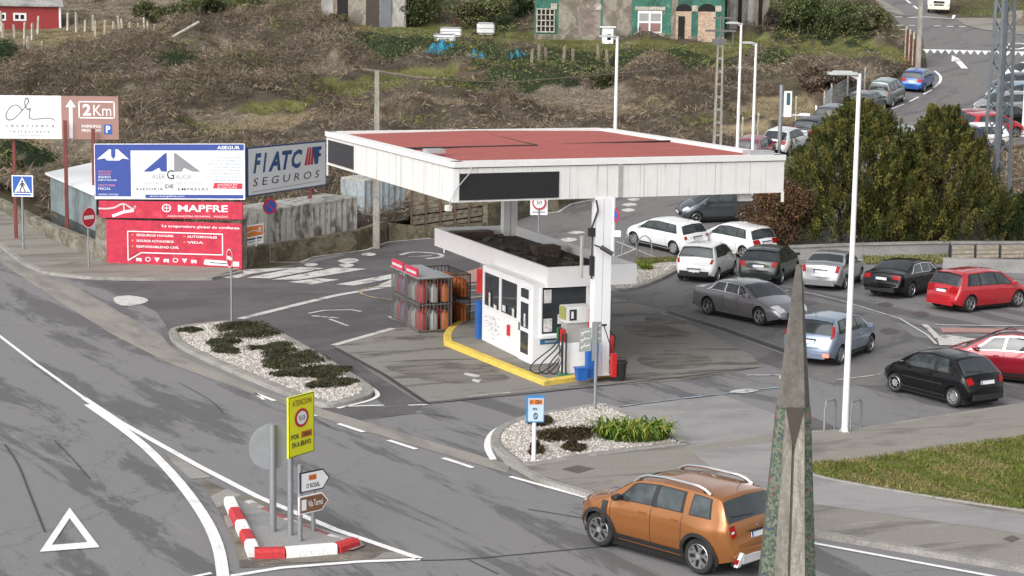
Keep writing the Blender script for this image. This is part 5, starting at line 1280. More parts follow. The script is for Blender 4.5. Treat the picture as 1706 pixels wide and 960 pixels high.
for wx in (-1.7, 1.75):
    for sd in (1, -1):
        data = wheel_meshes(.40, 'cover'); w0 = bpy.data.objects.new('wheel', data[0]); COL.objects.link(w0); w0.parent = t; w0.location = (wx, sd * .88, .40); w0.rotation_euler = (0, 0, 0 if sd > 0 else math.pi)
        for nm, d in (('tyre', data[1]), ('rim', data[2])): q = bpy.data.objects.new(nm, d); COL.objects.link(q); q.parent = w0
# ================================================================== SIGNS, BOARDS, POSTS
m_sw = M('sign_white', (.80, .81, .82), .45, var=.03); m_sb = M('sign_blue', (.02, .10, .42), .4, var=.05); m_navy = M('board_navy', (.022, .055, .28), .5, var=.06); m_navy2 = M('board_navy_ink', (.012, .07, .22), .5)
m_sr = M('sign_signal_red', (.52, .02, .045), .4, var=.05); m_ink = M('print_black', (.03, .03, .035), .6); m_gryink = M('print_grey', (.22, .22, .24), .6)
m_crim = Mpatch('board_crimson', [(.50, .03, .065), (.40, .035, .055), (.54, .08, .10)], sc=(1.0, 1.0, 1.4), thr=(.50, .70), fine=3, rough=.5, bump=0)
m_back = M('sign_back', (.40, .42, .44), .45, .3); m_rustp = M('red_oxide_steel', (.16, .03, .025), .6, var=.2); m_mauve = M('board_mauve', (.34, .19, .16), .55, var=.05)
m_cran = M('print_faded_white', (.66, .60, .60), .6)
K = {'panel': ('panel', m_sw), 'white': ('lettering', m_sw), 'red': ('emblem_red', m_sr), 'blue': ('emblem_blue', m_sb), 'ink': ('lettering', m_ink), 'grey': ('small_print', m_gryink),
     'navy': ('printed_field', m_navy), 'back': ('backing', m_back), 'crim': ('panel', m_crim), 'navy2': ('lettering', m_navy2)}
def upright(base, r, h, mt, par, name='pole', n=10):
    b = Vector(base); mb = MB(); mb.tube([b - Vector((0, 0, .02)), b + Vector((0, 0, h))], r, n); return mb.build(name, mt, par, sm=40)
def board(name, label, bl, br, Yl, Yr, top, posts=(), group=None):
    """big board from the pixels of its lower corners at depths Yl, Yr; top = row of its upper left corner"""
    L_ = PY(*bl, Yl); R_ = PY(*br, Yr)
    t = thing(name, label, 'billboard', (L_.x, L_.y, TH(L_.y)), 0, group); h = Zat(L_, top); f = Face(L_, R_, h, .10)
    for px in posts:
        u = (px - bl[0]) / (br[0] - bl[0]); q = f.pt(u, 0) - f.n * .24; b = Vector((q.x, q.y, TH(q.y))); mb = MB(); mb.frame_box(b - Vector((.07, 0, 0)), Vector((.14, 0, 0)), Vector((0, .12, 0)), Vector((0, 0, q.z - b.z + h * .9))); mb.build('post', m_rustp, t)
    return t, f

# white and mauve board, behind the others
t, f = board('billboard', 'white and mauve billboard with an up arrow and distance, on dark red posts', (0, 230), (198, 232), 87, 87, 158, (20,))
f.slab('panel', -.55, 0, .52, 1); f.slab('mauve', .521, 0, 1, 1)
pts = [(.19, .66), (.17, .74), (.14, .78), (.10, .74), (.07, .64), (.055, .53), (.065, .45), (.09, .43), (.12, .46), (.16, .56), (.20, .68), (.24, .82), (.245, .90), (.235, .94), (.22, .90), (.215, .80), (.23, .70), (.25, .68), (.26, .70), (.255, .60), (.25, .50), (.27, .46), (.33, .46), (.40, .485), (.44, .47), (.465, .43)]
f.line('scr', smooth_poly(pts, False, 4), .045)
for i, (w_, s_) in enumerate((('c a s a r i v e r a', .05), ('r e s t a u r a n t e', .0))):
    f.text('ink', w_, .05 + .035 * i, .27 - .13 * i, .46 - .04 * i, .35 - .15 * i)
f.text('grey', 'Meson Rivera', .15, .06, .36, .10)
f.poly('white', [(.585, .02), (.615, .02), (.615, .74), (.645, .74), (.60, .92), (.555, .74), (.585, .74)])
f.line('white', [(.67, .50), (.67, .87), (.965, .87), (.965, .50), (.67, .50)], .06)
f.text('white', '2', .70, .55, .77, .82, weight=.03); f.text('white', 'Km', .79, .55, .94, .80)
f.text('white', 'PARKING', .69, .27, .85, .34, weight=.02); f.text('white', 'PRIVADO', .69, .17, .85, .24, weight=.02)
f.poly('blue', [(.875, .12), (.945, .12), (.945, .35), (.875, .35)]); f.text('white', 'P', .893, .155, .93, .32, weight=.03, d=.012)
f.build(t, {**K, 'mauve': ('panel', m_mauve), 'scr': ('monogram', m_gryink)})
for px, ty in ((109, 200), (155, 214)):
    b = PY(px, 392, 86.6); b.z = TH(b.y); mb = MB(); mb.frame_box(b, Vector((.15, 0, 0)), Vector((0, .12, 0)), Vector((0, 0, Zat(b, ty)))); mb.build('post', m_rustp, t)

# blue and white board
bl = G(180, 441); Y0, Y1 = bl.y - .02, G(403, 450).y
t, f = board('billboard', 'blue and white billboard with a split triangle emblem above the crimson boards', (158, 331), (408, 332), Y0 + .1, Y1 + .1, 239, (170, 300, 395))
f.slab('edge', 0, 0, 1, 1); f.rect('navy', .005, .05, .245, .99); f.rect('navy', .245, .88, .995, .99); f.rect('panelw', .25, .10, .99, .87, .010); f.rect('navy', .34, .02, .99, .085, .008)
f.poly('white', [(.02, .72), (.10, .90), (.115, .90), (.115, .78), (.13, .72), (.145, .78), (.145, .90), (.16, .90), (.235, .72), (.19, .74), (.17, .70), (.09, .70), (.07, .74)], .012)
f.text('pink', 'VENTA DE PISOS', .025, .48, .115, .52); f.text('pink', 'ALQUILERES', .025, .43, .11, .47); f.text('white', 'SEGUROS', .025, .38, .11, .42); f.text('white', 'HIPOTECAS', .025, .33, .15, .36)
f.text('pink', 'GESTORIA', .025, .23, .14, .27); f.text('white', 'FISCAL', .025, .17, .11, .21); f.text('white', 'LABORAL CONTABLE', .025, .07, .16, .10)
f.poly('blueink', [(.33, .50), (.475, .83), (.487, .83), (.487, .50), (.45, .50), (.435, .57), (.385, .50)], .014)
f.poly('greyink', [(.535, .83), (.547, .83), (.71, .50), (.655, .50), (.60, .57), (.585, .50), (.535, .50)], .014)
f.text('grey', 'ASER', .385, .37, .475, .45, d=.014); f.text('ink', 'G', .485, .36, .535, .53, weight=.01, d=.016); f.text('grey', 'ALICIA', .545, .37, .65, .45, d=.014)
f.text('grey', 'C E N T R O', .31, .27, .46, .32, d=.014); f.text('ink', 'DE', .475, .20, .53, .27, weight=.02, d=.014); f.text('grey', 'NEGOCIOS', .555, .27, .72, .32, spacing=1.3, d=.014)
f.text('ink', 'ASESORIA', .275, .16, .46, .21, weight=.01, spacing=1.2, d=.014); f.text('ink', 'EMPRESAS', .56, .16, .76, .21, weight=.01, spacing=1.2, d=.014)
f.text('white', 'www.asergalicia.com', .37, .035, .60, .075, d=.014); f.text('white', 'ASEGUR', .82, .90, .97, .96, weight=.02, d=.014)
for i, w_ in enumerate(('SEGUROS DE VIDA', 'HOGAR Y COMERCIO', 'PLANES DE PENSIONES', 'ASESORIA FISCAL', 'ASESORIA LABORAL', 'CONTABILIDAD', 'GESTION DE TRAFICO', 'TRAMITES')):
    f.text('grey', w_, .80 - .02 * (i % 3), .74 - i * .058, .975, .765 - i * .058, d=.014)
f.poly('redtag', [(.79, .20), (.80, .30), (.985, .29), (.985, .19)], .014); f.text('white', 'AHORRO EN', .82, .25, .95, .28, d=.018); f.text('white', 'SU FACTURA', .82, .205, .95, .235, d=.018)
f.text('grey', 'A', .72, .80, .735, .83, d=.014)
f.build(t, {**K, 'edge': ('panel', m_sw), 'navy': ('printed_field', m_navy), 'panelw': ('inner_field', M('board_paper', (.66, .70, .74), .5, var=.04)), 'pink': ('small_print', M('print_pink', (.65, .22, .26), .6)), 'blueink': ('emblem', m_navy), 'greyink': ('emblem', m_gryink), 'redtag': ('red_label', m_sr)})
# crimson strip board and crimson ground board
t, f = board('billboard', 'long crimson strip board directly under the blue and white billboard', (165, 362), (404, 365), Y0, Y1, 334)
f.slab('crim'); f.text('white', 'MAPFRE', .555, .42, .90, .82, weight=.022, d=.012); f.ring('white', .475, .62, .032, .24, .22, .012); f.line('white', [(.45, .62), (.50, .62)], .03); f.line('white', [(.475, .45), (.475, .8)], .03)
f.line('pink', smooth_poly([(.0, .55), (.06, .55), (.11, .62), (.16, .82), (.19, .80), (.23, .58), (.25, .60), (.255, .72)], False, 3), .07); f.line('white', [(.10, .12), (.17, .35), (.24, .45)], .12); f.line('pink', [(.175, .82), (.178, .35)], .06)
f.text('white', 'ASEGURADORA MUNDIAL   POLIZAS', .48, .10, .90, .20, d=.012)
f.build(t, {**K, 'pink': ('bridge_drawing', m_cran)})
t, f = board('billboard', 'large crimson insurance board standing on the pavement against the stone wall', (178, 441), (403, 449), Y0 - .06, Y1 - .06, 365)
f.slab('crim'); f.text('white', 'La aseguradora global de confianza', .415, .86, .985, .93, weight=.015)
f.line('white', [(.16, .12), (.16, .76), (.86, .76), (.86, .31), (.26, .30), (.16, .12)], .045)
for i, (a, b) in enumerate((('SEGUROS HOGAR', 'AUTOMOVILES'), ('SEGUROS AUTONOMOS', 'VIDA'), ('RESPONSABILIDAD CIVIL', ''))):
    f.text('white', a, .225, .66 - i * .125, .50 + .04 * (i == 2), .71 - i * .125, weight=.02); f.poly('yel', [(.19, .67 - i * .125), (.205, .685 - i * .125), (.19, .70 - i * .125)])
    if b: f.text('white', b, .60, .66 - i * .125, .82 - .10 * i, .71 - i * .125, weight=.02); f.poly('yel', [(.575, .67 - i * .125), (.59, .685 - i * .125), (.575, .70 - i * .125)])
for i in range(7):
    u = .24 + i * .068
    if i % 3 == 0: f.rect('white', u - .02, .13, u + .02, .18); f.ell('white', u - .012, .125, .008, .02); f.ell('white', u + .012, .125, .008, .02)
    elif i % 3 == 1: f.ring('white', u, .16, .02, .05, .3)
    else: f.poly('white', [(u - .02, .20), (u + .02, .20), (u, .10)])
f.poly('white', [(.72, .10), (.73, .20), (.98, .17), (.98, .07), (.74, .08)]); f.text('ink', '986 100 200', .76, .115, .94, .155, d=.012) if False else f.line('ink', [(.77, .135), (.93, .12)], .04, .012)
f.build(t, {**K, 'yel': ('bullets', M('print_yellow', (.75, .45, .10), .6))})
# white board with slanted letters
t, f = board('billboard', 'white billboard with slanted dark blue letters and three red bars, beside the canopy corner', (411, 328), (544, 308), Y1 + .4, 88.5, 245, (523,))
f.slab('frame'); f.rect('panelw', .02, .03, .985, .965)
x = .075
for ch, w in (('F', .095), ('I', .05), ('A', .15), ('T', .13), ('C', .14)):
    f.text('navy2', ch, x, .46, x + w, .86, shear=.28, weight=.04, d=.012); x += w + (.015 if ch != 'T' else -.01)
for k in range(3): f.poly('red', [(.70 + .04 * k, .50), (.735 + .04 * k, .50), (.765 + .028 * k, .88), (.745 + .028 * k, .88)], .012)
f.poly('navy2', [(.80, .88), (.93, .88), (.925, .80), (.90, .80), (.88, .50), (.835, .50)], .014); f.rect('navy2', .88, .66, .92, .73, .014)
f.text('ink', 'S E G U R O S', .07, .20, .90, .36, shear=.15, d=.012)
f.line('grey', [(.06, .085), (.92, .12)], .02, .012)
f.build(t, {**K, 'frame': ('frame', M('frame_blue', (.03, .06, .16), .5)), 'panelw': ('panel', m_sw)})
mb = MB(); q = f.pt(.84, 0); mb.tube([q + Vector((0, .2, 0)), (q.x - 1.2, q.y + .3, TH(q.y) + .9)], .04, 6); mb.build('brace', m_rustp, t)
# orange and white sign
b = G(427, 441); t = thing('sign', 'orange and white sign on a short post in front of the wall', 'sign', b); upright(b, .04, 1.2, m_sw, t)
q = PY(408, 409, b.y - .05); r_ = PY(439, 404, b.y + .35); f = Face(q, r_, .88, .03); f.slab('panel'); f.poly('org', [(.04, .40), (.96, .44), (.96, .93), (.04, .93)], .006); f.line('cream', [(.1, .62), (.5, .72), (.85, .60)], .05, .010); f.ell('cream', .8, .75, .08, .1, .012)
f.line('ink', [(.12, .28), (.9, .30)], .07); f.line('grey', [(.2, .14), (.85, .17)], .03); f.build(t, {**K, 'org': ('orange_field', M('print_orange', (.68, .20, .03), .5)), 'cream': ('swoosh', m_cran)})

def round_sign(base, top_row, rad, ang, label, kind, pole_r=.04, cz_off=None, name='road_sign', pole=True, par=None, h=None, extra=None):
    b = Vector(base); hh = h if h else Zat(b, top_row)
    t = par or thing(name, label, 'road sign', b)
    if pole: upright(b, pole_r, hh, m_galv, t)
    c = b + Vector((0, 0, hh - rad)); n_ = Vector((math.sin(R(ang)), -math.cos(R(ang)), 0)); e = Vector((-n_.y, n_.x, 0))
    f = Face(c - e * rad - Vector((0, 0, rad)) + n_ * (pole_r + .02), c + e * rad - Vector((0, 0, rad)) + n_ * (pole_r + .02), 2 * rad, .02)
    mb = MB(); mb.disc(f.pt(.5, .5), f.n, rad, 28, .02); mb.build('sign_plate', {'noentry': m_sr, 'nopark': m_sr, 'limit': m_sr, 'back': m_back}[kind], t)
    if kind == 'noentry': f.rect('white', .15, .42, .85, .60); f.ring('white', .5, .5, .5, .5, .09, .008)
    if kind == 'nopark': f.ell('blue', .5, .5, .38, .38, .006); f.line('red2', [(.22, .78), (.78, .22)], rad * .18, .010)
    if kind == 'limit': f.ell('white', .5, .5, .40, .40, .006); f.text('ink', '30', .3, .36, .7, .64, d=.012)
    f.build(t, {**K, 'red2': ('red_bar', m_sr)}); return t, b, hh
round_sign(G(148, 452), 344, .45, 62, 'no entry sign on a slim pole left of the crimson board', 'noentry', pole_r=.035)
round_sign(G(386, 542, .12), 414, .33, -62, 'no entry sign on a slim pole at the tip of the planted island', 'noentry', pole_r=.04)
round_sign(G(449, 437), 330, .35, 38, 'no parking sign on a pole beside the orange sign', 'nopark', pole_r=.04)
t, b, hh = round_sign(G(897, 396), 325, .34, 8, 'speed limit sign on a white plate behind the kiosk roof', 'limit', pole_r=.04)
f = Face(b + Vector((-.42, -.02, hh - .95)), b + Vector((.42, .06, hh - .95)), .98, .015); f.slab('panel'); f.line('grey', [(.15, .14), (.85, .14)], .05); f.build(t, K)
# pedestrian crossing sign
b = G(39, 414, .12); t = thing('crossing_sign', 'square blue pedestrian crossing sign on the left pavement', 'road sign', b); hh = Zat(b, 291); upright(b, .05, hh - .1, m_galv, t)
sq = .98; f = Face(b + Vector((-sq * .5 + .05, -.09, hh - sq)), b + Vector((sq * .5 + .05, -.13, hh - sq)), sq, .03); f.slab('panel'); f.rect('blue', .05, .18, .95, .95); f.poly('white', [(.5, .92), (.12, .22), (.88, .22)], .010); f.rect('blue', .10, .06, .90, .13)
f.ell('ink', .50, .72, .05, .05, .014, 12); f.poly('ink', [(.46, .66), (.54, .66), (.56, .48), (.44, .48)], .014); f.line('ink', [(.47, .50), (.42, .36), (.38, .26)], .05, .014); f.line('ink', [(.53, .50), (.58, .36), (.64, .26)], .05, .014); f.line('ink', [(.46, .64), (.37, .52)], .04, .014); f.line('ink', [(.54, .64), (.62, .52)], .04, .014)
for u in (.22, .38, .54, .70): f.poly('ink', [(u, .19), (u + .08, .19), (u + .1, .25), (u + .02, .25)], .014)
f.build(t, K)

# bus-stop style blue sign on island two
b = G(889, 768, .12); t = thing('stop_sign', 'small blue and white sign with orange heading on the right gravel island', 'sign', b); hh = Zat(b, 660); upright(b, .055, hh - .3, m_sw, t)
f = Face(b + Vector((-.20, -.08, hh - .66)), b + Vector((.24, -.06, hh - .66)), .66, .16); f.slab('blue'); f.rect('panelw', .10, .04, .96, .92, .006); f.rect('org', .16, .68, .90, .88, .010); f.text('ink', '10  EBA', .2, .71, .86, .85, d=.014, weight=.02); f.text('ink', 'emc', .36, .46, .62, .56, d=.010, weight=.02); f.ring('ink', .52, .24, .13, .13, .4, .010); f.line('ink', [(.46, .32), (.58, .16)], .02, .012)
f.build(t, {**K, 'blue': ('box', M('sign_box_blue', (.05, .22, .45), .4)), 'panelw': ('panel', M('pale_blue_panel', (.45, .58, .70), .5)), 'org': ('orange_field', M('print_orange', (.68, .20, .03)))})

# ---- splitter island signs
isl = G(455, 890)
b = G(455, 890); t, b_, hh = round_sign(b, 708, .50, 205, 'large round road sign seen from behind on the striped traffic island', 'back', pole_r=.075)
b = G(484, 896); t = thing('warning_board', 'tall fluorescent yellow warning board on the striped traffic island', 'road sign', b); hh = Zat(b, 652); upright(b, .065, hh - .3, m_galv, t)
q = PY(467, 763, b.y - .22); r_ = PY(510, 742, b.y + .52); r_.z = q.z; f = Face(q, r_, Zat(q, 662), .04); f.lb += f.n * .22; f.rb += f.n * .22
f.slab('yel'); f.line('ink', [(.02, .01), (.98, .01), (.98, .99), (.02, .99), (.02, .01)], .015); f.text('brn', 'ATENCION', .14, .83, .88, .93, weight=.015)
f.ell('red', .5, .62, .27, .155, .008, 28); f.ell('panelw', .5, .62, .19, .11, .012, 28); f.text('ink', '50', .38, .58, .62, .66, d=.016)
f.text('ink', 'POR', .10, .29, .40, .37, weight=.02); f.rect('org', .48, .28, .90, .39); f.text('ink', 'OBRAS', .52, .30, .87, .37, d=.012, weight=.01); f.text('ink', 'EN A BRAVO', .14, .15, .86, .24, weight=.02)
f.build(t, {**K, 'yel': ('panel', M('fluorescent_yellow', (.80, .80, .02), .4, var=.03)), 'brn': ('lettering', M('print_brown', (.32, .16, .02), .6)), 'panelw': ('inner_field', m_sw), 'org': ('orange_field', M('print_orange', (.68, .20, .03)))})
b = G(500, 906); t = thing('direction_sign', 'white direction arrow sign mounted above the brown one', 'road sign', b)
def arrow(bl, br, top, par, fill, edge, keyin, words):
    q = PY(*bl, b.y - .15); r_ = PY(*br, b.y + .42); r_.z = q.z; h_ = Zat(q, top); f = Face(q, r_, h_, .03); f.lb += f.n * .16; f.rb += f.n * .16
    out = [(0, .03), (0, .97), (.78, .97), (1, .5), (.78, .03)]; inn = [(.04, .09), (.04, .91), (.755, .91), (.955, .5), (.755, .09)]
    V = [f.pt(u, v, 0) for u, v in out] + [f.pt(u, v, -.03) for u, v in out]; n = 5
    f._p('edge').add(V, [tuple(range(n))[::-1], tuple(range(n, 2 * n))] + [(i, (i + 1) % n, n + (i + 1) % n, n + i) for i in range(n)])
    f.poly('fill', inn, .006); words(f); f.build(par, {**K, 'edge': ('panel', edge), 'fill': ('panel_face', fill), 'org': ('orange_field', M('print_orange', (.68, .20, .03))), 'icon': ('icon', m_sw)})
def w1_(f): f.rect('org', .28, .55, .54, .80, .010); f.text('ink', 'A-52', .31, .60, .51, .75, d=.014, weight=.01); f.text('ink', 'O ROSAL', .20, .20, .66, .42, weight=.02, d=.010)
upright(b, .055, Zat(b, 775), m_galv, t)
arrow((492, 822), (541, 792), 786, t, m_sw, m_ink, 'ink', w1_)
q0 = thing('direction_sign', 'brown tourist direction arrow sign under the white arrow sign', 'road sign', G(522, 890)); upright(G(522, 890), .05, Zat(G(522, 890), 815), m_galv, q0)
def w2_(f): f.rect('icon', .08, .22, .24, .78, .010); f.text('white', 'Vila Termal', .30, .35, .80, .68, weight=.01, d=.010)
arrow((490, 858), (539, 825), 826, q0, M('sign_brown', (.20, .09, .045), .5), m_sw, 'white', w2_)

# ---- traffic camera pole and small plates on the side street
b = G(1298, 262); t = thing('camera_post', 'grey traffic camera post with white box in front of the white hatchback', 'camera post', b); hh = Zat(b, 141); upright(b, .12, hh, m_galv, t)
mb = MB(); mb.box(b + Vector((.38, 0, hh - 1.1)), (.45, .3, 1.5)); mb.build('camera_box', m_sw, t); mb = MB(); mb.box(b + Vector((.40, -.16, hh - .8)), (.2, .03, .7)); mb.build('lens_window', M('teal_window', (.03, .12, .13), .3), t)
mb = MB(); mb.box(b + Vector((1.4, 0, hh - 1.7)), (.6, .2, .15)); mb.tube([b + Vector((0, 0, hh - 1.75)), b + Vector((1.2, 0, hh - 1.75))], .04, 5); mb.build('bracket_arm', m_sw, t)

# ---- street lamps
def lamp(basepx, topy, label, head=1.0, r=.10, armdir=-1, base_xy=None, mtl=None):
    b = base_xy or G(*basepx); hh = Zat(b, topy); t = thing('street_lamp', label, 'street lamp', b, group='slim white street lamps')
    mb = MB(); mb.tube([b, b + Vector((0, 0, .02)), b + Vector((0, 0, hh * .5)), b + Vector((0, 0, hh))], [r * 1.05, r * 1.05, r * .82, r * .62], 12); mb.build('pole', m_wpost, t, sm=40)
    mb = MB(); mb.frame_box(b + Vector((-.28, -.28, -.01)), Vector((.56, 0, 0)), Vector((0, .56, 0)), Vector((0, 0, .03)))
    for a in range(4): v = Vector((math.cos(a * math.pi / 2 + .4), math.sin(a * math.pi / 2 + .4), 0)); mb.add([b + v * .26 + Vector((0, 0, .02)), b + v * .08 + Vector((0, 0, .02)), b + v * .08 + Vector((0, 0, .3))], [(0, 1, 2), (2, 1, 0)])
    mb.build('base_plate', m_wpost, t)
    mb = MB(); mb.tube([b + Vector((0, 0, hh - .15)), b + Vector((armdir * .25, 0, hh - .02))], .04, 6); mb.build('arm', m_wpost, t)
    mb = MB(); c = b + Vector((armdir * (.1 + head * .35), 0, hh)); mb.box(c, (head * .75, .30, .07)); mb.box(c + Vector((0, 0, .05)), (head * .5, .2, .04)); hd = mb.build('lamp_head', M('lamp_head_grey', (.42, .44, .43), .5), t)
    mb = MB(); mb.box(c - Vector((0, 0, .045)), (head * .5, .2, .015)); mb.build('diffuser', m_lwhite, hd); return t, b, hh
lamp((1407, 727), 122, 'tall white street lamp on the pavement edge, nearest the camera', r=.088)
lamp((1226, 322), 38, 'slim white street lamp left of its neighbour, by the red hatchback', r=.10)
lamp((1251, 336), 71, 'slim white street lamp between the red and the white hatchback', r=.10)
t, b, hh = lamp((1020, 438), 60, 'white street lamp rising behind the back corner of the canopy', r=.105)
round_sign(b, 0, .34, -25, '', 'nopark', pole=False, par=t, h=Zat(b, 346))
mb = MB(); mb.box(b + Vector((.18, -.12, Zat(b, 388))), (.35, .02, .3)); mb.build('plate', m_sw, t)
lamp((1704, 226), -60, 'white street lamp at the right edge beside the far car park', r=.10)
# guard hoops round the near lamp
for i, (px, py) in enumerate(((1407, 722), )):
    b = G(1407, 724)
    t = thing('guard_rail', 'grey steel hoop guard round the foot of the nearest street lamp', 'guard rail', b)
    for s_ in (-.48, .22):
        w_ = .36; pts = [b + Vector((s_ - w_ * .3, -.2, 0)), b + Vector((s_ - w_ * .3, -.2, .80)), b + Vector((s_ - w_ * .15, -.12, .92)), b + Vector((s_ + w_ * .55, .18, .92)), b + Vector((s_ + w_ * .7, .25, .80)), b + Vector((s_ + w_ * .7, .25, 0))]
        mb = MB(); mb.tube(pts, .032, 8); mb.build('hoop', m_galv, t, sm=40)
# bicycle stand and low dark posts
b = G(1068, 426); t = thing('bicycle_stand', 'pair of curved grey steel hoops standing left of the white hatchback', 'bicycle stand', b)
for dx in (-.55, .15):
    pts = [b + Vector((dx + .35 * math.cos(math.pi * k / 10), .1 * k / 10 * (1 if dx > 0 else -1), .95 * math.sin(math.pi * k / 10) ** .6)) for k in range(11)]
    mb = MB(); mb.tube(pts, .03, 8); mb.build('hoop', m_galv, t, sm=40)
b = G(740, 421); t = thing('marker_post', 'thin pale post standing behind the bottle cages', 'post', b); upright(b, .03, Zat(b, 425 - 28), m_sw, t); 

# ---- lattice tower
tb = G(1654, 402); t = thing('lattice_tower', 'grey steel lattice pylon on a concrete footing behind the conifers', 'pylon', tb)
ft = MB(); hf = 2.35; ft.frame_box(tb + Vector((-.45, -.4, -.1)), Vector((.9, 0, 0)), Vector((0, .8, 0)), Vector((0, 0, hf + .1))); ft.build('footing', Mpatch('old_concrete', [(.40, .39, .37), (.24, .23, .21)], sc=(.6, .6, .6), thr=(.4, .6), fine=10), t)
rot_ = R(28); HT = 14.0
def leg(k, z):
    s_ = .72 - (z / HT) * .34; a = rot_ + math.pi / 2 * k + math.pi / 4
    return tb + Vector((math.cos(a) * s_, math.sin(a) * s_, hf + z))
for k in range(4):
    mb = MB(); p0, p1 = leg(k, -0.2), leg(k, HT); d = (tb - p0); d.z = 0; d.normalize(); e_ = Vector((-d.y, d.x, 0))
    for u in ((d + e_) * .7071, (d - e_) * .7071):
        w_ = Vector((-u.y, u.x, 0)); mb.frame_box(p0, u * .20, w_ * .016, p1 - p0)
    mb.build('leg', M('tower_steel', (.20, .22, .24), .55, .5, var=.15), t)
for k in range(4):
    z = 0.0; i = 0
    while z < HT - .8:
        a_, c_ = (leg(k, z), leg((k + 1) % 4, z + .95)) if i % 2 == 0 else (leg((k + 1) % 4, z), leg(k, z + .95))
        mb = MB(); d = (c_ - a_).normalized(); w_ = d.cross(Vector((0, 0, 1))).normalized(); mb.frame_box(a_, c_ - a_, w_ * .01, d.cross(w_) * .085); mb.build('brace', MATS['tower_steel'], t)
        z += .95; i += 1
# ---- utility poles
def upole(basepx, topy, label, w=.28, group=None, top=True, lattice=False, wires=()):
    b = G(*basepx); hh = Zat(b, topy); t = thing('utility_pole', label, 'utility pole', b); mt = Mpatch('pole_concrete', [(.34, .32, .28), (.24, .22, .19)], sc=(.3, .3, 1.5), thr=(.4, .6), fine=8) if 'pole_concrete' not in MATS else MATS['pole_concrete']
    mb = MB()
    for s_ in ((-1, 1) if lattice else (0,)):
        ww = w * .36 if lattice else w
        V = []
        for z, q in ((0, 1.0), (hh, .62)):
            cx_ = s_ * w * .5 * q
            for dx, dy in ((-1, -1), (1, -1), (1, 1), (-1, 1)): V.append(b + Vector((cx_ + dx * ww / 2 * q, dy * w * .5 * q, z)))
        mb.add(V, [(0, 1, 5, 4), (1, 2, 6, 5), (2, 3, 7, 6), (3, 0, 4, 7), (4, 5, 6, 7)])
    if lattice:
        for k in range(int(hh / .7)): z = .35 + k * .7; q = 1 - .38 * z / hh; mb.frame_box(b + Vector((-w * .5 * q, -w * .3 * q, z)), Vector((w * q, 0, 0)), Vector((0, w * .6 * q, 0)), Vector((0, 0, .14)))
    mb.build('shaft', mt, t); return t, b, hh
t, b, hh = upole((627, 413), 117, 'weathered wooden looking utility pole rising behind the canopy left side', .32)
mb = MB(); mb.tube([b + Vector((-.7, 0, hh + .05)), b + Vector((.1, 0, hh - .05)), b + Vector((2.1, .3, hh - .35))], .075, 6); mb.tube([b + Vector((2.0, .3, hh - .35)), b + Vector((6.0, 4, hh - .6)), b + Vector((14, 12, hh - .1))], .03, 5); mb.build('cross_beam', M('old_timber', (.16, .13, .10), .9, var=.3), t)
mb = MB(); 
for z in (2.5, 4.6): mb.box(b + Vector((0, 0, z)), (.36, .36, .1))
mb.build('strap', m_galv, t, split=True)
t, b, hh = upole((1193, 300), 66, 'pale concrete utility pole with crossarm in front of the ruined green house', .40, lattice=True)
mb = MB(); mb.box(b + Vector((.0, 0, hh + .5)), (1.7, .12, .12)); mb.box(b + Vector((.1, 0, hh + 1.2)), (1.0, .1, .1)); mb.tube([b + Vector((0, 0, hh - .1)), b + Vector((0, 0, hh + 1.3))], .06, 6); mb.tube([b + Vector((.7, 0, hh + .5)), b + Vector((.7, 0, hh - .4))], .04, 5); mb.box(b + Vector((-.05, 0, hh - .1)), (.8, .3, .3)); mb.build('crossarm', M('crossarm_steel', (.12, .12, .12), .6), t)
upole((1529, 113), -40, 'concrete utility pole by the blue hatchback on the side street', .36, lattice=False)
upole((1452, 16), -60, 'grey utility pole at the top of the side street beside the lorry', .2) if False else None

# ---- red and white striped concrete blocks round the splitter island
slabz = .06
sheet('island_slab', smooth_poly(gp([(400, 838), (470, 865), (560, 893), (600, 905), (590, 920), (440, 928), (412, 905), (385, 850)]), n=2), .05, m_conc_lt)
def block_run(pp, hgt, w, cols, bev=.05):
    for i in range(len(pp) - 1):
        a, c_ = G(*pp[i]), G(*pp[i + 1]); d = (c_ - a); a = a + d * .004; d = d * .992; n_ = Vector((-d.y, d.x, 0)).normalized()
        mb = MB(); V = []
        for p in (a, a + d):
            for (u, z) in ((-w / 2, 0), (-w / 2, hgt * .7), (-w / 2 + bev, hgt), (w / 2 - bev, hgt), (w / 2, hgt * .7), (w / 2, 0)): V.append(p + n_ * u + Vector((0, 0, z)))
        mb.add(V, [(0, 1, 2, 3, 4, 5), (6, 7, 8, 9, 10, 11)[::-1]] + [(k, k + 6, (k + 1) % 6 + 6, (k + 1) % 6) for k in range(6)])
        o = mb.build('kerb_block', cols[i % len(cols)], None, loc=tuple(a))
        bm = bmesh.new(); bm.from_mesh(o.data); bmesh.ops.recalc_face_normals(bm, faces=bm.faces); bm.to_mesh(o.data); bm.free()
        nm = 'red' if 'red' in cols[i % len(cols)].name else 'white'
        ORD = ['first', 'second', 'third', 'fourth', 'fifth', 'sixth', 'seventh', 'eighth', 'ninth']
        tag(o, '%s painted concrete kerb block, %s along the %s side of the island' % (nm, ORD[i], KSIDE), 'kerb block', 'striped kerb blocks round the traffic island')
KSIDE = 'left'; block_run([(383, 842), (391, 860), (402, 881), (409, 897), (418, 914), (424, 930)], .20, .27, [m_paint, m_paint_red])
KSIDE = 'near'; block_run([(424, 930), (475, 929), (560, 922), (592, 912)], .20, .27, [m_paint_red, m_paint, m_paint_red])
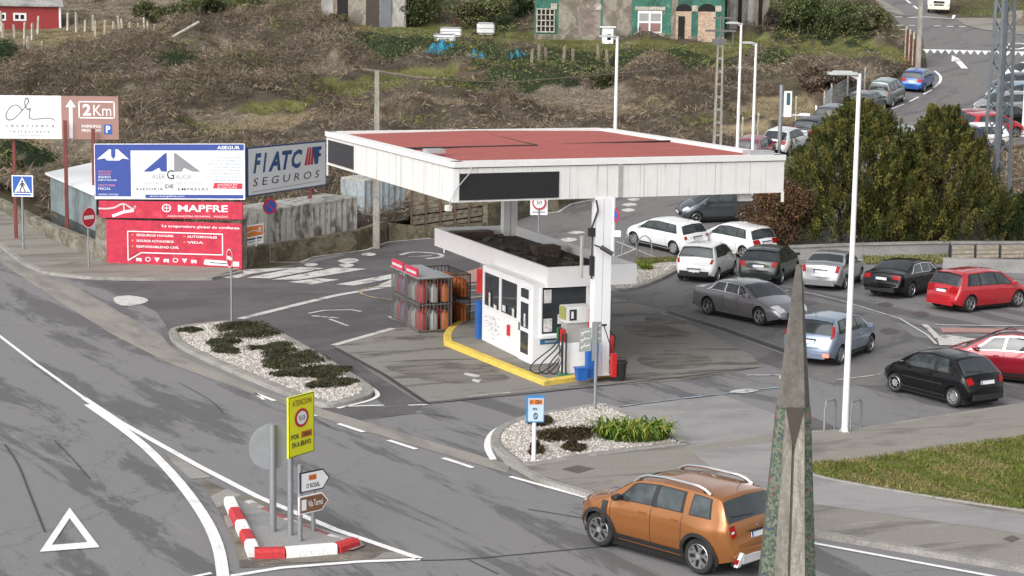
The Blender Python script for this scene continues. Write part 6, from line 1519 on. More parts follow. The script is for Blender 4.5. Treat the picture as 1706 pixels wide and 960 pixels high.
KSIDE = 'far'; m_fred = Mpatch('faded_kerb_red', [(.36, .10, .10), (.24, .12, .12)], sc=(.5, .5, .5), thr=(.45, .6), fine=10); block_run([(414, 838), (437, 850), (475, 868), (500, 877), (548, 895), (580, 906)], .055, .20, [m_paint_old, m_fred, m_paint_old, m_fred, m_paint_old])

# ---- concrete spire in the foreground
sx = PY(1331, 440, 26.0); base = Vector((sx.x, sx.y, 0)); ht = sx.z
sp_t = thing('concrete_spire', 'tall tapering weathered concrete spire with mosaic edges in the foreground', 'monument', base)
m_sp = Mpatch('spire_concrete', [(.30, .28, .24), (.19, .175, .15), (.38, .36, .32)], sc=(.25, .25, 1.6), thr=(.42, .6), fine=14, bump=.5)
m_sp2 = Mpatch('spire_smooth', [(.16, .148, .13), (.12, .11, .098)], sc=(.3, .3, 2), thr=(.4, .6), fine=12, bump=.3)
m_mos = bpy.data.materials.new('mosaic'); m_mos.use_nodes = True; tt = m_mos.node_tree; bb_ = tt.nodes['Principled BSDF']; bb_.inputs['Roughness'].default_value = .4
tc = tt.nodes.new('ShaderNodeTexCoord'); vo = tt.nodes.new('ShaderNodeTexVoronoi'); vo.inputs['Scale'].default_value = 26; tt.links.new(tc.outputs['Object'], vo.inputs['Vector'])
cr = tt.nodes.new('ShaderNodeValToRGB'); cr.color_ramp.interpolation = 'CONSTANT'
el = cr.color_ramp.elements; el[0].position = 0; el[0].color = (.05, .085, .055, 1); el[1].position = .3; el[1].color = (.12, .16, .115, 1)
for p_, c_ in ((.5, (.03, .06, .05, 1)), (.62, (.17, .17, .13, 1)), (.78, (.07, .13, .08, 1)), (.93, (.28, .06, .05, 1)), (.96, (.02, .04, .12, 1))): e_ = el.new(p_); e_.color = c_
sep = tt.nodes.new('ShaderNodeSeparateColor'); tt.links.new(vo.outputs['Color'], sep.inputs[0]); tt.links.new(sep.outputs[0], cr.inputs[0])
mxm = tt.nodes.new('ShaderNodeMix'); mxm.data_type = 'RGBA'; vd = tt.nodes.new('ShaderNodeTexVoronoi'); vd.feature = 'DISTANCE_TO_EDGE'; vd.inputs['Scale'].default_value = 26; tt.links.new(tc.outputs['Object'], vd.inputs['Vector'])
mr = tt.nodes.new('ShaderNodeMapRange'); mr.inputs[1].default_value = .03; mr.inputs[2].default_value = .09; tt.links.new(vd.outputs[0], mr.inputs[0]); tt.links.new(mr.outputs[0], mxm.inputs[0]); mxm.inputs[6].default_value = (.13, .12, .10, 1); tt.links.new(cr.outputs[0], mxm.inputs[7]); tt.links.new(mxm.outputs[2], bb_.inputs['Base Color'])
def hw(z):                                  # half width of the spire at height z
    return interp([(0, .62), (z3 := ht - 4.35, .385), (ht - 2.0, .238), (ht - 1.99, .228), (ht - .25, .07), (ht, .035)], z)
s_px = scale_at((base.x, base.y, ht - 2))
zs = [0, .8, 1.6, 2.4, 3.2, ht - 3.0, ht - 2.05]
lean = .0
def ringat(z, k, inset_=0.0):
    w = hw(z); return Vector((base.x + k * w, base.y, z))
# two ribs with a groove between, mosaic on the outer chamfers
ribs = MB(); edges = MB(); core = MB()
for sd in (-1, 1):
    V = []; 
    for z in zs:
        w = hw(z); gq = .02 + .0 * z
        V += [base + Vector((sd * gq, -w * .42, z)), base + Vector((sd * w * .56, -w * .52, z)), base + Vector((sd * w * .56, w * .5, z)), base + Vector((sd * gq, w * .5, z))]
    n = 4; F_ = []
    for i in range(len(zs) - 1):
        for k in range(4): F_.append((i * n + k, i * n + (k + 1) % n, (i + 1) * n + (k + 1) % n, (i + 1) * n + k))
    F_.append(tuple((len(zs) - 1) * n + k for k in range(4))); ribs.add(V, F_)
    V = []
    for z in zs:
        w = hw(z); V += [base + Vector((sd * (w * .56 + .003), -w * .515, z)), base + Vector((sd * w, -w * .18, z)), base + Vector((sd * w, w * .3, z)), base + Vector((sd * (w * .56 + .003), w * .5, z))]
    edges.add(V, F_)
for mbx, nm, mt in ((ribs, 'shaft_rib', m_sp), (edges, 'mosaic_edge', m_mos)):
    o = mbx.build(nm, mt, sp_t, split=True)
for o in sp_t.children:
    bm = bmesh.new(); bm.from_mesh(o.data); bmesh.ops.recalc_face_normals(bm, faces=bm.faces); bm.to_mesh(o.data); bm.free()
mb = MB(); V = []
for z in (0, ht - 2.05): w = hw(z); V += [base + Vector((-w * .3, -w * .30, z)), base + Vector((w * .3, -w * .30, z)), base + Vector((w * .3, w * .4, z)), base + Vector((-w * .3, w * .4, z))]
mb.add(V, [(0, 1, 5, 4), (1, 2, 6, 5), (2, 3, 7, 6), (3, 0, 4, 7)]); mb.build('core', m_sp2, sp_t)
mb = MB(); V = []; zz = [ht - 2.05, ht - 1.2, ht - .30, ht]
for z in zz:
    w = hw(min(z, ht - .001)) if z > ht - 2.0 else .236; V += [base + Vector((-w, .1 * w, z)), base + Vector((-w * .72, -w * .6, z)), base + Vector((w * .60, -w * .6, z)), base + Vector((w, .1 * w, z)), base + Vector((w * .6, w * .6, z)), base + Vector((-w * .6, w * .6, z))]
F_ = [(i * 6 + k, i * 6 + (k + 1) % 6, (i + 1) * 6 + (k + 1) % 6, (i + 1) * 6 + k) for i in range(3) for k in range(6)] + [(18, 19, 20, 21, 22, 23), (5, 4, 3, 2, 1, 0)]
mb.add(V, F_); mb.build('spire_tip', m_sp2, sp_t)
mb = MB(); w = .13; z0 = ht - 2.04; mb.add([base + Vector((-w, -.15, z0)), base + Vector((w, -.15, z0)), base + Vector((0, -.14, z0 - .62)), base + Vector((-w, -.05, z0)), base + Vector((w, -.05, z0)), base + Vector((0, -.05, z0 - .62))], [(0, 2, 1), (3, 4, 5), (0, 3, 5, 2), (1, 2, 5, 4), (0, 1, 4, 3)]); mb.build('wedge', M('wedge_brown', (.07, .055, .045), .8), sp_t)
# ================================================================== PLANTS AND THE HILLSIDE
m_leaf = Mattr('foliage', var=.25, sc=1.2); m_twig = Mattr('dry_scrub', var=.25, sc=.8, rough=.95); m_bark = M('bark', (.10, .08, .06), .9, var=.3, sc=4)
def rand_dirs(n, up=0.0):
    v = rng.normal(size=(n, 3)); v[:, 2] += up; return v / np.linalg.norm(v, axis=1)[:, None]
def leaf_quads(Pc, D, L, W):
    """quads centred at Pc, long axis D, length L, width W arrays"""
    n = len(Pc); r = rand_dirs(n); S_ = np.cross(D, r); S_ /= np.linalg.norm(S_, axis=1)[:, None] + 1e-9
    a = D * (L / 2)[:, None]; b = S_ * (W / 2)[:, None]
    V = np.stack([Pc - a - b * .6, Pc + b - a * .1, Pc + a, Pc - b - a * .1], 1).reshape(-1, 3)
    return V
def pick(cols, n, jit=.18):
    c = np.array(cols)[rng.integers(0, len(cols), n)] * (1 + rng.uniform(-jit, jit, (n, 1))); return np.repeat(c, 4, 0)
def trunk(base, h, r, par, limbs=5, spread=.5):
    b = Vector(base); mb = MB(); top = b + Vector((random.uniform(-.1, .1) * h, 0, h)); mb.tube([b - Vector((0, 0, .1)), b.lerp(top, .4) + Vector((.04 * h, 0, 0)), top], [r, r * .7, r * .25], 8)
    for k in range(limbs):
        a = random.uniform(0, 6.3); z = random.uniform(.3, .85); p = b.lerp(top, z); mb.tube([p, p + Vector((math.cos(a) * spread * h * .35, math.sin(a) * spread * h * .35, h * .22))], [r * .4, r * .12], 6)
    return mb.build('trunk', m_bark, par, sm=50)

def conifer(basepx, toppx, wpx, cols, label, n_pl=620, prof=1.7, name='conifer'):
    b = G(*basepx); h = Zat(b, toppx); s_ = scale_at(b); Rr = wpx / 2 / s_
    t = thing(name, label, 'tree', b, group='trees behind the low white wall'); trunk(b, h * .8, .18, t)
    u = rng.uniform(0, 1, n_pl) ** .95; ang = rng.uniform(0, 2 * math.pi, n_pl)
    lump = 1 + .16 * np.sin(ang * 3 + u * 7 + basepx[0]) + .10 * np.sin(ang * 7 - u * 15)
    rr = Rr * np.clip(1 - u ** prof, .16, 1) * lump * rng.uniform(.68, 1.05, n_pl)
    C = np.stack([b.x + rr * np.cos(ang), b.y + rr * np.sin(ang), b.z + .15 + u * (h - .5)], 1)
    PD = np.stack([np.cos(ang) * .45, np.sin(ang) * .45, np.ones(n_pl)], 1) + rng.normal(size=(n_pl, 3)) * .18; PD /= np.linalg.norm(PD, axis=1)[:, None]
    PL = rng.uniform(.45, 1.0, n_pl) * (.7 + .5 * (1 - u))
    k = 70; tt = rng.uniform(0, 1, (n_pl, k)); wd = (.18 * (1 - tt ** 2) + .02)[..., None]
    pts = C[:, None, :] + PD[:, None, :] * (tt * PL[:, None])[..., None] + rng.normal(size=(n_pl, k, 3)) * wd * .55
    n = n_pl * k; pts = pts.reshape(-1, 3); D = (np.repeat(PD, k, 0) * 1.0 + rng.normal(size=(n, 3)) * .55); D /= np.linalg.norm(D, axis=1)[:, None]
    pc = np.array(cols)[rng.integers(0, len(cols), n_pl)] * rng.uniform(.5, 1.45, (n_pl, 1)); c = np.repeat(pc, k, 0) * (1 + rng.uniform(-.2, .2, (n, 1)))
    V = leaf_quads(pts, D, rng.uniform(.10, .23, n), rng.uniform(.03, .07, n))
    np_mesh('crown', V, 4, m_leaf, t, np.repeat(c, 4, 0)); return t
OLV = [(.085, .088, .020), (.115, .105, .026), (.055, .065, .016), (.12, .11, .032), (.030, .042, .013)]
conifer((1422, 404), 168, 205, OLV, 'broad olive green conifer left of its twin, behind the low white wall', 1300, 4.2)
conifer((1560, 404), 180, 205, OLV, 'narrower olive green conifer right of its twin, beside the lattice pylon', 1200, 2.6)
conifer((1498, 402), 262, 150, [(.06, .06, .018), (.09, .08, .02)], 'lower olive green conifer filling the gap between the two tall ones', 380, 2.2)
conifer((1700, 406), 325, 90, [(.035, .06, .02), (.06, .08, .025)], 'dark green shrub at the right edge behind the wooden rail', 260, 2.5, 'shrub')
def cloud(par, c, rad, n, cols, L=(.10, .22), W=(.04, .09), nm='crown', up=0., mat=None, flat=False, lumps=9, fill=.75):
    c = np.array(c); rad = np.array(rad)
    lc = rand_dirs(lumps) * rng.uniform(.35, .8, (lumps, 1)); lr = rng.uniform(.30, .52, lumps)
    which = rng.integers(0, lumps, n); p = rand_dirs(n) * (rng.uniform(fill, 1, (n, 1))); p = lc[which] + p * lr[which][:, None]
    if flat: p[:, 2] = np.abs(p[:, 2])
    P_ = c + p * rad; D = rand_dirs(n, up)
    cc = np.array(cols)[rng.integers(0, len(cols), n)]; tone = (1 + .35 * np.sin(which * 2.4))[:, None]
    V = leaf_quads(P_, D, rng.uniform(*L, n), rng.uniform(*W, n)); return np_mesh(nm, V, 4, mat or m_leaf, par, np.repeat(cc * tone * (1 + rng.uniform(-.2, .2, (n, 1))), 4, 0))
b = G(1283, 416); t = thing('brown_shrub', 'russet brown leafless looking shrub left of the conifers', 'shrub', b); trunk(b, 1.8, .07, t, 7, .8)
RUS = [(.11, .055, .028), (.15, .08, .045), (.07, .04, .025), (.20, .12, .07), (.07, .065, .025)]
cloud(t, b + Vector((.1, 0, 1.75)), (2.15, 1.7, 2.2), 21000, RUS, (.08, .2), (.03, .08), lumps=16, fill=.3)

# ---- low shrubs of the gravel islands
DKG = [(.038, .045, .022), (.055, .06, .03), (.075, .055, .032), (.04, .05, .028)]; DKB = [(.05, .035, .018), (.035, .028, .015), (.07, .05, .03)]
def low(pxs, cols, labels, hgt=.105, grp='creeping shrubs of the left gravel island', nm='creeping_shrub'):
    for (x0, y0, x1, y1, lab) in pxs:
        a, b = G(x0, (y0 + y1) / 2), G(x1, (y0 + y1) / 2); f_, k_ = G((x0 + x1) / 2, y1), G((x0 + x1) / 2, y0); c = (a + b) / 2; rx = (b - a).length / 2; ry = (f_ - k_).length / 2
        t = thing(nm, lab, 'shrub', (c.x, c.y, .125), 0, grp); area = rx * ry
        cloud(t, (c.x, c.y, .13), (rx * 1.15, ry * 1.15, hgt * 1.3), int(1500 + 2600 * area), cols, (.07, .15), (.025, .05), 'foliage', flat=True, lumps=14, fill=.2)
low([(330, 545, 455, 574, 'largest dark creeping shrub, at the foot of the no entry sign'), (297, 554, 334, 562, 'small creeping shrub at the left tip of the gravel island'), (338, 572, 408, 590, 'dark creeping shrub just below the largest one'), (357, 589, 405, 598, 'thin creeping shrub strip on white gravel, near the kerb'),
     (418, 578, 500, 598, 'creeping shrub in the middle of the left gravel island'), (432, 592, 545, 622, 'wide dark creeping shrub right of the middle of the island'), (436, 613, 500, 625, 'reddish dark creeping shrub along the kerb side'),
     (490, 612, 582, 645, 'dense creeping shrub near the pointed end of the island'), (452, 627, 505, 639, 'small brownish creeping shrub nearest the kerb'), (520, 636, 592, 652, 'last creeping shrub at the pointed island end'), (510, 646, 545, 656, 'tiny brown creeping shrub above the yellow board')], DKG, None)
low([(876, 707, 926, 721, 'small brown mat plant above the others on the right gravel island'), (884, 722, 1002, 746, 'long brown mat plant across the right gravel island'), (930, 752, 975, 764, 'small brown mat plant near the pavement edge'), (880, 753, 904, 768, 'tuft of brown plant at the foot of the small blue sign')], DKB, None, .16, 'brown mat plants of the right gravel island', 'mat_plant')
def strap(basepx, rx, ry, n, label, hgt=.75, grp=None):
    b = G(*basepx); t = thing('strap_leaf_plant', label, 'plant', (b.x, b.y, .125), 0, grp); V = []; Fq = []; C = []
    for i in range(n):
        a = random.uniform(0, 6.28); q = math.sqrt(random.random()); p = Vector((b.x + math.cos(a) * rx * q, b.y + math.sin(a) * ry * q, .13)); d = random.uniform(0, 6.28); L = random.uniform(.5, 1.0) * hgt; w = random.uniform(.02, .038)
        col = random.choice([(.06, .13, .015), (.11, .19, .02), (.035, .08, .012), (.20, .24, .04), (.30, .30, .06)]); o = len(V); hx, hy = math.cos(d), math.sin(d)
        for k in range(6):
            t_ = k / 5; r_ = L * .75 * t_ ** 1.1; z = L * (1.35 * t_ - 1.05 * t_ * t_ * random.uniform(.9, 1.1)) * 1.3; ww = w * (1 - .8 * t_ ** 2)
            V += [(p.x + hx * r_ - hy * ww, p.y + hy * r_ + hx * ww, .13 + z), (p.x + hx * r_ + hy * ww, p.y + hy * r_ - hx * ww, .13 + z)]; C += [tuple(c_ * (.8 + .35 * t_) for c_ in col)] * 2
        Fq += [(o + 2 * k, o + 2 * k + 1, o + 2 * k + 3, o + 2 * k + 2) for k in range(5)]
    np_mesh('foliage', np.array(V), 4, m_leaf, t, np.array(C), quads=Fq)
strap((1054, 738), .92, .62, 620, 'bright green strap leaved clump on the right gravel island')
strap((1076, 452), .3, .35, 90, 'small light green clump at the gravel tip behind the kiosk', .5)
# gravel stones
def stones(name, poly, n, z, r=(.02, .055), cols=((.48, .45, .41), (.60, .57, .53), (.30, .26, .23), (.68, .66, .63), (.38, .33, .27))):
    xs_ = [p[0] for p in poly]; ys_ = [p[1] for p in poly]; pts = []
    P_ = np.array(poly)
    def inside(x, y):
        c = False; j = len(poly) - 1
        for i in range(len(poly)):
            if (poly[i][1] > y) != (poly[j][1] > y) and x < (poly[j][0] - poly[i][0]) * (y - poly[i][1]) / (poly[j][1] - poly[i][1]) + poly[i][0]: c = not c
            j = i
        return c
    while len(pts) < n:
        x, y = random.uniform(min(xs_), max(xs_)), random.uniform(min(ys_), max(ys_))
        if inside(x, y): pts.append((x, y, z))
    c = np.array(pts); k = np.array([(1, 0, 0), (0, 1, 0), (-1, 0, 0), (0, -1, 0), (0, 0, 1)], float); q = rng.uniform(*r, (n, 1, 3)); q[:, :, 2] *= .8
    a = rng.uniform(0, 6.28, n); kk = np.stack([k[None, :, 0] * np.cos(a)[:, None] - k[None, :, 1] * np.sin(a)[:, None], k[None, :, 0] * np.sin(a)[:, None] + k[None, :, 1] * np.cos(a)[:, None], np.repeat(k[None, :, 2], n, 0)], 2)
    V = (c[:, None, :] + kk * q).reshape(-1, 3); F3 = np.array([(0, 1, 4), (1, 2, 4), (2, 3, 4), (3, 0, 4)]); Q = (np.arange(n)[:, None, None] * 5 + F3[None]).reshape(-1, 3)
    cc = np.array(cols)[rng.integers(0, len(cols), n)]; o = np_mesh(name, V, 3, Mattr('stone', var=.12, sc=8) if 'stone' not in MATS else MATS['stone'], None, np.repeat(cc, 5, 0), quads=Q)
    tag(o, 'white gravel stones covering the planted island', 'gravel', kind='stuff')
stones('gravel', inset(inn1, .05), 9000, .125); stones('gravel', inset(inn2, .05), 7000, .125); stones('gravel', inset(inn3, .05), 1200, .125)
# lawn blades
lp = np.array(lawn_poly); x0, y0 = lp.min(0); x1, y1 = lp.max(0)
n = 60000; X = rng.uniform(x0, x1, n); Y = rng.uniform(y0, y1, n); ok = np.zeros(n, bool); j = len(lp) - 1
for i in range(len(lp)):
    c_ = ((lp[i, 1] > Y) != (lp[j, 1] > Y)) & (X < (lp[j, 0] - lp[i, 0]) * (Y - lp[i, 1]) / (lp[j, 1] - lp[i, 1] + 1e-9) + lp[i, 0]); ok ^= c_; j = i
X, Y = X[ok], Y[ok]; n = len(X); pn = np.sin(X * 1.7 + np.sin(Y * .9) * 2) * np.cos(Y * 1.3 + X * .4) + .5 * np.sin(X * 4.1 + Y * 2.3); hh_ = rng.uniform(.04, .13, n) * np.where(pn < -.9, .4, 1)
Pg = np.stack([X, Y, .15 + hh_ * .45], 1); D = rand_dirs(n, 1.6); V = leaf_quads(Pg, D, hh_ * 1.3, rng.uniform(.012, .03, n))
cg_ = np.where((pn + rng.normal(size=n) * .6 > .4)[:, None], np.array([.24, .20, .085]), np.array([.12, .15, .03])) * (1 + rng.uniform(-.3, .3, (n, 1)))
tag(np_mesh('grass', V, 4, m_leaf, None, np.repeat(cg_, 4, 0)), 'short green grass of the lawn', 'grass', kind='stuff')

# ---- the overgrown hillside
# patches of a kind, as seen: (x, y, rx, ry, kind)
BR, GRS, IVY, PALE, STR, DRK = range(6)
spots = [(60, 72, 110, 16, STR), (100, 60, 60, 10, STR), (70, 262, 90, 30, PALE), (20, 240, 60, 20, STR), (440, 212, 120, 14, STR), (350, 200, 60, 12, PALE), (960, 172, 110, 26, PALE), (1130, 150, 60, 12, PALE), (640, 300, 90, 16, STR), (560, 290, 60, 14, GRS),
         (330, 80, 60, 10, PALE), (560, 50, 60, 14, BR), (660, 52, 70, 12, GRS), (760, 62, 110, 12, GRS), (900, 72, 80, 14, GRS), (990, 66, 70, 12, GRS), (1120, 84, 110, 11, GRS), (1230, 78, 60, 12, GRS), (740, 94, 120, 20, IVY), (620, 84, 60, 16, IVY), (900, 122, 110, 20, IVY), (1020, 112, 50, 22, IVY),
         (640, 150, 110, 14, GRS), (760, 150, 50, 10, IVY), (1130, 104, 110, 14, IVY), (1180, 122, 60, 10, IVY), (1240, 128, 50, 7, PALE), (298, 124, 36, 15, DRK), (10, 105, 18, 22, DRK), (1400, 92, 140, 20, GRS), (1330, 100, 60, 14, GRS), (860, 148, 90, 10, IVY), (470, 190, 60, 9, GRS), (560, 178, 50, 9, GRS), (200, 62, 40, 10, GRS), (980, 96, 70, 14, IVY), (150, 190, 60, 10, PALE), (960, 80, 130, 12, GRS), (1180, 88, 120, 13, GRS), (1330, 112, 80, 10, STR), (700, 130, 80, 8, GRS), (120, 56, 90, 7, STR), (230, 168, 50, 9, PALE), (760, 190, 70, 9, STR), (1060, 190, 60, 10, STR), (420, 96, 60, 9, PALE), (520, 130, 60, 10, PALE), (1290, 110, 30, 12, IVY), (1420, 132, 34, 12, PALE), (1370, 130, 60, 26, BR),
         (1340, 40, 90, 36, IVY), (1440, 50, 50, 34, IVY), (330, 16, 110, 22, IVY), (240, 20, 80, 22, PALE), (430, 10, 60, 20, IVY), (120, 22, 60, 24, PALE), (15, 265, 22, 26, IVY), (60, 270, 40, 16, DRK), (700, 22, 60, 22, IVY), (820, 30, 60, 30, IVY), (1480, 68, 40, 16, BR), (1300, 190, 80, 24, STR), (1240, 228, 60, 12, STR),
         (690, 330, 70, 30, PALE), (480, 290, 40, 20, BR)]
KH = {BR: 1.15, GRS: .12, IVY: 1.0, PALE: .22, STR: .12, DRK: 1.5}
KC = {BR: [(.165, .125, .088), (.11, .082, .057), (.22, .17, .125), (.14, .115, .098), (.28, .225, .165), (.11, .10, .05)], GRS: [(.17, .175, .055), (.12, .15, .035), (.23, .19, .09), (.09, .13, .03)], IVY: [(.07, .095, .03), (.10, .12, .04), (.045, .06, .022), (.15, .15, .06), (.12, .10, .06)],
      PALE: [(.30, .25, .19), (.22, .175, .13), (.38, .33, .26), (.15, .115, .085)], STR: [(.32, .25, .15), (.24, .19, .11), (.19, .155, .09), (.20, .19, .08)], DRK: [(.03, .05, .018), (.05, .075, .025), (.02, .035, .012)]}
KB = {BR: (.075, .06, .046), GRS: (.11, .11, .04), IVY: (.025, .035, .015), PALE: (.17, .14, .105), STR: (.20, .16, .10), DRK: (.015, .022, .01)}  # mound tones darker than the twigs above: depth shade put into the colour
SP = np.array([s_[:4] for s_ in spots], float); SK = np.array([s_[4] for s_ in spots])
def proj_np(Pw):
    v = Pw - np.array(CAMP); w = v @ np.array(fwd); return CX + F * (v @ np.array(CR)) / w, CY - F * (v @ np.array(CU)) / w
def th_np(y): return np.interp(y, [k[0] for k in KN], [k[1] for k in KN])
def kinds_np(X, Y):
    px, py = proj_np(np.stack([X, Y, th_np(Y)], 1)); kd_ = np.full(len(X), BR); best = np.full(len(X), 1.0)
    wob = .25 * np.sin(X * 1.3 + Y * .7) + .2 * np.sin(X * 2.9 - Y * 1.1)
    for (sx_, sy_, rx, ry), k in zip(SP, SK):
        d = np.sqrt(((px - sx_) / rx) ** 2 + ((py - sy_) / ry) ** 2) + wob * .5
        m = d < 1.0; kd_[m] = k
    kd_[(px < 275) & (py < 66) & (py > 40) & (kd_ == BR)] = STR
    return kd_, px, py
def nz_np(X, Y, f, seed):
    s_ = np.zeros_like(X); r_ = np.random.default_rng(seed)
    for o in range(5):
        for _ in range(4):
            a = r_.uniform(0, 6.28); ph = r_.uniform(0, 6.28); ff = f * 1.9 ** o * r_.uniform(.7, 1.3); s_ += np.sin((X * math.cos(a) + Y * math.sin(a)) * ff + ph + 1.3 * np.sin((X * math.sin(a) - Y * math.cos(a)) * ff * .7)) / (1.8 ** o) / 3
    return s_
# hill area polygon by pixel bounds: left of the side street, beyond the walls
BUMP = [(225, 98, 85, 20, 1.5), (90, 130, 90, 22, 1.2), (400, 118, 90, 20, 1.4), (560, 112, 80, 22, 1.6), (330, 165, 120, 22, 1.3), (120, 165, 90, 18, 1.2), (480, 160, 80, 16, 1.2), (660, 195, 70, 12, 1.0), (830, 198, 60, 14, 1.5), (1130, 180, 80, 18, 1.3), (1180, 150, 60, 14, 1.2), (250, 215, 70, 16, 1.3), (560, 205, 60, 12, 1.2), (500, 60, 70, 18, 1.6), (1370, 145, 60, 18, 1.6), (430, 50, 60, 16, 1.5), (930, 205, 60, 10, .9), (1080, 130, 60, 14, 1.0), (540, 310, 60, 16, 1.2), (20, 165, 60, 18, 1.4), (340, 62, 80, 14, 1.3)]
def mask_np(px, py, X, Y):
    edge = np.interp(py, [-60, 0, 40, 60, 110, 128, 180, 225, 262, 300, 325, 345], [1415, 1462, 1490, 1505, 1520, 1505, 1400, 1310, 1190, 1060, 970, 930])
    low_ = np.interp(px, [-200, 0, 47, 94, 150, 176, 405, 520, 620, 700, 800, 900, 990], [270, 332, 360, 388, 405, 415, 424, 410, 398, 385, 372, 345, 325])
    return (px < edge - 3) & (py < low_)
HS = .42; gx = np.arange(-56, 48, HS); gy = np.arange(85, 196, HS); GX, GY = np.meshgrid(gx, gy); GX_, GY_ = GX.ravel(), GY.ravel()
def hfield(X, Y):
    kd_, px, py = kinds_np(X, Y); hk = np.array([KH[k] for k in range(6)])[kd_]
    n1 = nz_np(X, Y, .55, 3); n2 = nz_np(X, Y, 2.2, 5)
    edge_ = np.interp(py, [-60, 0, 40, 60, 110, 128, 180, 225, 262, 300, 325, 345], [1415, 1462, 1490, 1505, 1520, 1505, 1400, 1310, 1190, 1060, 970, 930])
    fade = np.clip((edge_ - px) / 40, .05, 1)
    h = hk * np.clip(.55 + .5 * n1 + .28 * n2, .05, 2.0) * fade
    for bx, by, rx, ry, am in BUMP:
        d = np.sqrt(((px - bx) / rx) ** 2 + ((py - by) / ry) ** 2) * (1 + .15 * n2); h = h + .5 * am * np.clip(1 - d * d, 0, 1) ** .7 * (.8 + .3 * n2) * fade
    return h, kd_, px, py, n1, n2
H_, KD_, PX_, PY_, N1, N2 = hfield(GX_, GY_)
# soften height steps between kinds
Hm = H_.reshape(GX.shape)
for _ in range(2): Hm = (Hm + np.roll(Hm, 1, 0) + np.roll(Hm, -1, 0) + np.roll(Hm, 1, 1) + np.roll(Hm, -1, 1)) / 5
H_ = Hm.ravel(); ok = mask_np(PX_, PY_, GX_, GY_).reshape(GX.shape)
V = np.stack([GX_, GY_, th_np(GY_) + H_ + .03], 1); nx = len(gx); idx = np.arange(len(GX_)).reshape(GX.shape)
okf = ok[:-1, :-1] & ok[1:, :-1] & ok[:-1, 1:] & ok[1:, 1:]
Q = np.stack([idx[:-1, :-1], idx[:-1, 1:], idx[1:, 1:], idx[1:, :-1]], -1)[okf]
base_c = np.array([KB[k] for k in range(6)])[KD_] * (1 + .25 * N2[:, None])
o = np_mesh('scrub_mound', V, 4, m_twig, None, np.clip(base_c, .005, 1), quads=Q); tag(o, 'low brown bramble thicket covering the hillside', 'scrub', kind='stuff')
def hsample(X, Y):
    fx = np.clip((X - gx[0]) / HS, 0, nx - 1.001); fy = np.clip((Y - gy[0]) / HS, 0, len(gy) - 1.001); i, j = fx.astype(int), fy.astype(int); a, b = fx - i, fy - j
    return Hm[j, i] * (1 - a) * (1 - b) + Hm[j, i + 1] * a * (1 - b) + Hm[j + 1, i] * (1 - a) * b + Hm[j + 1, i + 1] * a * b
n = 420000; X = rng.uniform(-55, 47, n); Y = 86 + (195 - 86) * rng.uniform(0, 1, n) ** 1.15
kd_, px, py = kinds_np(X, Y); ok = mask_np(px, py, X, Y) & (px > -40); X, Y, kd_ = X[ok], Y[ok], kd_[ok]; n = len(X)
hz_ = hsample(X, Y); KK_ = np.array([KH[k] for k in range(6)])[kd_]
patch = nz_np(X, Y, .9, 11)
Zt = th_np(Y) + hz_ + rng.uniform(-.1, .5, n) * np.minimum(KK_, 1)
C_ = np.zeros((n, 3))
for k in range(6):
    m = kd_ == k; cs = np.array(KC[k]); C_[m] = cs[rng.integers(0, len(cs), m.sum())]
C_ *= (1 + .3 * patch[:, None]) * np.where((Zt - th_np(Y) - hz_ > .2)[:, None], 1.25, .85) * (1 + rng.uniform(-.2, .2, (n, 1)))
# odd evergreen sprigs and rusty bracken among the brambles
m = (kd_ == BR) & (nz_np(X, Y, .5, 21) > .75); C_[m] = C_[m] * np.array([.75, 1.0, .5])
m = (kd_ == BR) & (nz_np(X, Y, .4, 31) > .8); C_[m] = C_[m] * np.array([1.12, .97, .82])
tw = np.isin(kd_, [BR, PALE]); L = np.where(tw, rng.uniform(.2, .8, n), rng.uniform(.10, .26, n)); W = np.where(tw, rng.uniform(.018, .05, n), rng.uniform(.05, .12, n))
D = rand_dirs(n); D[tw, 2] *= .75; up_ = np.isin(kd_, [GRS, STR]); D[up_, 2] = np.abs(D[up_, 2]) + .8; D /= np.linalg.norm(D, axis=1)[:, None]
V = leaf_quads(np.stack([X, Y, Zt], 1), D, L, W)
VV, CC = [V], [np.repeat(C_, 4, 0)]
for bx, by, rx, ry, am in BUMP:                 # arching stems heaped over each bramble
    c = G(bx, by); s_ = scale_at(c); m_ = int(rx * ry * 1.9); a = rng.uniform(0, 6.28, m_); q = np.sqrt(rng.uniform(0, 1, m_)); Xb = c.x + np.cos(a) * q * rx / s_; Yb = c.y + np.sin(a) * q * ry * .3
    _, qx_, qy_ = kinds_np(Xb, Yb); ok = mask_np(qx_, qy_, Xb, Yb); Xb, Yb, q = Xb[ok], Yb[ok], q[ok]; m_ = len(Xb)
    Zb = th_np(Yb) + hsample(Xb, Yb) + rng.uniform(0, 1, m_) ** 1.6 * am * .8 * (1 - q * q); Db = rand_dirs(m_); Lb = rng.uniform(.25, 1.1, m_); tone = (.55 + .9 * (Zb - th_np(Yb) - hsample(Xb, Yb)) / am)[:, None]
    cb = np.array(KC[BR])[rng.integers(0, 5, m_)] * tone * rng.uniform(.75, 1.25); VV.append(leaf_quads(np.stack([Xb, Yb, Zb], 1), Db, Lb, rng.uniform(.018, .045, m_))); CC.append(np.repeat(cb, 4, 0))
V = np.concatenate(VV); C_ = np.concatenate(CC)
tag(np_mesh('brambles', V, 4, m_twig, None, np.clip(C_, .004, .9)), 'tangled brown bramble stems and grass on the hillside', 'brambles', kind='stuff')
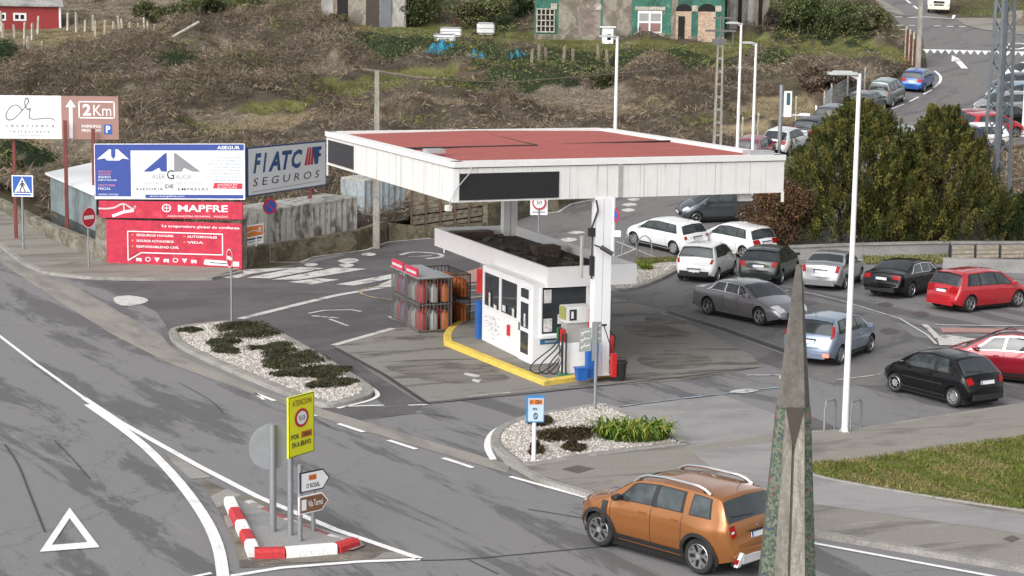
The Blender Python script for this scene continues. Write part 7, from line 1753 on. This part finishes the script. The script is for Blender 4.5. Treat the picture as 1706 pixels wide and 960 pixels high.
# a few bushes one can tell apart on the hillside
def bush(px, py, w, h, cols, label, nm='bush', n=2600, bark=False, z=0.0, **k):
    b = G(px, py); s_ = scale_at(b); t = thing(nm, label, 'bush' if nm == 'bush' else 'tree', b)
    if bark: trunk(b, h / s_ * .7, .14, t, 5, .6)
    cloud(t, b + Vector((0, 0, h / s_ * .48)), (w / 2 / s_, w / 2 / s_ * .8, h / 2 / s_), n, cols, (.14, .34), (.07, .16), lumps=12, fill=.4, **k); return t
IV = KC[IVY]; DK = KC[DRK]
bush(298, 136, 70, 34, DK, 'round dark green bush alone in the brown brambles'); bush(4, 126, 34, 48, DK, 'dark green bush cut by the left edge of the view')
bush(250, 40, 60, 40, IV, 'pale green shrub behind the granite posts', n=2400); bush(330, 42, 100, 60, IV + DK, 'ivy green tree crown at the top, right of the granite posts', 'leafy_tree', 5200, True); bush(420, 30, 90, 50, IV + [(.13, .10, .07)], 'dull green shrub left of the grey ruin', n=3500)
bush(700, 46, 90, 62, DK + IV, 'dark ivy mass just right of the grey ruin', 'leafy_tree', 5200, True); bush(800, 48, 110, 66, IV + [(.10, .08, .06)], 'bare brown and green tree left of the green house', 'leafy_tree', 5200, True); bush(868, 44, 50, 60, DK, 'dark tree against the left corner of the green house', 'leafy_tree', 2800, True)
bush(1330, 66, 80, 84, DK + IV, 'dense dark evergreen tree right of the green house', 'leafy_tree', 6000, True); bush(1395, 72, 90, 74, IV + DK, 'ivy covered thicket between the evergreen and the side street', 'leafy_tree', 5500, True); bush(1460, 70, 70, 66, IV + [(.12, .10, .08)], 'greyish green thicket beside the top of the street', n=4200)
bush(1370, 168, 110, 60, [(.10, .075, .055), (.07, .052, .04), (.15, .115, .085)], 'big brown bramble mound above the dark parked cars', n=6500); bush(1290, 60, 50, 50, [(.10, .08, .06), (.06, .05, .04)], 'brown creeper over the broken wall', n=2200); bush(1300, 120, 46, 26, IV, 'low green bush on the meadow by the street', n=1500)
bush(1200, 64, 40, 20, IV, 'green bush at the foot of the bricked up arch', n=900); bush(14, 300, 50, 50, IV, 'green bush behind the stone wall at the left edge', n=2200)
bush(1000, 150, 80, 40, IV + [(.16, .13, .10)], 'bare grey green bush below the green house meadow', n=2600); bush(560, 46, 50, 30, IV, 'green creeper at the left foot of the grey ruin', n=1300)
# verge right of the lattice tower and behind the wall
def patch_grass(name, poly, z, n, cols, label, L=(.1, .3), W=(.02, .06)):
    p = gp(poly); P_ = np.array(p); x0, y0 = P_.min(0); x1, y1 = P_.max(0); X = rng.uniform(x0, x1, n * 3); Y = rng.uniform(y0, y1, n * 3); ok = np.zeros(n * 3, bool); j = len(P_) - 1
    for i in range(len(P_)):
        ok ^= ((P_[i, 1] > Y) != (P_[j, 1] > Y)) & (X < (P_[j, 0] - P_[i, 0]) * (Y - P_[i, 1]) / (P_[j, 1] - P_[i, 1] + 1e-9) + P_[i, 0]); j = i
    X, Y = X[ok][:n], Y[ok][:n]; n = len(X); V = leaf_quads(np.stack([X, Y, th_np(Y) + z + rng.uniform(0, .15, n)], 1), rand_dirs(n, .8), rng.uniform(*L, n), rng.uniform(*W, n))
    tag(np_mesh(name, V, 4, m_twig, None, np.repeat(np.array(cols)[rng.integers(0, len(cols), n)] * (1 + rng.uniform(-.3, .3, (n, 1))), 4, 0)), label, 'grass', kind='stuff')
patch_grass('dry_grass', [(1645, 250), (1800, 240), (1800, 396), (1580, 400), (1600, 300)], .05, 14000, KC[BR] + KC[PALE], 'dry brown grass bank right of the lattice pylon')
patch_grass('verge_grass', [(1590, -5), (1706, -40), (1780, 20), (1706, 30), (1640, 28), (1596, 24)], .03, 9000, [(.10, .16, .03), (.14, .18, .05), (.16, .14, .06)], 'green grass at the top right beyond the side street')
patch_grass('verge_grass', [(1437, 430), (1575, 428), (1572, 440), (1440, 441)], .02, 2500, [(.16, .18, .05), (.24, .21, .11)], 'thin yellow green grass strip below the white wall')
patch_grass('verge_grass', [(1060, 434), (1135, 432), (1135, 439), (1060, 442)], .02, 1500, [(.13, .15, .04), (.20, .18, .08)], 'thin grass strip behind the kiosk gravel tip')
# ================================================================== WALLS, BUILDINGS AND BITS OF THE BACKGROUND
m_stone = Mpatch('granite_wall', [(.24, .22, .185), (.13, .115, .085), (.34, .32, .28)], sc=(.9, .9, .7), thr=(.42, .58), fine=5, bump=.6)
m_moss = Mpatch('mossy_wall', [(.17, .15, .105), (.09, .075, .045), (.26, .24, .19)], sc=(.8, .8, .6), thr=(.42, .58), fine=5, bump=.6)
m_plaster = Mpatch('grey_plaster', [(.36, .35, .33), (.24, .225, .21), (.45, .44, .42)], sc=(1.4, 1.4, 2), thr=(.42, .6), fine=4)
m_green = Mpatch('green_plaster', [(.05, .16, .12), (.035, .10, .075), (.20, .23, .20)], sc=(1.5, 1.5, 2.5), thr=(.45, .62), fine=4)
m_timber = M('weathered_timber', (.20, .165, .12), .85, var=.3, sc=3); m_hole = M('dark_interior', (.012, .011, .010), .9)
def wall(name, label, pts, hts, th, mat, cat='wall', z=0.0, cope=None):
    P_ = [G(*p) for p in pts]; t = thing(name, label, cat, P_[0]); mb = MB(); cp = MB()
    for i in range(len(P_) - 1):
        a, b = P_[i], P_[i + 1]; n_ = Vector((-(b - a).y, (b - a).x, 0)).normalized() * th
        if n_.y < 0: n_ = -n_
        e = (b - a) * .0015; V = []
        for p, h in ((a + e, hts[i]), (b - e, hts[i + 1])):
            V += [p - Vector((0, 0, .1)), p + n_ - Vector((0, 0, .1)), p + n_ + Vector((0, 0, h)), p + Vector((0, 0, h))]
        mb.add(V, [(0, 1, 2, 3), (7, 6, 5, 4), (0, 4, 5, 1), (1, 5, 6, 2), (2, 6, 7, 3), (3, 7, 4, 0)])
        if cope:
            V = []
            for p, h in ((a + e, hts[i]), (b - e, hts[i + 1])): V += [p - n_ * .2 + Vector((0, 0, h + .002)), p + n_ * 1.2 + Vector((0, 0, h + .002)), p + n_ * 1.2 + Vector((0, 0, h + .08)), p - n_ * .2 + Vector((0, 0, h + .08))]
            cp.add(V, [(0, 1, 2, 3), (7, 6, 5, 4), (0, 4, 5, 1), (1, 5, 6, 2), (2, 6, 7, 3), (3, 7, 4, 0)])
    o = mb.build('wall_body', mat, t)
    if cope: cp.build('coping', cope, t)
    for q in t.children:
        bm = bmesh.new(); bm.from_mesh(q.data); bmesh.ops.recalc_face_normals(bm, faces=bm.faces); bm.to_mesh(q.data); bm.free()
    return t
wall('stone_wall', 'low mossy stone wall running down the left pavement', [(-90, 318), (0, 351), (47, 381), (94, 405), (141, 427), (163, 436)], [.5, .55, .68, .75, .85, .85], .35, m_stone)
wall('stone_pillar', 'granite block pillar at the left side of the crimson board', [(160, 437), (178, 441)], [2.1, 2.1], .5, m_stone, 'pillar')
wall('stone_pillar', 'granite block pillar at the right side of the crimson board', [(401, 449), (412, 447)], [2.2, 2.2], .5, m_stone, 'pillar')
wall('stone_wall', 'mossy brown stone wall behind the station yard', [(414, 446), (450, 437), (521, 427), (594, 418), (645, 403)], [.85, .82, .85, .95, 1.0], .35, m_moss)
wall('stone_wall', 'mossy wall piece beneath the shuttered fence', [(648, 402), (718, 396), (808, 384)], [.9, .5, .4], .3, m_moss)
wall('retaining_wall', 'brown retaining wall seen between kiosk roof and canopy', [(812, 383), (900, 354), (930, 351), (951, 338), (990, 326), (1080, 297)], [1.3, 1.2, 1.2, 1.2, 1.2, .9], .3, m_moss)
wall('low_wall', 'long low white concrete wall below the conifers', [(1318, 432), (1437, 430), (1580, 428)], [.55, .62, .66], .35, m_conc_lt, cope=m_kerb)
wall('low_wall', 'white wall section carrying the bench panels at the right', [(1583, 428.5), (1706, 428.5), (1800, 428)], [.66, .66, .66], .35, m_conc_lt, cope=m_kerb)
wall('low_wall', 'lower concrete step wall behind the bright red car', [(1570, 446), (1706, 455), (1800, 462)], [.45, .6, .6], .4, m_conc_lt)
for i in range(3):
    a = G(1585 + i * 41, 431); t = thing('bench', 'wooden slatted bench front set in the white wall, %s from the left' % ['first', 'second', 'third'][i], 'bench', a, group='bench fronts in the white wall'); d = (G(1585 + i * 41 + 36, 431) - a)
    mb = MB()
    for k in range(3): mb.frame_box(a + Vector((0, -.12, .08 + .19 * k)), d, Vector((0, .05, 0)), Vector((0, 0, .15)))
    mb.build('slats', Mpatch('bench_timber', [(.38, .33, .26), (.25, .21, .16)], sc=(.8, .8, .2), thr=(.4, .6), fine=6) if 'bench_timber' not in MATS else MATS['bench_timber'], t)
    mb = MB(); mb.frame_box(a + Vector((-.12, -.11, 0)), Vector((.09, 0, 0)), Vector((0, .08, 0)), Vector((0, 0, .68))); mb.build('end_post', m_dark, t)
def rail(name, label, pts, hts, mat, r=.06, posts=True, group=None):
    P_ = [G(*p) for p in pts]; t = thing(name, label, 'fence', P_[0], group=group)
    for h in hts: mb = MB(); mb.tube([p + Vector((0, 0, h)) for p in P_], r, 6); mb.build('rail', mat, t)
    for p in (P_ if posts else []): mb = MB(); mb.tube([p, p + Vector((0, 0, max(hts) + .12))], r * 1.15, 6); mb.build('post', mat, t)
rail('timber_fence', 'pale timber rail fence right of the pylon foot', [(1668, 408), (1690, 407), (1715, 406)], [.62, .95], m_timber, .09)
rail('timber_fence', 'dark rail fence along the front of the far car park', [(1640, 258), (1665, 254), (1690, 250), (1720, 246)], [.3, .6, .9], m_timber, .035)
rail('timber_fence', 'timber rail on the dry bank behind the pylon', [(1640, 322), (1680, 314), (1720, 304)], [.4], m_timber, .06)
b = G(1676, 300); t = thing('fence_post', 'thin pale post standing on the dry bank right of the pylon', 'post', b); upright(b, .05, 1.6, m_timber, t)

# ---- granite posts
gpx = [(2, 50, 30), (5, 64, 24), (24, 60, 18), (41, 62, 24), (41, 87, 18), (47, 91, 30), (54, 64, 24), (63, 54, 26), (70, 88, 18), (113, 49, 26), (128, 52, 30), (142, 51, 17), (155, 50, 24), (158, 58, 22), (174, 55, 20), (189, 47, 10), (198, 48, 20), (204, 48, 16), (216, 56, 18), (230, 58, 19), (242, 56, 26), (248, 62, 25), (259, 67, 26), (286, 42, 10), (327, 46, 13)]
m_gran = Mpatch('granite_post', [(.48, .45, .38), (.32, .29, .24)], sc=(.3, .3, .3), thr=(.4, .6), fine=8)
rows_ = ['back', 'middle', 'front']
for i, (px, py, hp) in enumerate(gpx):
    b = G(px, py + 4); h = (hp + 6) / scale_at(b); mb = MB(); a = random.uniform(0, 1.5); q = .13; dx = random.uniform(-.06, .06) * h; V = []
    for z, w in ((-.2, 1), (h * .93, .85), (h, .5)):
        for k in range(4): V.append((b.x + dx * z / h + math.cos(a + k * math.pi / 2) * q * w, b.y + math.sin(a + k * math.pi / 2) * q * w, b.z + z))
    mb.add(V, [(k + 4 * j, (k + 1) % 4 + 4 * j, (k + 1) % 4 + 4 * j + 4, k + 4 * j + 4) for j in range(2) for k in range(4)] + [(8, 9, 10, 11)]); o = mb.build('granite_post', m_gran, None, loc=tuple(b))
    tag(o, 'rough granite vineyard post standing in the grass and brambles at the upper left', 'stone post', 'granite vineyard posts at the upper left')
# ---- short timber stumps in the bank
for i, px in enumerate((885, 897, 911, 938, 955, 998, 1013)):
    b = G(px, 118 - (i % 3) * 2); mb = MB(); h = 1.1 + .3 * (i % 2); mb.tube([b - Vector((0, 0, .1)), b + Vector((random.uniform(-.15, .15), 0, h + .5))], [.17, .13], 7); o = mb.build('timber_stump', m_timber, None, loc=tuple(b)); tag(o, 'old timber stump in the green bank below the ruined green house', 'stump', 'old timber stumps in the bank')
# ---- white crates, sacks and blue sheeting
def crate(px, py, w, h, d, label, rz=0.2, nm='white_tank'):
    b = G(px, py); t = thing(nm, label, 'tank', b); mb = MB(); mb.box(b + Vector((0, 0, h / 2 + .25)), (w, d, h), rz); o = mb.build('tank_body', m_sw, t)
    bm = bmesh.new(); bm.from_mesh(o.data); bmesh.ops.bevel(bm, geom=bm.edges[:], offset=.12, segments=3, affect='EDGES'); bm.to_mesh(o.data); bm.free(); smooth(o.data)
    mb = MB()
    for k in range(3): mb.box(b + Vector((0, 0, .4 + k * h / 2.6)), (w + .04, d + .04, .04), rz)
    mb.build('cage_bars', m_gryink, t)
crate(740, 76, 1.7, .75, 1.1, 'white plastic tank lying nearest the blue sheeting'); crate(751, 66, 1.7, .8, 1.1, 'white plastic tank just behind another one on the grass', .1); crate(809, 62, 1.3, 1.0, 1.0, 'upright ribbed white plastic tank alone on the grass', .35)
m_tarp = Mpatch('blue_sheet', [(.03, .24, .36), (.02, .13, .22), (.10, .36, .46)], sc=(.5, .5, .5), thr=(.4, .6), fine=5, rough=.45)
for i, (px, py, w, h) in enumerate(((735, 103, 2.7, 1.5), (790, 108, 1.9, .9), (862, 106, 1.6, .9))):
    b = G(px, py); n = 9; V = [(b.x + (u / n - .5) * w * (1 - .25 * v / 4), b.y + v * .3 - .6 + .2 * math.sin(u * 2.3), b.z + .45 + h * (v / 4) * .8 + .22 * math.sin(u * 1.9 + v * 1.3 + i) - .25 * abs(u / n - .5) * v) for v in range(5) for u in range(n + 1)]
    mb = MB(); mb.add(V, [(v * (n + 1) + u, v * (n + 1) + u + 1, (v + 1) * (n + 1) + u + 1, (v + 1) * (n + 1) + u) for v in range(4) for u in range(n)]); o = mb.build('plastic_sheet', m_tarp, None, loc=tuple(b), sm=50)
    md = o.modifiers.new('s', 'SOLIDIFY'); md.thickness = .03
    tag(o, ['largest crumpled blue plastic sheet draped over the bank', 'middle piece of crumpled blue plastic sheet on the bank', 'small blue plastic sheet at the right end of the bank'][i], 'plastic sheet')
b = G(300, 84); mb = MB(); mb.tube([G(273, 80) + Vector((0, 0, .5)), G(332, 76) + Vector((0, 0, 1.9))], .13, 6); o = mb.build('fallen_beam', m_gran, None, loc=tuple(b)); tag(o, 'pale beam lying slanted on the brambles', 'beam')
b = G(285, 96); rt = thing('old_tyre', 'old black tyre lying on the bare earth', 'tyre', b); q = bpy.data.objects.new('tyre', wheel_meshes(.32, 'cover')[1]); COL.objects.link(q); q.parent = rt; q.location = (0, 0, .35); q.rotation_euler = (R(80), 0, 0)

# ---- box building helper: front face between two ground pixels
class Bld:
    def __init__(s, name, label, l, r, depth, h, mat, roof=None, z0=-.4):
        s.a, s.b = G(*l), G(*r); zz = min(s.a.z, s.b.z); s.a.z = s.b.z = zz; s.t = thing(name, label, 'building', s.a); s.e = (s.b - s.a); s.w = s.e.length; s.e.normalize(); s.n = Vector((s.e.y, -s.e.x, 0)); s.h = h
        mb = MB(); mb.frame_box(s.a + Z * z0, s.e * s.w, -s.n * depth, Z * (h - z0)); s.wall = mb.build('wall', mat, s.t)
        if roof: mb = MB(); mb.frame_box(s.a - s.e * .3 + s.n * .3 + Z * (h + .002), s.e * (s.w + .6), -s.n * (depth + .6), Z * .18); mb.build('roof', roof, s.t)
        s.u = lambda px: (px - l[0]) / (r[0] - l[0]) * s.w
    def box(s, x0, x1, z0, z1, nm, mt, out=.03, th=.06, par=None):
        mb = MB(); mb.frame_box(s.a + s.e * x0 + s.n * out + Z * z0, s.e * (x1 - x0), -s.n * th, Z * (z1 - z0)); return mb.build(nm, mt, par or s.t)
    def arch(s, x0, x1, z0, z1, nm, mt, out=.03):
        c = (x0 + x1) / 2; r = (x1 - x0) / 2; pts = [(x0, z0), (x1, z0)] + [(c + r * math.cos(a), z1 + r * .7 * math.sin(a)) for a in np.linspace(0, math.pi, 11)]
        mb = MB(); V = [s.a + s.e * x + s.n * out + Z * z for x, z in pts]; V += [v - s.n * .05 for v in V]; n = len(pts)
        mb.add(V, [tuple(range(n)), tuple(range(n, 2 * n))[::-1]] + [(i, n + i, n + (i + 1) % n, (i + 1) % n) for i in range(n)]); o = mb.build(nm, mt, s.t)
        bm = bmesh.new(); bm.from_mesh(o.data); bmesh.ops.recalc_face_normals(bm, faces=bm.faces); bm.to_mesh(o.data); bm.free(); return o
S_ = 19.8
B1 = Bld('green_house', 'ruined green plastered house with arches and peeling walls', (890, 66), (1206, 72), 7, 6.0, m_green, m_stone)
m_peel = Mpatch('peeled_plaster', [(.27, .24, .20), (.16, .135, .11), (.10, .13, .10)], sc=(1, 1, 1.6), thr=(.42, .58), fine=5)
m_brick = Mpatch('pale_brick', [(.50, .38, .29), (.38, .27, .20)], sc=(.3, .3, .15), thr=(.4, .6), fine=7)
B1.box(0, B1.w, -.3, .55, 'plinth', m_stone, .06)
for x0, x1 in ((930, 1000), (1004, 1052), (1060, 1122 - 66), (1118, 1128)):
    if x1 > x0: B1.box(B1.u(x0), B1.u(x1), .55, 4.5, 'peeled_patch', m_peel, .02)
lat = B1.box(B1.u(893), B1.u(922), .7, 2.7, 'lattice_window', m_hole, .04)
mb = MB()
for k in range(5): mb.frame_box(B1.a + B1.e * (B1.u(893) + k * .36) + B1.n * .12 + Z * .7, B1.e * .1, -B1.n * .06, Z * 2.0)
for k in range(5): mb.frame_box(B1.a + B1.e * B1.u(893) + B1.n * .15 + Z * (.7 + k * .47), B1.e * 1.5, -B1.n * .05, Z * .09)
mb.build('lattice', m_gran, lat)
B1.arch(B1.u(966), B1.u(993), .5, 2.2, 'arch_opening', Mpatch('mauve_plaster', [(.25, .20, .18), (.17, .135, .12)], sc=(1, 1, 1), fine=4))
w_ = B1.box(B1.u(1062), B1.u(1102), .8, 2.6, 'window', m_sw, .05); 
for x0, x1, z0, z1 in ((1064, 1080, 1.75, 2.4), (1083, 1100, 1.75, 2.4), (1064, 1080, .9, 1.6), (1083, 1100, .9, 1.6)): B1.box(B1.u(x0), B1.u(x1), z0, z1, 'pane', M('dusty_pane', (.30, .31, .30), .3) if z0 > 1.7 else M('dusty_pane_red', (.24, .13, .12), .5), .07, .03, w_)
B1.box(B1.u(1057), B1.u(1107), 2.65, 2.95, 'lintel', m_gran, .1); B1.box(B1.u(1057), B1.u(1107), .50, .78, 'sill', m_gran, .12)
for x0, x1, dr in ((1125, 1151, True), (1162, 1191, False)):
    B1.arch(B1.u(x0), B1.u(x1), .1, 2.75, 'arch_opening', m_hole, .04); o = B1.box(B1.u(x0), B1.u(x1), .1, 2.6, 'brick_infill', m_brick, .08)
    if dr: B1.box(B1.u(1129), B1.u(1140), .1, 2.2, 'doorway', m_hole, .11, .03)
for px in (922, 996, 1156, 1195): B1.box(B1.u(px) - .25, B1.u(px) + .25, 2.6, 3.1, 'stone_block', m_gran, .09)
b = G(1012, 72); t = thing('kennel', 'small white box kennel with a dark opening in front of the green house', 'kennel', b)
mb = MB(); mb.box(b + Z * .65, (.9, .9, 1.3)); mb.build('body', m_sw, t); mb = MB(); mb.box(b + Z * 1.36, (1.3, 1.2, .1)); mb.build('roof', m_sw, t); mb = MB(); mb.box(b + Vector((.1, -.46, .55)), (.3, .03, .5)); mb.build('opening', m_hole, t)
B2 = Bld('grey_ruin', 'grey roofless ruin with boarded openings among the brambles', (535, 42), (676, 48), 6, 4.2, m_peel)
B2.box(B2.u(538), B2.u(556), 1.1, 3.2, 'window', m_plaster, .06); B2.box(B2.u(562), B2.u(580), 0, 3.4, 'opening', m_hole, .03); B2.box(B2.u(610), B2.u(632), 0, 2.6, 'opening', M('brown_shadow_wood', (.05, .035, .03), .8), .03); B2.box(B2.u(634), B2.u(652), 0, 3.6, 'boarded_door', M('slate_boards', (.12, .13, .15), .7), .05); B2.box(B2.u(655), B2.u(674), .2, 2.9, 'plaster_panel', m_plaster, .06)
B3 = Bld('broken_wall', 'tall grey broken wall with slits right of the green house', (1210, 62), (1280, 60), 1.5, 4.4, m_peel)
for px in (1228, 1262): B3.box(B3.u(px), B3.u(px) + .35, .3, 3.3, 'slit', m_hole, .03)
for px in (1214, 1244): B3.box(B3.u(px), B3.u(px) + .6, .1, 3.6, 'plaster_strip', m_plaster, .05)
B4 = Bld('red_warehouse', 'red warehouse with pale roof at the upper left corner', (-60, 52), (101, 48), 9, 2.15, M('barn_red', (.28, .03, .03), .6, var=.1))
mb = MB(); a = B4.a + Z * 2.15; V = [a - B4.e * .3 + B4.n * .3, a + B4.e * (B4.w + .25) + B4.n * .3, a + B4.e * (B4.w + .25) - B4.n * 4.5 + Z * 1.3, a - B4.e * .3 - B4.n * 4.5 + Z * 1.3]; V += [v + Z * .12 for v in V]
mb.add(V, [(0, 1, 5, 4), (1, 2, 6, 5), (2, 3, 7, 6), (3, 0, 4, 7), (4, 5, 6, 7)]); mb.build('roof', m_plaster, B4.t)
for px in (-2, 22): w_ = B4.box(B4.u(px), B4.u(px + 22) if px > 0 else B4.u(10), .95, 1.6, 'window', m_sw, .04); B4.box(B4.u(px + 3), B4.u(px + 9), 1.1, 1.45, 'pane', m_hole, .06, .03, w_); B4.box(B4.u(px + 12), B4.u(px + 18), 1.1, 1.45, 'pane', m_hole, .06, .03, w_) if px > 0 else None
B4.box(B4.w - .12, B4.w + .05, 0, 2.3, 'corner_trim', m_sw, .06)
# ---- glass lean-to behind the left wall
a, b_ = G(72, 392), G(152, 425); a.y += 1.6; b_.y += 1.2; a.z = TH(a.y); b_.z = TH(b_.y)
t = thing('glass_shed', 'long glass sided shed with flat white roof behind the left stone wall', 'shed', a); e = (b_ - a); bk = Vector((2.6, 4.2, 0)); h0, h1 = 2.6, 2.75
for k in range(8):
    p = a + e * (k / 8); mb = MB(); mb.frame_box(p + Z * .9, e * .118, bk * .01, Z * (h0 - .9)); mb.build('glass_panel', M('dusty_glass', (.22, .27, .28), .3, var=.45, sc=.9), t)
mb = MB()
for k in range(9): mb.frame_box(a + e * (k / 8) - e.normalized() * .03, e.normalized() * .06, bk * .015, Z * h0)
mb.build('mullions', m_galv, t)
mb = MB(); V = [a - e * .03 + Z * h0 - bk * .05, b_ + e * .03 + Z * h0 - bk * .05, b_ + e * .03 + bk + Z * (h1 + .35), a - e * .03 + bk + Z * (h1 + .35)]; V += [v + Z * .1 for v in V]; mb.add(V, [(0, 1, 5, 4), (1, 2, 6, 5), (2, 3, 7, 6), (3, 0, 4, 7), (4, 5, 6, 7), (3, 2, 1, 0)]); mb.build('roof', m_sw, t)
mb = MB(); mb.frame_box(a, e, bk * .02, Z * .88); mb.frame_box(b_, bk, e.normalized() * .05, Z * h0); mb.build('base_panel', M('shed_dark', (.06, .07, .07), .7, var=.5), t)
# ---- pale metal yard container, shutters and fence behind the mossy wall
def panelrun(name, label, l, r, h, mt, n, ret=None, roof=None, dy=.6, cat='container'):
    a, b = G(*l), G(*r); a.y += dy; b.y += dy; a.z = TH(a.y); b.z = TH(b.y); t = thing(name, label, cat, a); e = b - a
    mb = MB(); bk = Vector((-e.y, e.x, 0)).normalized() * 2.2
    if bk.y < 0: bk = -bk
    V = []; m_ = n * 2
    for k in range(m_ + 1):
        off = bk.normalized() * (.05 if k % 2 else 0); V += [a + e * (k / m_) + off, a + e * (k / m_) + off + Z * h]
    mb.add(V, [(2 * k, 2 * k + 2, 2 * k + 3, 2 * k + 1) for k in range(m_)]); mb.add([a, a + Z * h, a + bk + Z * h, a + bk], [(0, 1, 2, 3)]); mb.add([b, b + Z * h, b + bk + Z * h, b + bk], [(3, 2, 1, 0)]); mb.build('side_panel', mt, t)
    if roof: mb = MB(); mb.frame_box(a + Z * (h + .003), e, bk, Z * .08); mb.build('roof', roof, t)
    return t
m_pan = Mpatch('rusty_white_metal', [(.42, .405, .37), (.16, .135, .11), (.50, .48, .45)], sc=(.5, .5, 1.4), thr=(.50, .60), fine=5)
panelrun('container', 'long corrugated dirty white container behind the mossy wall', (441, 436), (592, 412), 2.15, m_pan, 16, roof=m_pan, dy=.9)
panelrun('container', 'smaller bluish white container right of the long one', (598, 404), (668, 394), 2.25, Mpatch('bluish_metal', [(.36, .41, .43), (.24, .26, .26)], sc=(.4, .4, 1.2), thr=(.45, .62), fine=5), 7, roof=m_pan, dy=3.2)
for i in range(5):
    a = G(686 + i * 24, 391 - i * 3.4); b = G(686 + i * 24 + 21, 391 - i * 3.4 - 3); t = thing('timber_fence', 'weathered pale timber fence panel with rusty post, %s from the left' % ['first', 'second', 'third', 'fourth', 'fifth'][i], 'fence', a, group='timber fence panels behind the station')
    mb = MB(); e = b - a
    for k in range(8): mb.frame_box(a + Z * (.25 + k * .24), e, Vector((0, .04, 0)), Z * (.17 + .04 * (k % 2)))
    mb.build('boards', Mpatch('fence_boards', [(.30, .26, .20), (.16, .135, .10), (.24, .24, .12)], sc=(.6, .6, .3), thr=(.42, .6), fine=5) if 'fence_boards' not in MATS else MATS['fence_boards'], t); mb = MB(); mb.box(a + Z * 1.15 - e * .03, (.1, .1, 2.3)); mb.build('post', M('rust_post', (.12, .07, .05), .8), t)
# ---- fence and gate by the side street
b = G(1503, 103); t = thing('board_gate', 'rust red board fence beside the utility pole at the street corner', 'fence', b); e_ = G(1527, 112) - G(1508, 96)
for k in range(3):
    p = G(1508, 97) + e_ * (k / 3); mb = MB(); mb.frame_box(p, e_ * .31, Vector((.03, .03, 0)), Z * (2.3 - .15 * k)); mb.build('board_panel', M('rust_red_boards', (.14, .045, .03), .8, var=.3), t)
for k in range(4): p = G(1508, 97) + e_ * (k / 3); mb = MB(); mb.box(p + Z * 1.25, (.14, .14, 2.6)); mb.build('post', m_gran, t)
P0 = [G(1372, 200), G(1384, 186), G(1411, 170), G(1440, 156)]; t = thing('mesh_fence', 'grey mesh fence with pale posts along the kerb row of cars', 'fence', P0[0])
for i in range(3):
    a, b = P0[i], P0[i + 1]; mb = MB()
    for k in range(14): q = a + (b - a) * (k / 14); mb.tube([q, q + Z * 1.7], .016, 4, caps=False)
    for k in range(6): mb.tube([a + Z * (.25 + k * .28), b + Z * (.25 + k * .28)], .016, 4, caps=False)
    mb.build('mesh_panel', m_galv, t)
for p in P0: mb = MB(); mb.tube([p, p + Z * 1.9], .06, 6); mb.build('post', m_gran, t)
for px, py in ((1236, 250), (1262, 243), (1325, 212)):
    b = G(px, py); mb = MB(); mb.tube([b, b + Z * 2.0], .06, 6); o = mb.build('fence_post', m_gran, None, loc=tuple(b)); tag(o, 'slim grey fence post at the foot of the brown hillside by the parked cars', 'post', 'slim fence posts by the kerb row')
b = G(1361, 198); mb = MB(); mb.tube([b, b + Z * .5, b + Vector((-.1, 0, .9))], [.14, .12, .06], 6); o = mb.build('white_stone', m_sw, None, loc=tuple(b)); tag(o, 'small upright white stone on the slope above the dark parked cars', 'stone')
wall('stone_wall', 'dark stone retaining wall at the top right beyond the street', [(1672, 42), (1706, 44), (1760, 46)], [1.3, 1.5, 1.5], .4, m_stone)
